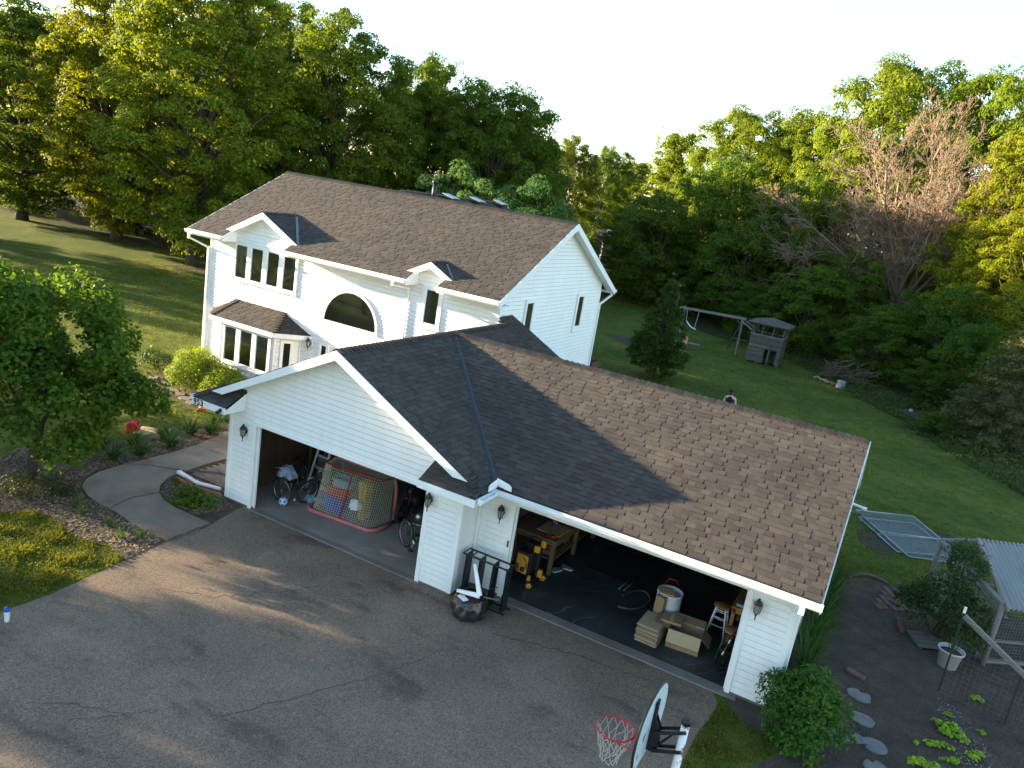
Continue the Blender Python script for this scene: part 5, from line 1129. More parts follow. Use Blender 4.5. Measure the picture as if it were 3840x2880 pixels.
def bicycle(name, label, loc, rz, frame_m, lean=0., steer=0., tyre_m=None, R_=.33, crank_m=None):
    t = thing(name, label, 'bicycle', (0,0,0))
    X = Matrix.Translation(loc) @ Matrix.Rotation(rz,4,'Z') @ Matrix.Rotation(lean,4,'X')
    def fin(mb, nm, m, par, sm=True): mb.v = [tuple(X @ Vector(p)) for p in mb.v]; return mb.build(nm, m, par, sm)
    wb = 1.02; BB = Vector((.42,0,.28)); ST = Vector((.28,0,.78)); HT = Vector((.82,0,.80)); HB = Vector((.86,0,.66)); rear = Vector((0,0,R_)); front = Vector((wb,0,R_))
    for c, st in ((rear,0),(front,steer)):
        ux = Vector((math.cos(st),math.sin(st),0)); w = MB(); w.tube(arc(c,ux,(0,0,1),R_-.02,0,2*math.pi,28)[:-1],.021,7,True); wo = fin(w,'wheel',tyre_m or M_RUBBER,t)
        rm = MB(); rm.tube(arc(c,ux,(0,0,1),R_-.05,0,2*math.pi,28)[:-1],.012,6,True); nrm = ux.cross(Vector((0,0,1)))
        for k in range(18): a = 2*math.pi*k/18; rm.tube([c+nrm*.02*(1 if k % 2 else -1), c+(ux*math.cos(a)+Vector((0,0,1))*math.sin(a))*(R_-.05)], .002, 4)
        rm.tube([c-nrm*.04,c+nrm*.04],.018,8); fin(rm,'rim',M_STEEL,wo)
    f = MB()
    for a, b, r in ((BB,ST,.016),(BB,HB,.018),(ST*.97+HT*.03,HT,.016),(HB,HT,.02)): f.tube([a,b],r,8)
    for s in (-1,1):
        f.tube([BB+Vector((0,s*.03,0)),rear+Vector((0,s*.06,0))],.010,6); f.tube([ST+Vector((0,s*.02,-.04)),rear+Vector((0,s*.06,0))],.009,6)
        fx = Vector((-math.sin(steer)*s*.05, math.cos(steer)*s*.05,0)); f.tube([HB,front+fx+Vector((0,0,R_*.9)),front+fx],.011,6)
    fin(f,'frame',frame_m,t)
    h = MB(); hd = Vector((-math.sin(steer),math.cos(steer),0)); c = HT+Vector((-.03,0,.10)); fw = Vector((math.cos(steer),math.sin(steer),0)); h.tube([HT,c],.013,6); h.tube([c-hd*.28-fw*.12,c-hd*.2+fw*.03,c+hd*.2+fw*.03,c+hd*.28-fw*.12],.012,6); fin(h,'handlebar',M_STEEL,t)
    s = MB(); s.tube([ST,ST+Vector((-.03,0,.12))],.013,6); s.add([(.12,-.08,.93),(.12,.08,.93),(.30,.05,.93),(.40,.02,.925),(.40,-.02,.925),(.30,-.05,.93),(.12,-.07,.89),(.12,.07,.89),(.38,0,.895)],[(0,5,4,3,2,1),(0,1,7,6),(1,2,3,8,7),(3,4,8),(4,5,0,6,8)]); fin(s,'saddle',M_BLACK,t,False)
    k = MB(); k.lathe([(.09,-.004),(.09,.004)],BB+Vector((0,-.05,0)),18,(0,1,0)); k.tube([BB+Vector((0,-.07,0)),BB+Vector((.09,-.07,-.14))],.011,6); k.tube([BB+Vector((0,.07,0)),BB+Vector((-.09,.07,.14))],.011,6); fin(k,'crank',crank_m or M_STEEL,t)
    p = MB(); p.cbox(BB+Vector((.09,-.12,-.14)),(.09,.09,.025)); p.cbox(BB+Vector((-.09,.12,.14)),(.09,.09,.025)); fin(p,'pedal',M_BLACK,t,False)
    return t
bicycle('bicycle', 'dark bicycle with its front wheel turned sideways at the left wall of the garage', (.86,1.78,.015), R(-76), M_BLACKMETAL, .10, R(72))
bicycle('bicycle', 'second dark bicycle seen end on beside the goal', (1.62,2.25,.015), R(-98), M_BLACKMETAL, -.14, 0)
M_DKGREEN = mat('dark_green_paint', (.02,.06,.025), (.015,.045,.02), 6, .4)
bicycle('bicycle', 'green bicycle half hidden behind the white garage pillar', (4.60,1.12,.015), R(-26), M_DKGREEN, -.06, 0)
ball('bike_helmet', 'silver round helmet hung on the green bicycle', 4.98, 1.02, .92, .10, M_STEEL)
def motorcycle():
    x, y = 3.80, 2.1; t = thing('motorcycle', 'dark motorcycle in the shadow right of the goal', 'motorcycle', (x,y+.6,0))
    for yy in (y, y+1.25):
        w = MB(); w.tube(arc((x,yy,.31),(0,1,0),(0,0,1),.245,0,2*math.pi,26)[:-1],.062,9,True); wo = w.build('wheel',M_RUBBER,t,True); h = MB(); h.tube([(x-.05,yy,.31),(x+.05,yy,.31)],.05,10); h.tube(arc((x,yy,.31),(0,1,0),(0,0,1),.17,0,2*math.pi,20)[:-1],.016,6,True); h.build('rim',M_BLACKMETAL,wo,True)
    b = MB(); b.lathe([(.02,-.28),(.13,-.2),(.16,0),(.12,.2),(.02,.27)],(x,y+.45,.78),14,(0,1,.1)); b.cbox((x,y+.6,.45),(.26,.42,.36)); b.build('body',M_BLACK,t,True)
    f = MB(); f.tube([(x-.09,y,.31),(x-.09,y+.25,.95)],.022,8); f.tube([(x+.09,y,.31),(x+.09,y+.25,.95)],.022,8); f.tube([(x-.36,y+.42,1.02),(x-.15,y+.26,1.02),(x+.15,y+.26,1.02),(x+.36,y+.42,1.02)],.014,7); f.build('fork',M_BLACKMETAL,t,True)
    s = MB(); s.cbox((x,y+.95,.80),(.24,.62,.09)); s.build('seat',M_BLACK,t,False,.03); l = MB(); l.lathe([(.035,0),(.03,.02),(0,.03)],(x-.02,y+.13,.62),10,(0,-1,0)); l.build('reflector',M_RED,t,True)
motorcycle()
def stepladder(name, label, x, y, h, w, m):
    t = thing(name, label, 'ladder', (x,y,0)); rl = MB()
    for s in (-1,1): rl.bar((x+s*w/2,y,.013),(x+s*w*.36,y+.5,h),.05,.03)
    o = rl.build('rail', m, t); st = MB()
    for k in range(1,6): f = k/6; st.cbox((x,y+.5*f,h*f),(w*(1-.28*f),.09,.025))
    st.build('step', m, t); bk = MB()
    for s in (-1,1): bk.bar((x+s*w/2,y+1.0,.013),(x+s*w*.36,y+.52,h),.035,.02)
    bk.build('back_leg', m, t)
stepladder('stepladder', 'white stepladder standing behind the bicycles in the near garage', 1.06, 1.95, 1.8, .46, M_PLASTICWHITE)
def carton(name, label, c, size, rz=0, m=None, open_=False, flaps=(), group=None, tape=True):
    """cardboard carton with seams; flaps are (side, angle) with side in +x -x +y -y"""
    t = thing(name, label, 'cardboard box', c, rz, group); w, d, h = size; th = .006; Z = Matrix.Translation(c) @ Matrix.Rotation(rz,4,'Z'); m = m or M_CARD
    b = MB(); b.box(-w/2,w/2,-d/2,d/2,0,th)
    b.box(-w/2,w/2,-d/2,-d/2+th,th,h); b.box(-w/2,w/2,d/2-th,d/2,th,h); b.box(-w/2,-w/2+th,-d/2+th,d/2-th,th,h); b.box(w/2-th,w/2,-d/2+th,d/2-th,th,h)
    if not open_: b.box(-w/2,-.002,-d/2,d/2,h+.001,h+.001+th); b.box(.002,w/2,-d/2,d/2,h+.001,h+.001+th)
    b.v = [tuple(Z @ Vector(p)) for p in b.v]; b.build('body', m, t)
    if tape and not open_: k = MB(); k.box(-.035,.035,-d/2-.002,d/2+.002,h+.0085,h+.010); k.v = [tuple(Z @ Vector(p)) for p in k.v]; k.build('tape', M_CARDLIGHT, t)
    for side, ang, ln, mm in flaps:
        f = MB(); q = {'+x':(w/2,0,d,0),'-x':(-w/2,0,d,math.pi),'+y':(0,d/2,w,math.pi/2),'-y':(0,-d/2,w,-math.pi/2)}[side]
        X = Matrix.Translation((q[0],q[1],h)) @ Matrix.Rotation(q[3],4,'Z') @ Matrix.Rotation(ang,4,'Y'); f.box(0,ln,-q[2]/2,q[2]/2,0,th); f.v = [tuple(Z @ X @ Vector(p)) for p in f.v]; f.build('flap', mm, t)
    return t
carton('cardboard_box', 'brown cardboard box at the dim back of the near garage', (.75,2.9,.015), (.5,.45,.62), .2)
# bins and bags heaped along the dim back, only half seen
carton('cardboard_box', 'brown cardboard box stacked on a plank shelf in the dim garage corner', (.42,3.5,.9), (.5,.4,.4), -.1)
mb = MB(); mb.box(.10,.72,2.7,4.4,.86,.885)
for y in (2.75,4.3):
    for x in (.13,.66): mb.box(x,x+.05,y,y+.05,.013,1.7)
mb.box(.10,.72,2.7,4.4,1.45,1.475); tag(mb.build('shelf_rack', M_BENCHWOOD), 'dark wooden shelf rack along the left garage wall', 'shelf')

# ------------------------------------------------------------------ between the doors: shelf frame, bag with scrap
def shelf_frame():
    t = thing('metal_shelf', 'black metal shelving lying on its side against the wall between the garage doors', 'shelf', (7.27,.25,0))
    for x in (6.80,7.12,7.44,7.76): mb = MB(); mb.box(x-.012,x+.012,.12,.38,.01,1.0); mb.box(x-.012,x+.03,.12,.135,.01,1.0); mb.build('shelf_board', M_BLACKMETAL, t)
    mb = MB()
    for y in (.11,.39):
        for z in (.03,1.005): mb.bar((6.72,y,z),(7.86,y,z),.03,.03)
    mb.bar((6.72,.11,1.005),(6.72,.39,1.005),.02); mb.bar((6.92,.11,1.005),(6.92,.39,1.005),.02); mb.build('side_rail', M_BLACKMETAL, t)
shelf_frame()
def bag_bin():
    cx, cy = 7.30, -.33; t = thing('trash_bag', 'black rubbish bag in an open bin heaped with scrap at the pillar', 'trash bag', (cx,cy,0)); rng = np.random.default_rng(3); n = 84; V = []
    prof = [(.05,.006),(.22,.006),(.32,.04),(.36,.10),(.37,.17),(.345,.24),(.36,.30),(.33,.35),(.325,.40),(.305,.43)]
    for i, (r, z) in enumerate(prof):
        for j in range(n):
            a = 2*math.pi*j/n; k = 1+(.035*math.sin(4*a+i*.7)+.040*math.sin(10*a-i*1.0)+.028*math.sin(17*a+i*1.5)+.010*rng.normal()+.09*math.cos(a+2.2))*(1 if 1 < i < 8 else .3); V.append((cx+r*k*math.cos(a),cy+r*k*math.sin(a),z*(1+.05*math.sin(3*a+i)) if i > 1 else z))
    mb = MB(); mb.add(V,[(i*n+j,i*n+(j+1)%n,(i+1)*n+(j+1)%n,(i+1)*n+j) for i in range(len(prof)-1) for j in range(n)]); mb.build('bag', M_BAG, t, True)
    rim = MB(); rim.tube(arc((cx,cy,.435),(1,0,0),(0,1,0),.305,0,6.2832,30)[:-1],.010,6,True); rim.lathe([(.30,.435-.43+.0),(.285,.10)],(cx,cy,.30),26); rim.build('bin_rim', mat('rusty_bin',(.06,.03,.022),(.035,.02,.016),8,.7), t, True)
    dk = MB(); dk.lathe([(.285,.40),(.12,.36),(0.001,.37)],(cx,cy,-.08),22); dk.build('filling', M_RUBBER, t, True)
bag_bin()
mb = MB(); v0 = Vector((7.50,-.38,.53)); a1 = Vector((7.16,-.14,1.02)); a2 = Vector((7.02,-.46,.50))
for a in (a1, a2):
    d = (a-v0); n_ = Vector((0,-1,.25)).normalized(); w = d.cross(n_).normalized()*.055
    mb.prism([v0+w, v0-w*.9, a-w*.55, a+w*.55], n_*.045)
tag(mb.build('bent_gutter_piece', M_PAINT, None, False, .008), 'white bent gutter piece sticking out of the rubbish bag', 'gutter scrap')
for i, (p, q, w, m, nm, lab) in enumerate([((7.35,-.20,.45),(7.66,.02,.62),.022,M_BLACKMETAL,'metal_rod','thin dark rod poking out of the rubbish bag to the right'),((7.55,-.32,.50),(7.82,-.16,.47),.04,M_GREYWOOD,'wood_offcut','grey wooden offcut lying across the rubbish bag rim'),((7.12,-.52,.46),(7.32,-.60,.44),.13,M_PAINT,'board_offcut','flat white board offcut at the front of the rubbish bag')]):
    mb = MB(); mb.bar(p,q,w,.014 if i else .012); tag(mb.build(nm, m, None, False, .003), lab, 'scrap')
rnd = random.Random(8)
for i, m in enumerate((M_PINE,M_CARD,M_WHITECLOTH)):
    mb = MB(); x, y = 7.06+i*.05, -.46-i*.05; mb.prism([(x,y,.45),(x+.07,y-.02,.46),(x+.09,y+.05,.44),(x+.03,y+.08,.45)],(0,0,.025)); tag(mb.build('wood_scrap', m, None, False, .003), ['small tan wood scrap at the left rim of the rubbish bag','small brown card scrap at the left rim of the rubbish bag','small white paper scrap at the front rim of the rubbish bag'][i], 'scrap')

# ------------------------------------------------------------------ things in the far garage
def table_saw():
    t = thing('table_saw', 'yellow and black table saw folded upright on its wheeled stand', 'table saw', (7.6,1.7,0))
    b = MB(); b.cbox((7.50,1.66,.56),(.36,.34,.50)); b.cbox((7.56,1.80,.62),(.40,.10,.62)); b.build('body', M_BLACK, t, False, .03)
    p = MB(); p.prism([(7.34,1.452,.33),(7.61,1.452,.31),(7.62,1.452,.72),(7.58,1.452,.75),(7.35,1.452,.76)],(0,.03,0)); pl = p.build('front_plate', M_YELLOW, t, False, .012)
    s = MB(); s.tube([Vector((7.50+.10*math.cos(a),1.447,.52+.16*math.sin(a))) for a in [(-.4+1.9*i/10) for i in range(11)]],.012,6); s.lathe([(.06,0),(.05,.03),(.02,.05)],(7.52,1.45,.42),12,(0,-1,0)); s.cbox((7.395,1.446,.44),(.06,.006,.17)); s.build('bevel_dial', M_BLACK, pl)
    text('DEWALT', .045, (7.412,1.4405,.365), Matrix.Rotation(R(90),4,'X') @ Matrix.Rotation(R(90),4,'Z'), M_YELLOW, pl, 'plate_lettering', .001, 1.0)
    for c_,s_,z_,t_ in (((7.68,1.72,.86),(.14,.10,.16),.2,None),((7.78,1.80,.99),(.12,.08,.16),-.3,None),((7.76,1.86,.25),(.16,.10,.18),.1,None),((7.66,1.56,.16),(.08,.12,.22),.3,(.4,'X'))): k = MB(); k.cbox(c_,s_,z_,t_); k.build('stand_bracket', M_YELLOW, t, False, .025)
    f = MB()
    for x in (7.40,7.74): f.tube([(x,1.75,.06),(x,1.82,1.02)],.018,7)
    f.tube([(7.40,1.82,1.02),(7.57,1.80,1.10),(7.74,1.82,1.02)],.018,7); f.tube([(7.36,1.47,.10),(7.32,1.45,.85)],.014,6); f.build('stand_frame', M_BLACKMETAL, t, True)
    for x, y in ((7.74,1.43),(7.82,1.98)):
        w = MB(); w.lathe([(.035,-.022),(.088,-.022),(.095,-.01),(.095,.01),(.088,.022),(.035,.022)],(x,y,.107),20,(.55,-1,0)); wo = w.build('wheel', M_RUBBER, t, True)
        h = MB(); h.lathe([(.001,-.028),(.06,-.026),(.064,0),(.06,.026),(.001,.028)],(x,y,.107),16,(.55,-1,0)); h.build('hub', M_YELLOW, wo, True); c = MB(); c.lathe([(.014,.028),(.012,.034),(0,.035)],(x,y,.107),8,(.55,-1,0)); c.build('axle_cap', M_BLACK, wo)
table_saw()
def workbench():
    t = thing('workbench', 'rough wooden workbench with lower shelf along the left wall of the far garage', 'workbench', (7.35,3.6,0))
    mb = MB()
    for k in range(5): x0 = 6.72+k*.232; mb.box(x0,x0+.228,2.28,5.2,.87,.91)
    mb.box(6.72,7.88,2.30,2.34,.76,.868); mb.box(7.84,7.88,2.345,5.2,.76,.868); mb.build('bench_top', M_BENCHWOOD, t, False, .004)
    for x, y in ((6.75,2.36),(7.74,2.36),(7.74,3.75),(7.74,5.05),(6.75,5.05)): l = MB(); l.box(x,x+.09,y,y+.09,.013,.868); l.build('leg', M_BENCHWOOD, t, False, .004)
    s = MB()
    for k in range(4): x0 = 6.78+k*.26; s.box(x0,x0+.25,2.46,5.0,.34,.365)
    s.build('lower_shelf', M_BENCHWOOD, t)
workbench()
mb = MB(); mb.cbox((7.55,2.86,.924),(.60,.64,.018),-.03); tag(mb.build('plywood_sheet', M_PLY), 'square sheet of pale plywood lying on the workbench', 'plywood')
mb = MB(); mb.lathe([(.03,0),(.045,.005),(.048,.10),(.044,.10),(.04,.01),(0,.008)],(7.50,2.90,.934),16); tag(mb.build('paint_cup', M_BLUE, None, True), 'blue cup standing on the plywood sheet', 'cup')
mb = MB(); mb.lathe([(.05,0),(.07,.03),(.06,.09),(.03,.12),(0,.13)],(7.46,3.08,.934),14); mb.cbox((7.46,3.02,1.06),(.05,.16,.04)); tag(mb.build('orange_tool', mat('orange_plastic',(.42,.13,.03),(.36,.1,.025),5,.45), None, True), 'orange capped tool behind the blue cup on the workbench', 'tool')
mb = MB(); mb.lathe([(.02,0),(.06,.01),(.065,.05),(.03,.07),(0,.07)],(7.72,2.42,.912),14); mb.bar((7.72,2.42,.95),(7.58,2.36,.94),.035,.03); tag(mb.build('sander', M_RED, None, True), 'small red power tool at the workbench corner', 'tool')
for i, (x, y, w, h, m, lab) in enumerate([(7.55,2.75,.20,.10,M_CARD,'small brown box on the workbench lower shelf, nearest the door'),(7.60,3.15,.16,.14,M_BLACK,'black tool case on the workbench lower shelf'),(7.52,3.6,.24,.12,M_GREYWOOD,'grey wood offcut stack on the workbench lower shelf')]):
    mb = MB(); mb.box(x-w/2,x+w/2,y-.13,y+.13,.367,.367+h); mb.box(x-w/2-.006,x+w/2+.006,y-.136,y+.136,.367+h*.7,.367+h*.76); mb.bar((x-.05,y,.367+h+.02),(x+.05,y,.367+h+.02),.02); tag(mb.build(['parts_box','tool_case','wood_offcuts'][i], m, None, False, .006), lab, ['box','tool case','offcuts'][i])
def shoe(x, y, rz, label):
    prof = [(-.14,.0),(-.13,.045),(-.06,.05),(.02,.048),(.10,.042),(.145,.02)]; mb = MB(); n = 14; Z = Matrix.Translation((x,y,.013)) @ Matrix.Rotation(rz,4,'Z'); V = []
    hts = (.085,.10,.098,.075,.055,.035)
    t = thing('sneaker', label, 'shoe', (x,y,0), 0, 'sneakers under the workbench')
    for (a, w), h in zip(prof, hts):
        for j in range(n): th = math.pi*j/(n-1); V.append(tuple(Z @ Vector((a, (w+.006)*math.cos(th), 0.02+h*abs(math.sin(th))**.7))))
    mb.add(V,[(i*n+j,i*n+j+1,(i+1)*n+j+1,(i+1)*n+j) for i in range(5) for j in range(n-1)]); mb.build('upper', mat('navy_canvas',(.03,.035,.05),(.045,.05,.065),8,.8), t, True)
    s = MB(); s.prism([Z @ Vector(p) for p in ((-.145,-.05,0),(-.06,-.055,0),(.03,-.054,0),(.12,-.045,0),(.155,-.015,0),(.155,.015,0),(.12,.045,0),(.03,.054,0),(-.06,.055,0),(-.145,.05,0))],(0,0,.024)); s.build('sole', M_PLASTICWHITE, t)
shoe(7.86,2.72,R(65),'dark sneaker with white sole nearest the workbench leg'); shoe(7.98,2.98,R(10),'dark sneaker with white sole lying farther from the workbench leg')
def barrel():
    t = thing('barrel', 'white plastic barrel with a board laid over its open top', 'barrel', (10.60,2.28,0)); mb = MB()
    mb.lathe([(.235,.013),(.262,.05),(.268,.4),(.262,.72),(.272,.74),(.272,.775),(.255,.775),(.25,.70),(.24,.45),(0,.44)],(10.60,2.28,0),30); mb.build('drum', M_PLASTICWHITE, t, True)
barrel()
mb = MB(); mb.cbox((10.54,2.20,.792),(.32,.34,.018),.30,(.05,'Y')); tag(mb.build('tan_board', M_PLY), 'small tan board resting on the white barrel', 'board')
crumple('wrapper_heap', 'reddish wrappers heaped in the open side of the barrel', 'scraps', 10.72, 2.30, .60, .10, .16, mat('copper_foil',(.35,.14,.08),(.5,.42,.38),14,.4), 9)
carton('cardboard_box', 'tall narrow cardboard box standing in front of the white barrel', (10.52,1.97,.013), (.20,.14,.74), -.28, M_CARD)
for i in range(9):
    mb = MB(); c = (10.55+.012*math.sin(i*2.1),1.50+.015*math.cos(i*1.7),.016+i*.044); mb.cbox((c[0],c[1],c[2]+.019),(.46,.66,.012),-.03+.02*math.sin(i)); mb.cbox((c[0]+.01,c[1]+.005,c[2]+.033),(.45,.64,.010),-.02+.02*math.sin(i+1))
    tag(mb.build('flattened_box', M_CARD if i % 2 else M_CARDLIGHT), ['lowest','second from the bottom','third from the bottom','fourth from the bottom','middle','fourth from the top','third from the top','second from the top','topmost'][i]+' flattened carton in the pile left of the open cardboard box', 'flattened box', 'flattened cartons in a pile')
carton('cardboard_box', 'large open cardboard box with its pale front flap hanging down', (11.20,1.70,.013), (.66,.46,.40), .10, M_CARD, True, [('-y',R(72),.26,M_CARDLIGHT),('+y',R(-12),.22,M_CARD),('-x',R(-8),.30,M_CARD),('+x',R(40),.22,M_CARD)])
carton('cardboard_box', 'brown cardboard box lying across the top of the flattened carton pile', (10.86,1.78,.43), (.42,.36,.05), .12, M_CARD)
mb = MB(); mb.cbox((11.42,1.90,.425),(.16,.07,.004),.1); tag(mb.build('shipping_label', M_WHITECLOTH), 'white shipping label on the flap of the large open box', 'paper label')
def stool(x, y, label, legm, h=.70):
    t = thing('bar_stool', label, 'stool', (x,y,0)); s = MB(); s.lathe([(.0,h-.03),(.15,h-.03),(.175,h-.018),(.178,h-.006),(.165,h+.004),(0,h-.002)],(x,y,0),26); s.build('seat', M_OAK, t, True)
    F = [(x+a*.19,y+b*.19) for a,b in ((-1,-1),(1,-1),(1,1),(-1,1))]; T = [(x+a*.10,y+b*.10) for a,b in ((-1,-1),(1,-1),(1,1),(-1,1))]
    for f, q in zip(F,T): l = MB(); l.tube([(f[0],f[1],.013),(q[0],q[1],h-.03)],[.016,.019],8); l.build('leg', legm, t, True)
    for zf, off in ((.28,0),(.46,1),(.62,0)):
        r = MB(); k = zf/h
        for i in range(4):
            a, b = F[i], F[(i+1)%4]; ta, tb = T[i], T[(i+1)%4]; zz = zf+(.05 if i % 2 else 0); kk = zz/h; r.tube([(a[0]+(ta[0]-a[0])*kk,a[1]+(ta[1]-a[1])*kk,zz),(b[0]+(tb[0]-b[0])*kk,b[1]+(tb[1]-b[1])*kk,zz)],.010,6)
        r.build('rung', legm, t, True)
stool(11.64, 2.68, 'bar stool with wooden seat and white legs beside the small table', M_PAINT); stool(12.06, 1.80, 'bar stool with wooden seat and dark green legs near the door frame', M_DKGREEN)
def small_table():
    t = thing('wooden_table', 'orange brown wooden table against the right wall of the far garage', 'table', (12.25,3.0,0)); mb = MB()
    for k in range(6): mb.box(11.84+k*.148,11.84+k*.148+.146,2.5,3.7,.81,.845)
    mb.build('table_top', M_OAK, t, False, .004); a = MB(); a.box(11.88,11.91,2.56,3.64,.70,.808); a.box(11.88,12.7,2.54,2.57,.70,.808); a.build('apron', M_OAK, t)
    for x, y in ((11.86,2.54),(12.64,2.54),(11.86,3.6),(12.64,3.6)): l = MB(); l.box(x,x+.075,y,y+.075,.013,.808); l.build('leg', M_OAK, t, False, .006)
small_table()
mb = MB(); mb.box(11.92,12.5,2.56,2.72,.847,.90); mb.box(11.91,12.51,2.55,2.73,.902,.915); tag(mb.build('grey_toolbox', M_GALV, None, False, .006), 'flat grey metal case at the front edge of the wooden table', 'case')
def level(x0, y0, z0, x1, y1, z1, label, seed, cols):
    t = thing('marking_pole', label, 'pole', (x0,y0,0)); p0 = Vector((x0,y0,z0)); p1 = Vector((x1,y1,z1)); n = len(cols)
    mb = MB(); mb.tube([p0,p1],.014,8); mb.build('shaft', M_BLACK, t, True)
    for i, m in enumerate(cols):
        if m: b = MB(); b.tube([p0.lerp(p1,(i+.08)/n),p0.lerp(p1,(i+.92)/n)],.017,8); b.build('band', m, t, True)
level(11.94,1.42,.02,12.12,1.62,.78,'slim black pole with red and white bands leaning by the door frame',1,[None,None,None,M_PAINT,M_RED,None,M_PAINT,M_RED,None]); 
for i, (x, y) in enumerate([(12.00,1.30),(12.03,1.52),(12.07,1.70),(12.10,1.20)]):
    mb = MB(); mb.tube(arc((x,y,.03),(1,0,0),(0,.7,.7),.03,0,5.6,12),.006,6); mb.bar((x-.03,y,.02),(x+.12,y+.10,.06),.05,.03); tag(mb.build('hand_tool', M_BLACKMETAL), ['black hand tool on the floor by the door frame, nearest the threshold','black hand tool beside the banded pole foot','black hand tool under the dark green stool','black hand tool tucked against the door frame'][i], 'hand tool')
def shop_vac():
    x, y = 10.46, 3.02; t = thing('shop_vacuum', 'dark shop vacuum with red handle behind the white barrel', 'vacuum', (x,y,0)); b = MB(); b.lathe([(.19,.08),(.21,.12),(.21,.42),(.19,.44)],(x,y,0),22); b.build('tank', M_BLACK, t, True)
    h = MB(); h.lathe([(.20,.442),(.21,.47),(.18,.56),(.10,.60),(0,.61)],(x,y,0),22); h.build('motor_head', M_BLACK, t, True); r = MB(); r.tube([(x-.14,y,.55),(x-.10,y,.68),(x+.08,y,.70),(x+.13,y,.56)],.016,7); r.build('handle', M_RED, t, True)
    for a in (.7,2.3,3.9,5.5): w = MB(); w.lathe([(.03,-.012),(.038,0),(.03,.012)],(x+.2*math.cos(a),y+.2*math.sin(a),.052),12,(math.sin(a),math.cos(a),0)); w.bar((x+.2*math.cos(a),y+.2*math.sin(a),.07),(x+.17*math.cos(a),y+.17*math.sin(a),.12),.03); w.build('caster', M_RUBBER, t, True)
shop_vac()
def spline(pts, k=8):
    P = [Vector(pts[0])]+[Vector(p) for p in pts]+[Vector(pts[-1])]; out = []
    for i in range(1,len(P)-2):
        for j in range(k):
            t = j/k; a,b,c,d = P[i-1],P[i],P[i+1],P[i+2]; out.append(.5*((2*b)+(c-a)*t+(2*a-5*b+4*c-d)*t*t+(3*b-a-3*c+d)*t**3))
    return out+[Vector(pts[-1])]
mb = MB(); mb.tube(spline([(9.58,2.18,.04),(9.85,2.28,.04),(10.05,2.62,.04),(10.05,3.05,.04),(9.80,3.28,.04),(9.55,2.95,.04),(9.50,2.70,.04)]),.024,8); tag(mb.build('vacuum_hose', mat('hose_grey',(.05,.05,.052),(.07,.07,.072),20,.5), None, True), 'dark vacuum hose coiled on the garage floor', 'hose')
for i, d in enumerate((0,.12)): mb = MB(); mb.tube([(9.32+d,3.0,.032),(9.34+d,3.3,.036),(9.37+d,3.58,.032)],.016,8); mb.lathe([(.022,0),(.022,.05)],(9.32+d,2.97,.034),8,(0,1,0)); tag(mb.build('vacuum_wand', M_GALV, None, True), ['left one of two pale vacuum wands on the floor','right one of two pale vacuum wands on the floor, nearer the hose'][i], 'vacuum wand')
mb = MB(); mb.box(8.3,9.9,3.4,5.0,.0135,.018); tag(mb.build('floor_mat', M_RUBBER), 'dark rubber mat on the far garage floor beside the workbench', 'mat')
carton('cardboard_box', 'brown cardboard box deep in the far garage by the back wall', (11.6,6.4,.013), (.7,.6,.6), .1)

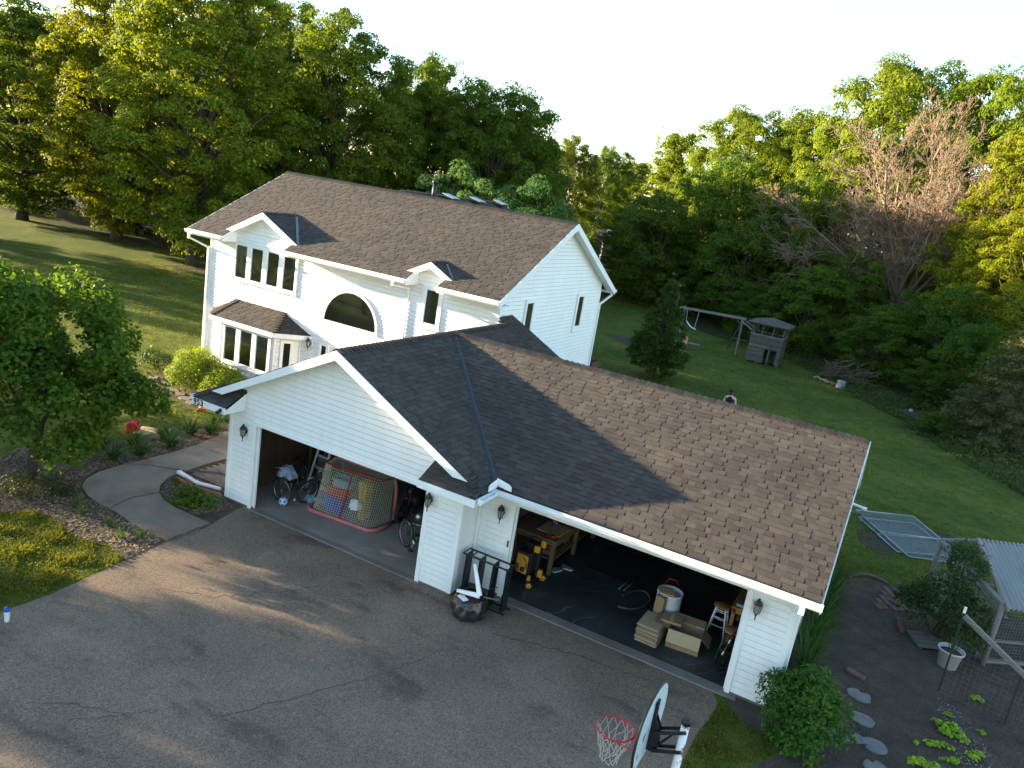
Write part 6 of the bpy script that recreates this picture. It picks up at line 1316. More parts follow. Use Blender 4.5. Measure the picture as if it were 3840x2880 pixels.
# ------------------------------------------------------------------ basketball hoop
M_BOARD = mat('pale_backboard', (.50,.56,.60), (.44,.50,.54), 3, .5)
def rust_mat():
    m, t, out = nodes('rusty_white_pole'); v = coord(t, (1,1,.8)); n_ = noise(t, v, 7.0, 5, .6)
    c = ramp(t, [(.53, (.68,.68,.66)), (.56, (.42,.20,.10)), (.60, (.05,.022,.015))], n_).outputs[0]; pbsdf(t, out, c, .6, 0, .3); return m
M_RUSTPOLE = rust_mat()
def hoop():
    px, py, bx, by, bz = 12.53, -4.95, 12.13, -4.85, 2.68
    t = thing('basketball_hoop', 'basketball hoop on a rusty white pole at the drive edge', 'basketball hoop', (px,py,0))
    mb = MB(); mb.tube([(px,py,-.1),(px,py,2.96)],.047,14); mb.build('pole', M_RUSTPOLE, t, True); c = MB(); c.lathe([(.056,-.06),(.058,.0),(.045,.012),(0,.014)],(px,py,2.97),14); c.build('pole_cap', M_BLACK, t, True)
    prof = [(-.36,-.40),(.36,-.40),(.50,-.30),(.56,-.12),(.55,.08),(.47,.24),(.34,.34),(.17,.395),(0,.41),(-.17,.395),(-.34,.34),(-.47,.24),(-.55,.08),(-.56,-.12),(-.50,-.30)]
    b = MB(); b.prism([(bx-.016,by+a,bz+z) for a,z in prof],(.032,0,0)); bo = b.build('backboard', M_BOARD, t, False, .006)
    e = MB(); e.tube([(bx-.004,by+a*1.003,bz+z*1.003) for a,z in prof],.016,6,True); e.build('edge_trim', M_BLACK, bo, True)
    q = MB(); q.prism([(bx+.0165,by-.33,bz-.05),(bx+.0165,by-.27,bz+.02),(bx+.0165,by-.24,bz-.02),(bx+.0165,by-.29,bz-.10)],(.001,0,0)); q.prism([(bx+.0165,by-.46,bz-.17),(bx+.0165,by-.43,bz-.15),(bx+.0165,by-.42,bz-.22),(bx+.0165,by-.45,bz-.24)],(.001,0,0)); q.prism([(bx+.0165,by-.12,bz+.30),(bx+.0165,by-.10,bz+.33),(bx+.0165,by-.09,bz+.27)],(.001,0,0)); q.build('paint_chip', M_BLACK, bo)
    r = MB(); rz_ = bz-.30; rc = Vector((bx-.39,by,rz_)); r.tube(arc(rc,(1,0,0),(0,1,0),.226,0,2*math.pi,36)[:-1],.0105,8,True)
    r.box(bx-.17,bx-.017,by-.06,by+.06,rz_-.012,rz_+.0); r.tube([rc+Vector((.02,-.22,-.01)),Vector((bx-.06,by-.05,rz_-.13)),Vector((bx-.02,by-.05,rz_-.13))],.008,6); r.tube([rc+Vector((.02,.22,-.01)),Vector((bx-.06,by+.05,rz_-.13)),Vector((bx-.02,by+.05,rz_-.13))],.008,6); r.build('rim', M_RIM, t, True)
    segs = []; n = 12; rnd = random.Random(4); lv = [(0,.224),(.10,.20),(.20,.165),(.29,.135),(.37,.115),(.44,.105)]
    def K(i, j): a = 2*math.pi*(i+.5*(j % 2))/n+.15*math.sin(j*2+i); z_, rr = lv[j]; return rc+Vector((rr*math.cos(a)+.012*math.sin(i*3+j),rr*math.sin(a)+.012*math.cos(i*2+j),-z_+.015*math.sin(i*1.7)))
    for j in range(5):
        for i in range(n): segs += [(K(i,j),K(i,j+1)),(K(i+(1 if j % 2 else 0),j) if False else K(i,j),K((i+(1 if j % 2 else -1)) % n,j+1))]
    wires('net', segs, .0042, M_WHITENET, t, 4)
    a = MB(); a.box(bx+.017,bx+.045,by-.05,by+.05,bz-.34,bz+.30); a.prism([(bx+.046,by-.04,bz-.36),(bx+.14,by-.04,bz-.30),(bx+.12,by-.04,bz-.02),(bx+.046,by-.04,bz+.12)],(0,.012,0)); a.prism([(bx+.046,by+.03,bz-.36),(bx+.14,by+.03,bz-.30),(bx+.12,by+.03,bz-.02),(bx+.046,by+.03,bz+.12)],(0,.012,0)); mp = a.build('mount_plate', M_BLACKMETAL, t)
    k = MB()
    for z_ in (.24,.12,-.02,-.2): k.lathe([(.010,0),(.010,.006),(0,.008)],(bx+.046,by+.018,bz+z_),6,(1,0,0)); k.lathe([(.010,0),(.010,.006),(0,.008)],(bx+.046,by-.02,bz+z_),6,(1,0,0))
    k.build('bolt', M_STEEL, mp)
    for zb, zp_ in ((-.08,2.84),(-.32,2.58)):
        for s in (-.055,.055): m_ = MB(); m_.bar((bx+.08,by+s,bz+zb),(px+.03,py+s,zp_),.032,.04); m_.build('arm', M_BLACKMETAL, t, False, .006)
    s = MB(); s.tube([(bx+.10,by,bz-.30),(px-.06,py,2.80)],.014,7); s.build('spring', M_BLACKMETAL, t, True)
M_RIM = mat('red_rim', (.50,.02,.03), (.42,.018,.025), 6, .4)
hoop()

# ------------------------------------------------------------------ small things outside
t = thing('shaker_bottle', 'clear shaker bottle with blue lid standing at the drive edge', 'bottle', (1.50,-6.05,0)); x, y = 1.50,-6.05
b = MB(); b.lathe([(.036,.008),(.040,.02),(.046,.20),(.046,.205)],(x,y,0),20); b.build('bottle_body', M_PLASTICWHITE, t, True); b = MB(); b.lathe([(.048,.2055),(.049,.245),(.043,.25)],(x,y,0),20); b.build('lid_ring', M_BLUE, t, True); b = MB(); b.lathe([(.042,.2505),(.038,.268),(.018,.272),(.016,.295),(0,.296)],(x,y,0),18); b.cbox((x+.02,y,.285),(.05,.018,.012)); b.build('cap', M_BLUE, t, True)
t = thing('gas_can', 'red plastic fuel can on the grass under the small tree', 'fuel can', (-4.98,1.14,0)); rz = .5; Z = Matrix.Translation((-4.98,1.14,0)) @ Matrix.Rotation(rz,4,'Z')
b = MB(); b.prism([(-.17,-.11,0),(.17,-.11,0),(.17,-.11,.26),(.08,-.11,.34),(-.12,-.11,.34),(-.17,-.11,.28)],(0,.22,0)); b.v = [tuple(Z @ Vector(p)) for p in b.v]; b.build('can', M_RED, t, False, .03)
b = MB(); b.tube([(-.10,0,.34),(-.08,0,.40),(.04,0,.40),(.07,0,.345)],.018,7); b.v = [tuple(Z @ Vector(p)) for p in b.v]; b.build('handle', M_RED, t, True); b = MB(); b.tube([(.12,0,.30),(.17,0,.40),(.16,0,.46)],[.03,.022,.016],9); b.v = [tuple(Z @ Vector(p)) for p in b.v]; b.build('spout', M_RED, t, True)
t = thing('wooden_tray', 'tan board box lid lying on the grass behind the red fuel can', 'board', (-4.62,1.43,0), .55); Z = t.matrix_basis.copy(); b = MB(); b.box(-.36,.36,-.31,.31,.10,.118); b.v = [tuple(Z @ Vector(p)) for p in b.v]; b.build('panel', M_PLY, t); b = MB()
for a0,a1,b0,b1 in ((-.36,.36,-.31,-.285),(-.36,.36,.285,.31),(-.36,-.335,-.284,.284),(.335,.36,-.284,.284)): b.box(a0,a1,b0,b1,.0,.099)
b.v = [tuple(Z @ Vector(p)) for p in b.v]; b.build('frame', M_PINE, t)
def downspout_ext():
    t = thing('downspout_extension', 'white downspout extension lying on the brick landing beside the garage', 'downspout', (-1,.15,0)); mb = MB(); mb.bar((-1.80,.13,.075),(-1.02,.0,.075),.10,.07); mb.bar((-1.04,.0,.075),(-.36,.16,.085),.09,.065); mb.cbox((-1.03,0,.078),(.14,.12,.078),-.1); mb.build('spout_run', M_TRIM, t, False, .012); e = MB(); e.bar((-1.86,.14,.075),(-1.795,.13,.075),.115,.082); e.build('end_collar', M_PAINT, t, False, .01)
downspout_ext()
for i, (p, q) in enumerate([((-1.55,-.16,.045),(-.90,-.20,.045)),((-.88,-.18,.045),(-.12,-.03,.045)),((-1.45,-.02,.045),(-.95,-.10,.05))]):
    mb = MB(); mb.bar(p,q,.07,.075); mb.bar((p[0],p[1],.09),(q[0],q[1],.09),.05,.02); tag(mb.build('edging_strip', M_TERRA, None, False, .015), ['terracotta edging strip farthest from the garage wall','terracotta edging strip reaching the garage wall','short terracotta edging strip beside the white downspout end'][i], 'edging')
mb = MB(); mb.tube(spline([(-3.70,-.30,.25),(-3.45,-.42,.09),(-3.2,-.42,.045),(-2.8,-.10,.042),(-2.4,.10,.042),(-2.07,.26,.042),(-1.75,.42,.05),(-1.3,.85,.05),(-.6,1.0,.05),(-.1,1.0,.06)]),.013,7); tag(mb.build('garden_hose', mat('hose_blue',(.10,.13,.17),(.08,.10,.14),5,.5), None, True), 'thin blue grey hose lying across the curved path', 'hose')
# flagstone path toward the lawn, hedge trimmer on the grass
rnd = random.Random(14)
for i, (x, y) in enumerate([(-9.2,5.15),(-8.5,4.92),(-7.8,4.68),(-7.3,4.58),(-6.8,4.42),(-6.3,4.32),(-5.85,4.45),(-5.4,4.55)]):
    k = 7; pts = [(x+.27*rnd.uniform(.8,1.1)*math.cos(2*math.pi*j/k+.3*i), y+.22*rnd.uniform(.8,1.1)*math.sin(2*math.pi*j/k+.3*i), -.01) for j in range(k)]; mb = MB(); mb.prism(pts,(0,0,.045)); tag(mb.build('flagstone', M_STONE2 if False else M_PAVER, None, False, .01), 'pale flagstone in the path past the hedge, '+['farthest left','second from the left','third from the left','fourth from the left','fourth from the right','third from the right','second from the right','farthest right'][i], 'flagstone', 'flagstones past the hedge')
t = thing('hedge_trimmer', 'orange and grey hedge trimmer lying on the grass left of the garage', 'hedge trimmer', (-5.6,3.95,0)); b = MB(); b.cbox((-5.50,4.0,.06),(.22,.10,.10),.6); b.tube([(-5.46,4.02,.10),(-5.42,4.05,.17),(-5.54,3.98,.17),(-5.57,3.95,.10)],.014,6); b.build('motor_body', mat('orange_paint',(.55,.12,.05),(.48,.10,.04),5,.45), t, False, .015); b = MB(); b.bar((-5.60,3.93,.04),(-6.02,3.66,.03),.05,.012); b.build('blade', M_STEEL, t)
# garden side
def stone(x, y, r, rz, label, half=False, grp='round log slices in the soil'):
    rnd = random.Random(int(x*100)); n = 18; pts = []
    for j in range(n):
        a = 2*math.pi*j/n; k = rnd.uniform(.93,1.05)
        if not half and abs(a-1.0) < .12: k = .55
        pts.append((x+r*1.05*k*math.cos(a+rz), y+r*.9*k*math.sin(a+rz), -.01))
    mb = MB(); mb.prism(pts,(0,0,.055)); return tag(mb.build('log_slice', M_STONE, None, False, .008), label, 'stepping stone', grp)
stone(14.52,2.47,.22,.3,'round grey stepping slice nearest the red brick by the bush'); stone(14.64,1.67,.21,1.9,'round grey stepping slice midway along the garden path'); stone(14.88,.98,.22,2.7,'round grey stepping slice with a split edge nearest the slate slab'); stone(14.95,.36,.20,1.0,'round grey stepping slice cut by the bottom edge of the photo')
mb = MB(); mb.prism([(14.55,1.16,0),(14.70,1.10,0),(14.74,.92,0),(14.62,.86,0),(14.52,1.0,0)],(0,0,.03)); tag(mb.build('broken_slice', M_STONE, None, False, .006), 'dark broken piece of log slice beside the split stepping slice', 'stepping stone')
mb = MB(); mb.prism([(14.02,.64,.0),(14.10,.84,.0),(14.44,.90,.0),(14.50,.80,.0),(14.38,.68,.0)],(0,0,.04)); mb.v = [(a,b,c+.01) for a,b,c in mb.v]; tag(mb.build('slate_slab', mat('slate',(.13,.145,.155),(.10,.115,.125),4,.7), None, False, .006), 'blue grey slate slab tucked under the fresh green bush', 'slab')
mb = MB(); mb.cbox((14.40,3.22,.03),(.36,.17,.06),-.35); mb.cbox((14.30,3.27,.065),(.15,.12,.01),-.35); tag(mb.build('red_brick_block', M_BRICK, None, False, .012), 'reddish concrete block lying on the soil by the daylilies', 'brick')
for i in range(26):
    x = 14.60+.17*(i % 6)+random.uniform(-.03,.03)+.05*(i//6); y = 7.0+.30*(i//6)+.10*(i % 6)+random.uniform(-.03,.03)
    if x > 15.65: continue
    mb = MB(); mb.cbox((x,y,.012),(.15,.27,.05),.5+random.uniform(-.1,.1)); o = tag(mb.build('paving_brick', M_BRICK, None, False, .01), 'worn pinkish paving brick in the patch by the coop frame', 'brick', 'paving bricks by the coop frame')
for i in range(14):
    a = i/13; x = 13.68+1.05*a; y = 7.95+.45*math.sin(a*3.0)+.62*a; mb = MB(); mb.cbox((x,y,.02),(.085,.14,.085),.9-a); tag(mb.build('edging_brick', M_BRICK, None, False, .015), 'small edging brick along the lawn end of the soil', 'brick', 'edging bricks between soil and lawn')
mb = MB(); mb.cbox((15.12,6.26,.06),(.11,.62,.10),.18); tag(mb.build('red_plank', mat('dull_red_wood',(.13,.05,.045),(.10,.04,.036),4,.85), None, False, .01), 'short dull red plank on edge between bricks and wooden pallet', 'plank')
t = thing('wooden_pallet', 'grey slatted wooden ramp lying on the soil beside the pot', 'pallet', (15.65,5.85,0)); 
for k in range(4): b = MB(); x0, y0 = 15.28+.07*k, 6.02-.17*k; b.bar((x0,y0,.07),(x0+.72,y0+.42,.07),.155,.022); b.build('slat', M_OLDWOOD, t)
for p_,q_ in (((15.36,6.0,.03),(15.58,5.50,.03)),((15.95,6.34,.03),(16.15,5.86,.03))): b = MB(); b.bar(p_,q_,.06,.055); b.build('bearer', M_OLDWOOD, t)
t = thing('flower_pot', 'white plastic planter pot behind the green fence post', 'pot', (16.10,5.15,0)); b = MB(); b.lathe([(.17,.0),(.19,.01),(.235,.36),(.265,.37),(.27,.41),(.245,.41),(.235,.37),(.22,.32)],(16.10,5.15,0),26); b.build('pot_body', mat('pot_white',(.42,.42,.40),(.36,.36,.34),5,.6), t, True); b = MB(); b.lathe([(.228,.33),(.1,.345),(0,.35)],(16.10,5.15,0),20); b.build('potting_soil', M_SOIL, t, True)
blades('pot_plant', 'few thin plant stems growing in the white planter pot', 16.12, 5.16, 22, .5, .012, M_LILY, 130); bpy.data.objects['pot_plant'].location.z = .33
def coop():
    A=Vector((15.62,8.42,0)); B=Vector((16.82,5.82,0)); C_=Vector((16.46,8.76,0)); D_=Vector((18.6,10.0,0)); E_=Vector((19.1,7.4,0)); z=lambda p,h: Vector((p.x,p.y,h)); Mm=A.lerp(B,.5); HA,HB,HC=1.62,1.5,1.82
    t = thing('chicken_coop', 'weathered timber chicken run with wire mesh and corrugated roof', 'chicken coop', tuple(A.lerp(E_,.5)))
    for p,h in ((A,HA),(B,HB),(C_,HC),(Mm,1.56),(D_,1.85),(E_,1.45)): b=MB(); b.tube([z(p,-.05),z(p,h)],.055,10); b.build('post', M_GREYWOOD, t, True)
    def rail(p,q,w=.09,h=.045): b=MB(); b.bar(p,q,w,h); b.build('rail', M_GREYWOOD, t)
    rail(z(A,HA+.02),z(B,HB+.02),.12,.05); off=Vector((.13,.06,0)); rail(z(A,HA-.12)+off*.5,z(B,HB-.30)+off,.09,.04); rail(z(A,HA+.05),z(C_,HC+.02),.10,.06); rail(z(A,HA-.18),z(C_,HC-.25),.06,.04); rail(z(A,.62),z(B,.58),.07,.04); rail(z(A,.1),z(B,.1),.05,.04); rail(z(A,.7),z(C_,.75),.06,.04); rail(z(B,.62),z(E_,.6),.07,.04); rail(z(B,.12),z(E_,.12),.09,.05); rail(z(C_,HC),z(D_,1.88),.08,.05); rail(z(B,HB-.05),z(E_,1.42),.08,.05); rail(z(C_,.7),z(D_,.7),.06,.04); rail(z(C_,HC+.02),z(B,HB+.0),.07,.05)
    segs=[]
    def mesh(p0,p1,h0,h1,st=.075):
        l=(p1-p0).length; n=int(l/st)
        for i in range(n+1):
            f=i/n; q=p0.lerp(p1,f); hh=h0+(h1-h0)*f; segs.append((z(q,.05),z(q,hh)))
        for k in range(int(max(h0,h1)/st)): segs.append((z(p0,.05+k*st*min(1,h0/max(h0,h1))),z(p1,.05+k*st*min(1,h1/max(h0,h1)))))
    mesh(A,B,HA,HB); mesh(A,C_,HA,HC); mesh(C_,D_,HC,1.85); mesh(B,E_,HB,1.45); wires('wire_mesh', segs, .0016, M_GALV, t)
    # corrugated sheet
    p0=Vector((16.40,8.78,1.86)); p1=Vector((16.93,5.62,1.50)); u=Vector((2.5,1.45,.03)); n=130; V=[]
    nn=Vector((0,0,1))
    for i in range(n+1):
        f=i/n; w=.030*math.sin(i*math.pi/2.5)
        for j in range(9): g=j/8; V.append(tuple(p0.lerp(p1,g)+u*f+nn*w))
    b=MB(); b.add(V,[(i*9+j,i*9+j+1,(i+1)*9+j+1,(i+1)*9+j) for i in range(n) for j in range(8)]); b.build('corrugated_roof', M_CORRUG, t, True)
    b=MB(); b.bar(p0-Vector((.02,.0,.02)),p1-Vector((.02,0,.02)),.04,.07); b.build('roof_edge', mat('worn_rafter',(.24,.17,.11),(.30,.24,.18),6,.9), t)
def corr_mat():
    m, t, out = nodes('corrugated_plastic'); v = coord(t); c = ramp(t,[(.3,(.44,.43,.40)),(.7,(.34,.33,.31))],noise(t,coord(t,(1,.2,1)),3,4)).outputs[0]
    d = N(t,'ShaderNodeBsdfPrincipled',i_Roughness=.45); L(t,c,d.inputs['Base Color']); tr = N(t,'ShaderNodeBsdfTranslucent'); tr.inputs[0].default_value=(.45,.5,.48,1); tp = N(t,'ShaderNodeBsdfTransparent'); tp.inputs[0].default_value=(.6,.66,.62,1)
    a = N(t,'ShaderNodeMixShader'); a.inputs[0].default_value=.3; L(t,d.outputs[0],a.inputs[1]); L(t,tr.outputs[0],a.inputs[2]); b = N(t,'ShaderNodeMixShader'); b.inputs[0].default_value=.16; L(t,a.outputs[0],b.inputs[1]); L(t,tp.outputs[0],b.inputs[2]); L(t,b.outputs[0],out.inputs[0]); return m
M_CORRUG = corr_mat()
coop()
def wire_fence():
    P=[Vector((15.93,3.88,0)),Vector((17.08,3.58,0)),Vector((19.0,3.05,0))]; t = thing('wire_fence', 'garden wire fence on green metal posts with a wooden top rail', 'fence', tuple(P[0]))
    for p,h in zip(P,(1.78,1.12,1.1)):
        b=MB(); b.bar((p.x,p.y,-.1),(p.x,p.y,h),.035,.012); b.bar((p.x+.0,p.y+.015,-.1),(p.x,p.y+.015,h),.012,.03); po=b.build('post', mat('post_green',(.012,.022,.018),(.018,.03,.024),6,.6), t)
        if h > 1.5: c=MB(); c.bar((p.x,p.y+.005,h+.001),(p.x,p.y+.005,h+.13),.05,.03); c.build('post_tip', M_PAINT, po)
    b=MB(); b.bar((15.95,3.90,1.72),(17.10,3.60,1.10),.10,.09); b.bar((17.10,3.60,1.10),(18.3,3.25,.62),.10,.09); b.build('top_rail', M_GREYWOOD, t, False, .01); segs=[]
    for p,q in zip(P[:-1],P[1:]):
        l=(q-p).length; n=int(l/.10)
        for i in range(n+1): r=p.lerp(q,i/n); segs.append((r+Vector((0,0,.02)),r+Vector((.02*math.sin(i),.02,1.12))))
        for k in range(12): segs.append((p+Vector((0,0,.02+k*.10)),q+Vector((0,0,.02+k*.10))))
    wires('wire_mesh', segs, .0017, mat('rusty_wire',(.16,.13,.10),(.2,.17,.14),9,.7), t)
wire_fence()
def gate_panel(c, pts, label, zoff):
    """a chain link panel lying on the ground: tube frame and diamond mesh"""
    t = thing('chain_link_panel', label, 'fence panel', (*c,0)); P=[Vector((x,y,zoff)) for x,y in pts]; b=MB(); b.tube(P,.022,8,True)
    m0,m1=P[0].lerp(P[3],.5),P[1].lerp(P[2],.5); b.tube([m0,m1],.016,7); b.build('frame', M_GALV, t, True); segs=[]; o=P[0]; u=P[1]-P[0]; v=P[3]-P[0]; lu,lv=u.length,v.length; s=.085; k=-lv
    while k<lu:
        a0=max(0,k); a1=min(lu,k+lv)
        if a1>a0: segs.append((o+u*(a0/lu)+v*((a0-k)/lv),o+u*(a1/lu)+v*((a1-k)/lv))); segs.append((o+u*(a0/lu)+v*(1-(a0-k)/lv),o+u*(a1/lu)+v*(1-(a1-k)/lv)))
        k+=s
    wires('chain_mesh', segs, .0026, M_GALV, t)
gate_panel((14.9,13), [(13.55,13.85),(15.25,15.0),(16.9,11.95),(15.2,11.0)], 'upper chain link panel of two lying on the grass', .09); gate_panel((14.8,12.8), [(13.68,13.35),(15.3,14.45),(16.5,12.5),(14.9,11.25)], 'lower chain link panel lying on the grass under another', .035)
mb=MB(); mb.bar((13.2,12.98,.55),(13.84,12.9,.50),.09,.06); mb.cbox((13.78,12.9,.5),(.14,.12,.09)); tag(mb.build('gutter_offcut', M_TRIM, None, False, .01), 'pale gutter piece propped behind the far garage end', 'gutter scrap')
mb=MB(); mb.tube([(13.75,12.93,.0),(13.75,12.93,.52)],.03,8); mb.tube([(13.3,12.97,.0),(13.3,12.97,.53)],.03,8); mb.bar((13.3,12.95,.3),(13.75,12.93,.3),.05); tag(mb.build('sawhorse', M_GREYWOOD), 'low wooden trestle under the pale gutter piece', 'trestle')
LET=[(16.62,4.03,.13),(16.08,2.99,.10),(15.90,2.56,.12),(15.98,2.42,.13),(16.07,2.50,.13),(16.16,2.58,.14),(16.05,2.30,.11),(16.22,2.44,.13),(16.30,2.34,.12),(15.75,1.75,.10),(15.86,1.80,.09),(15.98,1.83,.11),(15.55,1.58,.07),(16.12,1.88,.07),(16.64,2.84,.08),(16.45,1.87,.13),(16.55,1.98,.12),(15.50,.98,.12),(15.62,1.05,.12),(15.74,1.0,.12),(15.85,1.08,.11),(16.08,1.44,.09),(16.18,1.5,.10),(15.95,1.42,.05)]
def lettuce(x,y,r,i):
    rng=np.random.default_rng(200+i); k=26; a=rng.uniform(0,6.28,k); u=rng.uniform(.15,1,k); c=np.stack([x+np.cos(a)*u*r,y+np.sin(a)*u*r,.03+.10*r/.12*(1-u*.6)*rng.uniform(.7,1.2,k)],1); n=np.stack([np.cos(a)*.5,np.sin(a)*.5,np.ones(k)],1)+rng.normal(size=(k,3))*.3
    W_=['nearest the wire fence','below the one by the wire fence','at the upper left of the big cluster','at the left of the big cluster','in the middle top of the big cluster','at the top right of the big cluster','at the lower left of the big cluster','at the right of the big cluster','at the lower right of the big cluster','in the small row, left end','in the small row, second','in the small row, third','tiny, left of the small row','tiny, right of the small row','alone on the pale pebbles','on the pebbles near the bottom, left half','on the pebbles near the bottom, right half','in the bottom row, left end','in the bottom row, second','in the bottom row, third','in the bottom row, right end','between bottom row and pebbles, left','between bottom row and pebbles, right','tiny sprout above the bottom row'][i]
    o=leaf_mesh('lettuce_plant', c, n, r*.36*rng.uniform(.7,1.2,k), .8, M_LETTUCE, None, .3, rng); tag(o, 'bright lettuce plant '+W_, 'lettuce', 'lettuces in the garden soil')
for i,(x,y,r) in enumerate(LET): lettuce(x,y,r,i)

# ------------------------------------------------------------------ back yard: playhouse, swing beam, person and odds
def playhouse():
    x0,x1,y0,y1=4.75,6.75,38.7,40.6; t=thing('playhouse', 'weathered wooden lookout playhouse with a low peaked roof on the back lawn', 'playhouse', (5.75,39.6,0))
    b=MB()
    for k in range(14):
        z=.10+k*.125; zz=z+.118
        if z<1.05: b.box(x0,x0+1.05,y0,y0+.03,z,zz); b.box(x1-.2,x1,y0,y0+.03,z,zz)
        else: b.box(x0,x1,y0,y0+.03,z,zz)
        b.box(x0-.03,x0-.001,y0+.01,y1,z,zz); b.box(x1+.001,x1+.03,y0+.01,y1,z,zz); b.box(x0,x1,y1-.03,y1,z,zz)
    w=b.build('plank_wall', M_OLDWOOD, t); o=MB()
    for k in range(8,11): o.box(x0-.036,x0-.031,y0+.05,y1-.2,.10+k*.125,.10+k*.125+.118)
    o.box(x0,x0+1.2,y0-.006,y0-.001,1.10,1.21); o.build('tan_board', mat('tan_plank',(.24,.15,.065),(.17,.12,.065),4,.85), w); g=MB()
    for k in range(0,7): g.box(x0-.037,x0-.031,y0+.03,y1-.3,.10+k*.125,.10+k*.125+.118)
    g.build('bleached_board', mat('bleached_plank',(.30,.30,.27),(.20,.20,.18),5,.9), w)
    d=MB(); d.box(x0,x1,y0+.04,y1,1.02,1.06); d.box(x0+1.05,x0+1.75,y0+.9,y0+.95,.05,1.0); d.build('deck', M_OLDWOOD, t)
    for x in (x0+.03,x0+.66,x0+1.33,x1-.03):
        for y in ((y0+.05,y1-.05)): p=MB(); p.box(x-.045,x+.045,y-.045,y+.045,0.0,2.62); p.build('post', M_OLDWOOD, t)
    for y in (y0+.7,y0+1.3):
        for x in (x0+.03,x1-.03): p=MB(); p.box(x-.04,x+.04,y-.04,y+.04,1.86,2.62); p.build('post', M_OLDWOOD, t)
    r=MB(); r.bar((x0-.05,y0+.0,1.88),(x1+.05,y0+.0,1.88),.09,.06); r.bar((x0-.0,y0,1.88),(x0-.0,y1,1.88),.09,.06); r.bar((x1,y0,1.88),(x1,y1,1.88),.09,.06); r.bar((x0,y1,1.88),(x1,y1,1.88),.09,.06); r.build('handrail', M_GREYWOOD, t)
    f=MB(); c=((x0+x1)/2,(y0+y1)/2,3.02); q=[(x0-.32,y0-.32,2.64),(x1+.32,y0-.32,2.64),(x1+.32,y1+.32,2.64),(x0-.32,y1+.32,2.64)]
    for i in range(4): f.add([q[i],q[(i+1)%4],c,(q[i][0],q[i][1],2.58),(q[(i+1)%4][0],q[(i+1)%4][1],2.58)],[(0,1,2),(3,4,1,0)])
    f.quad(*[(a,b_,2.58) for a,b_,_ in q]); f.build('roof', mat('old_roof_felt',(.085,.075,.064),(.06,.054,.046),3,.9), t)
playhouse()
def swing_set():
    t=thing('swing_beam', 'weathered swing beam with monkey bars joined to the playhouse', 'swing set', (2.0,40,0)); b=MB(); b.bar((-.65,40.4,2.35),(4.0,40.0,2.52),.12,.16); b.build('beam', M_GREYWOOD, t)
    for x,y in ((3.80,39.98),(-.52,41.2)): p=MB(); p.box(x-.06,x+.06,y-.06,y+.06,-.02,2.42); p.build('post', M_GREYWOOD, t)
    p=MB(); p.bar((3.75,40.1,2.30),(2.75,42.2,0),.08); p.bar((3.80,40.0,2.0),(3.45,40.02,2.36),.07); p.bar((-.52,41.1,2.0),(-.15,40.6,2.3),.07); p.bar((3.2,41.0,1.0),(4.2,41.0,.95),.22,.04); p.build('brace', M_OLDWOOD, t); m=MB()
    a0,a1=Vector((3.75,39.75,2.36)),Vector((4.85,39.2,1.92)); o=Vector((.15,.75,0)); m.bar(a0,a1,.05,.10); m.bar(a0+o,a1+o,.05,.10)
    for k in range(8): f=(k+.5)/8; m.tube([a0.lerp(a1,f),a0.lerp(a1,f)+o],.02,6)
    m.build('monkey_bars', M_GREYWOOD, t)
swing_set()
mb=MB(); mb.tube([(-.1,40.35,2.3),(0.0,40.3,1.5)],.012,5); mb.tube([(.75,40.3,2.35),(.66,40.25,1.12)],.012,5); V=[]
for i in range(9):
    f=i/8
    for j in range(6): g=j/5; V.append((-.04+.74*f,40.27+.30*g,1.52-.45*f-.10*math.sin(math.pi*f)-.05*math.sin(math.pi*g)))
mb.add(V,[(i*6+j,i*6+j+1,(i+1)*6+j+1,(i+1)*6+j) for i in range(8) for j in range(5)]); tag(mb.build('hanging_swing', M_PLASTICWHITE), 'pale swing seat hanging aslant under the swing beam', 'swing')
def plank_bench(): 
    t=thing('plank_bench', 'low plank bench on the lawn behind the cone shaped tree', 'bench', (1.3,38,0)); b=MB(); b.bar((.95,37.95,.42),(1.75,38.15,.42),.30,.05); b.build('seat', M_GREYWOOD, t)
    for x,y in ((1.1,37.98),(1.6,38.1)): l=MB(); l.box(x-.04,x+.04,y-.13,y+.13,0,.395); l.build('leg', M_OLDWOOD, t)
plank_bench()
mb=MB(); mb.bar((.55,37.0,.04),(1.35,36.4,.04),.20,.05); tag(mb.build('loose_plank', M_GREYWOOD), 'loose plank lying on the lawn in front of the plank bench', 'plank')
M_PINKTOY=mat('pink_plastic',(.62,.24,.24),(.55,.20,.21),5,.5)
t=thing('pink_toy', 'pink plastic toy chair on the lawn right of the cone shaped tree', 'toy', (.75,37.6,0)); b=MB(); b.lathe([(.02,0),(.20,.02),(.24,.22),(.20,.24),(.0,.2)],(.72,37.6,.02),14); b.build('seat', M_PINKTOY, t, True); b=MB(); b.prism([(.60,37.75,.20),(.95,37.75,.20),(1.02,37.8,.72),(.88,37.82,.86),(.68,37.8,.70)],(0,.05,0)); b.build('backrest', M_PINKTOY, t, False, .03)
ball('pink_ball', 'pink ball half hidden behind the cone shaped tree', .05, 37.9, .25, .24, M_PINKTOY)
ball('lawn_ball', 'white ball at the lawn edge by the lying fence rails', 14.77, 34.4, .11, .11, M_PLASTICWHITE)
rnd=random.Random(31)
t=thing('brush_pile', 'pile of bare cut branches at the back lawn edge', 'brush pile', (10.4,39.6,0)); segs=[]
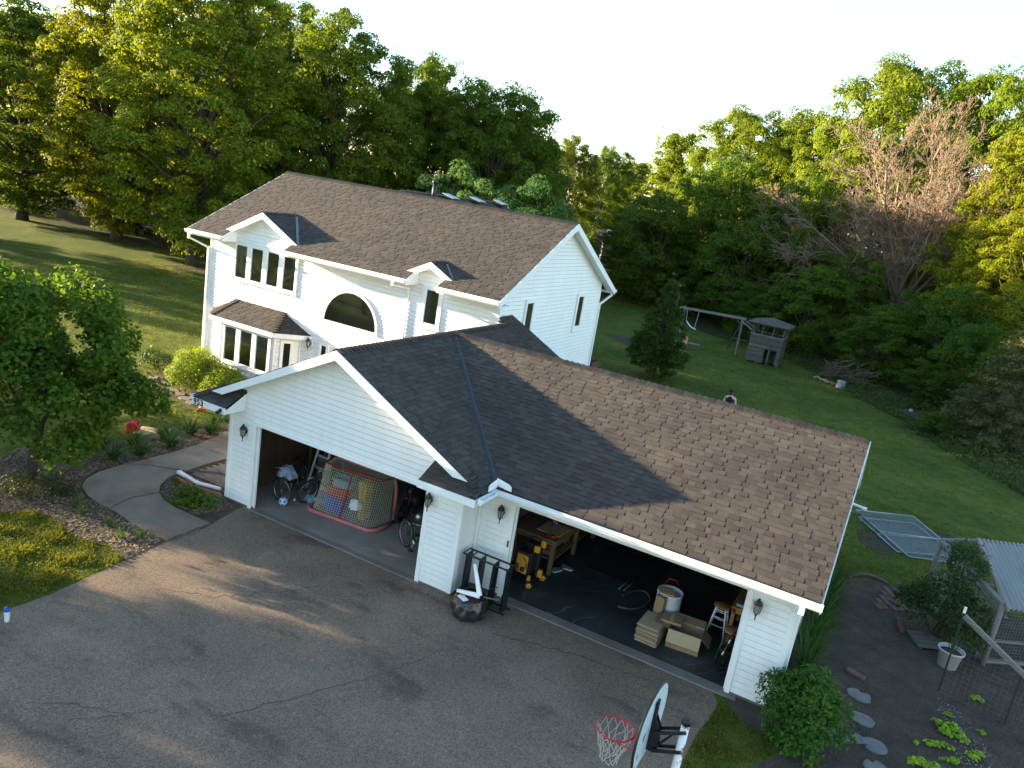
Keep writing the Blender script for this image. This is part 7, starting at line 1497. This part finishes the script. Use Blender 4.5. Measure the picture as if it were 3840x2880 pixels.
for k in range(46):
    a=rnd.uniform(-.9,.9); p=Vector((10.3+rnd.uniform(-1.2,1.0),39.6+rnd.uniform(-.9,.9),rnd.uniform(.05,.5))); d=Vector((math.cos(a+.6),-.5*math.sin(a)-.2,rnd.uniform(-.15,.75))).normalized(); l=rnd.uniform(.8,2.0); q=p
    for i in range(4): q2=q+(d+Vector((rnd.gauss(0,.15),rnd.gauss(0,.15),rnd.gauss(0,.15))))*l/4; q2.z=max(.04,q2.z); segs.append((q,q2)); q=q2
    for s in range(2): w=segs[-2+s][0]; segs.append((w,w+Vector((rnd.gauss(0,.3),rnd.gauss(0,.3),abs(rnd.gauss(.2,.2))))))
wires('branches', segs, .022, M_GREYBARK, t, 5)
for k in range(9):
    x=9.3+k*.16+rnd.uniform(-.08,.08); y=38.4-k*.15+rnd.uniform(-.15,.15); a_=rnd.uniform(0,3.1); mb=MB(); mb.tube([(x-.2*math.cos(a_),y-.2*math.sin(a_),.07),(x+.2*math.cos(a_),y+.2*math.sin(a_),.09)],.075,8); tag(mb.build('split_log', mat('log_wood',(.38,.20,.12),(.28,.16,.10),5,.85), None, True), 'split reddish log in the row beside the stump', 'log', 'split logs beside the stump')
mb=MB(); mb.lathe([(.30,-.02),(.26,.10),(.24,.46),(0,.47)],(10.85,36.9,0),16); tag(mb.build('tree_stump', mat('stump_wood',(.26,.27,.26),(.18,.18,.17),4,.85), None, True), 'pale cut tree stump at the end of the log row', 'stump')
for k in range(4):
    mb=MB(); mb.tube([(14.0+k*.2,33.9+.32*k,.06),(15.7+k*.26,32.3+.22*k,.10)],.032,7); mb.tube([(14.05+k*.2,33.86+.32*k,.06),(14.1+k*.2,33.82+.32*k,.06)],.045,7); tag(mb.build('fence_rail', M_OLDWOOD, None, True), ['grey fence rail lying at the lawn edge, nearest the lawn','grey fence rail lying second from the lawn','grey fence rail lying third from the lawn','grey fence rail lying deepest in the bushes'][k], 'fence rail')
t=thing('planter_box', 'brown wooden planter box beside the back corner of the house', 'planter', (.2,22.4,0)); b=MB()
for k in range(6): z=.02+k*.148; b.box(-.75,.62,21.95,21.98,z,z+.142); b.box(.59,.62,21.985,22.8,z,z+.142); b.box(-.75,.62,22.8,22.83,z,z+.142); b.box(-.75,-.72,21.985,22.8,z,z+.142)
b.build('side_boards', mat('brown_stained_wood',(.14,.06,.035),(.10,.045,.028),4,.8), t); b=MB(); b.box(-.72,.59,21.99,22.79,.6,.66); b.build('soil_fill', M_SOIL, t)

# the person on the back lawn, facing away
def skin_figure(name, pts, edges, radii, m, parent, sub=2, root=0):
    me=bpy.data.meshes.new(name); me.from_pydata([tuple(p) for p in pts],edges,[]); o=bpy.data.objects.new(name,me); COL.objects.link(o); me.materials.append(m)
    sk=o.modifiers.new('skin','SKIN'); sk.use_smooth_shade=True
    for i,r in enumerate(radii):
        v=me.skin_vertices[0].data[i]; v.radius=(r,r) if isinstance(r,float) else r; v.use_root=(i==root)
    s=o.modifiers.new('sub','SUBSURF'); s.levels=s.render_levels=sub; attach(o,parent); return o
def person():
    X,Y=7.78,19.75; t=thing('person', 'person in black tank top and black cap standing on the back lawn facing away', 'person', (X,Y,0)); Q=lambda a,b,c: (X+a,Y+b,c)
    pts=[Q(0,0,.98),Q(0,.01,1.12),Q(0,.0,1.30),Q(0,-.02,1.43),Q(0,0,1.53),Q(0,.01,1.60),Q(0,.015,1.70),
         Q(-.10,0,.90),Q(-.12,.02,.50),Q(-.13,-.03,.09),Q(-.13,.10,.04), Q(.10,0,.90),Q(.12,-.02,.50),Q(.13,-.06,.09),Q(.13,.07,.04),
         Q(-.19,-.01,1.42),Q(-.26,-.03,1.14),Q(-.25,.06,.90),Q(-.24,.10,.80), Q(.19,-.01,1.42),Q(.27,-.02,1.14),Q(.27,.07,.90),Q(.26,.11,.80)]
    ed=[(0,1),(1,2),(2,3),(3,4),(4,5),(5,6),(0,7),(7,8),(8,9),(9,10),(0,11),(11,12),(12,13),(13,14),(3,15),(15,16),(16,17),(17,18),(3,19),(19,20),(20,21),(21,22)]
    rd=[(.155,.11),(.135,.10),(.155,.105),(.13,.085),.056,.078,.082,.09,.062,.043,.036,.09,.062,.043,.036,.062,.042,.031,.022,.062,.042,.031,.022]
    body=skin_figure('person_body', pts, ed, rd, M_SKIN, t)
    for s,w in ((-1,Q(-.24,.10,.80)),(1,Q(.26,.11,.80))):
        for k in range(4): b=MB(); c=Vector(w)+Vector((s*.004,(k-1.5)*.019,-.05)); l=(.065,.075,.07,.055)[k]; b.tube([c,c+Vector((-s*.006,.006,-l*.55)),c+Vector((-s*.022,.012,-l))],[.0095,.0085,.006],7); b.build('finger', M_SKIN, body, True)
        b=MB(); c=Vector(w)+Vector((-s*.01,.03,-.01)); b.tube([c,c+Vector((-s*.012,.03,-.03)),c+Vector((-s*.015,.035,-.055))],[.011,.0095,.007],7); b.build('thumb', M_SKIN, body, True)
    f=MB(); f.lathe([(.0,.022),(.012,.010),(.014,0)],Q(0,.092,1.64),8,(0,1,-.3)); f.lathe([(.022,-.006),(.024,.004),(.01,.01)],Q(0,.085,1.585),8,(0,1,0)); f.build('face', M_SKIN, body, True)
    for s in (-1,1):
        e=MB(); e.lathe([(.011,0),(.007,.005),(0,.006)],Q(s*.032,.083,1.672),8,(s*.2,1,0)); e.build('eye', M_PLASTICWHITE, body, True)
        e=MB(); e.lathe([(.026,-.008),(.030,0),(.02,.01),(.008,.006)],Q(s*.084,.0,1.655),10,(s,-.3,0)); e.build('ear', M_SKIN, body, True)
    # tank top: a shell just outside the torso, open at the shoulders
    def shell(rings,m,nm,n=26):
        b=MB(); V=[]
        for z,rx,ry,cy in rings:
            for j in range(n): a=2*math.pi*j/n; V.append(Q(rx*math.cos(a),cy+ry*math.sin(a),z))
        b.add(V,[(i*n+j,i*n+(j+1)%n,(i+1)*n+(j+1)%n,(i+1)*n+j) for i in range(len(rings)-1) for j in range(n)]); return b
    tk=shell([(.93,.175,.125,0),(1.0,.172,.125,0),(1.12,.152,.118,.005),(1.28,.168,.122,0),(1.36,.160,.124,-.01),(1.42,.128,.112,-.015),(1.46,.098,.09,-.015),(1.485,.075,.07,-.015)],M_BLACKCLOTH,'t'); tk.build('tank_top', M_BLACKCLOTH, body, True)
    for s in (-1,1):
        st=MB(); st.bar(Q(s*.09,-.10,1.36),Q(s*.085,-.02,1.50),.055,.02); st.bar(Q(s*.085,-.02,1.50),Q(s*.09,.09,1.38),.055,.02); st.build('strap', M_BLACKCLOTH, body)
        l=MB(); l.tube([Q(s*.09,0,.98),Q(s*.115,.01,.72),Q(s*.122,0,.46)],[.125,.105,.085],14); l.build('shorts', M_BLACKCLOTH, body, True)
    h=shell([(1.53,.062,.05,-.035),(1.57,.084,.075,-.03),(1.62,.093,.088,-.02),(1.66,.094,.09,-.015)],M_HAIR,'h'); h.build('hair', M_HAIR, body, True)
    c=shell([(1.645,.098,.105,0),(1.69,.099,.106,0),(1.74,.085,.092,0),(1.775,.05,.055,0),(1.785,.001,.001,0)],M_BLACKCLOTH,'c'); V0=len(c.v); k=10; vis=[]
    for j in range(k+1): a=math.pi*(.12+.76*j/k); vis.append((Q(.098*math.cos(a),.105*math.sin(a),1.66),Q(.10*math.cos(a),.105*math.sin(a)+.075*math.sin(a)**2,1.645)))
    c.add([p for pr in vis for p in pr],[(2*j,2*j+1,2*j+3,2*j+2) for j in range(k)]); c.build('cap', M_BLACKCLOTH, body, True)
person()

# far sheds and utility pole in the gap
def far_things():
    x,y=-30.6,95.4; t=thing('utility_pole','pale wooden utility pole in the gap above the far sheds','utility pole',(x,y,0)); b=MB(); b.tube([(x,y,-1),(x+.1,y,7.9)],[.20,.15],10); b.build('pole', mat('pole_wood',(.42,.33,.26),(.34,.26,.2),3,.9), t, True); b=MB(); b.bar((x-.9,y+.2,7.4),(x+1.1,y-.2,7.4),.13); b.build('crossarm', M_GREYWOOD, t); b=MB(); b.lathe([(.22,0),(.24,.1),(.24,.7),(.15,.8)],(x+.4,y-.3,6.0),12); b.build('transformer', M_PLASTICWHITE, t, True)
    wires('wire', [((x+.8,y-.2,7.4),(x+8,y+3,4.4)),((x-.8,y,7.4),(x+3.5,y+1,4.6))], .03, M_BLACK, t)
    def shed(x,y,rz,w,d,h,rh,label,wm,panel=False):
        t=thing('shed',label,'shed',(x,y,0),rz); Z=t.matrix_basis.copy(); b=MB(); 
        for k in range(int(w/.3)): b.box(-w/2+k*.3,-w/2+k*.3+.28,-d/2-.02,-d/2,0,h)
        b.box(-w/2,w/2,-d/2+.001,d/2,0,h); b.v=[tuple(Z@Vector(p)) for p in b.v]; b.build('wall',wm,t); r=MB(); r.add([(-w/2-.3,-d/2-.4,h),(w/2+.3,-d/2-.4,h),(w/2+.3,0,h+rh),(-w/2-.3,0,h+rh),(-w/2-.3,d/2+.4,h),(w/2+.3,d/2+.4,h)],[(0,1,2,3),(3,2,5,4),(0,3,4),(1,5,2)]); r.v=[tuple(Z@Vector(p)) for p in r.v]; ro=r.build('roof',mat('rusty_roof',(.10,.06,.05),(.07,.05,.045),2,.8),t)
        o=MB(); o.box(-.5,.5,-d/2-.03,-d/2-.021,0,h*.75); o.v=[tuple(Z@Vector(p)) for p in o.v]; o.build('door',mat('shed_door',(.10,.08,.06),(.07,.055,.04),3,.9),t)
        if panel:
            q=MB(); f=lambda a,b_: (a,-d/2-.4+b_*(d/2+.4),h+b_*rh+.03); q.quad(f(-1.2,.2),f(.4,.2),f(.4,.9),f(-1.2,.9)); q.v=[tuple(Z@Vector(p)) for p in q.v]; q.build('skylight',M_PLASTICWHITE,ro); q=MB(); f2=lambda a,b_: (a,-d/2-.4+b_*(d/2+.4),h+b_*rh+.035); q.quad(f2(-1.1,.27),f2(.3,.27),f2(.3,.83),f2(-1.1,.83)); q.v=[tuple(Z@Vector(p)) for p in q.v]; q.build('skylight_glass',M_BLACK,ro)
    shed(-26.6,94.5,.3,4.6,3.6,4.0,1.0,'far shed with a rusty roof and pale framed skylight in the gap',M_OLDWOOD,True); shed(-25.2,89.6,.5,2.2,1.8,3.4,.4,'small pale plank shed in front of the rusty roofed one',M_GREYWOOD)
far_things()
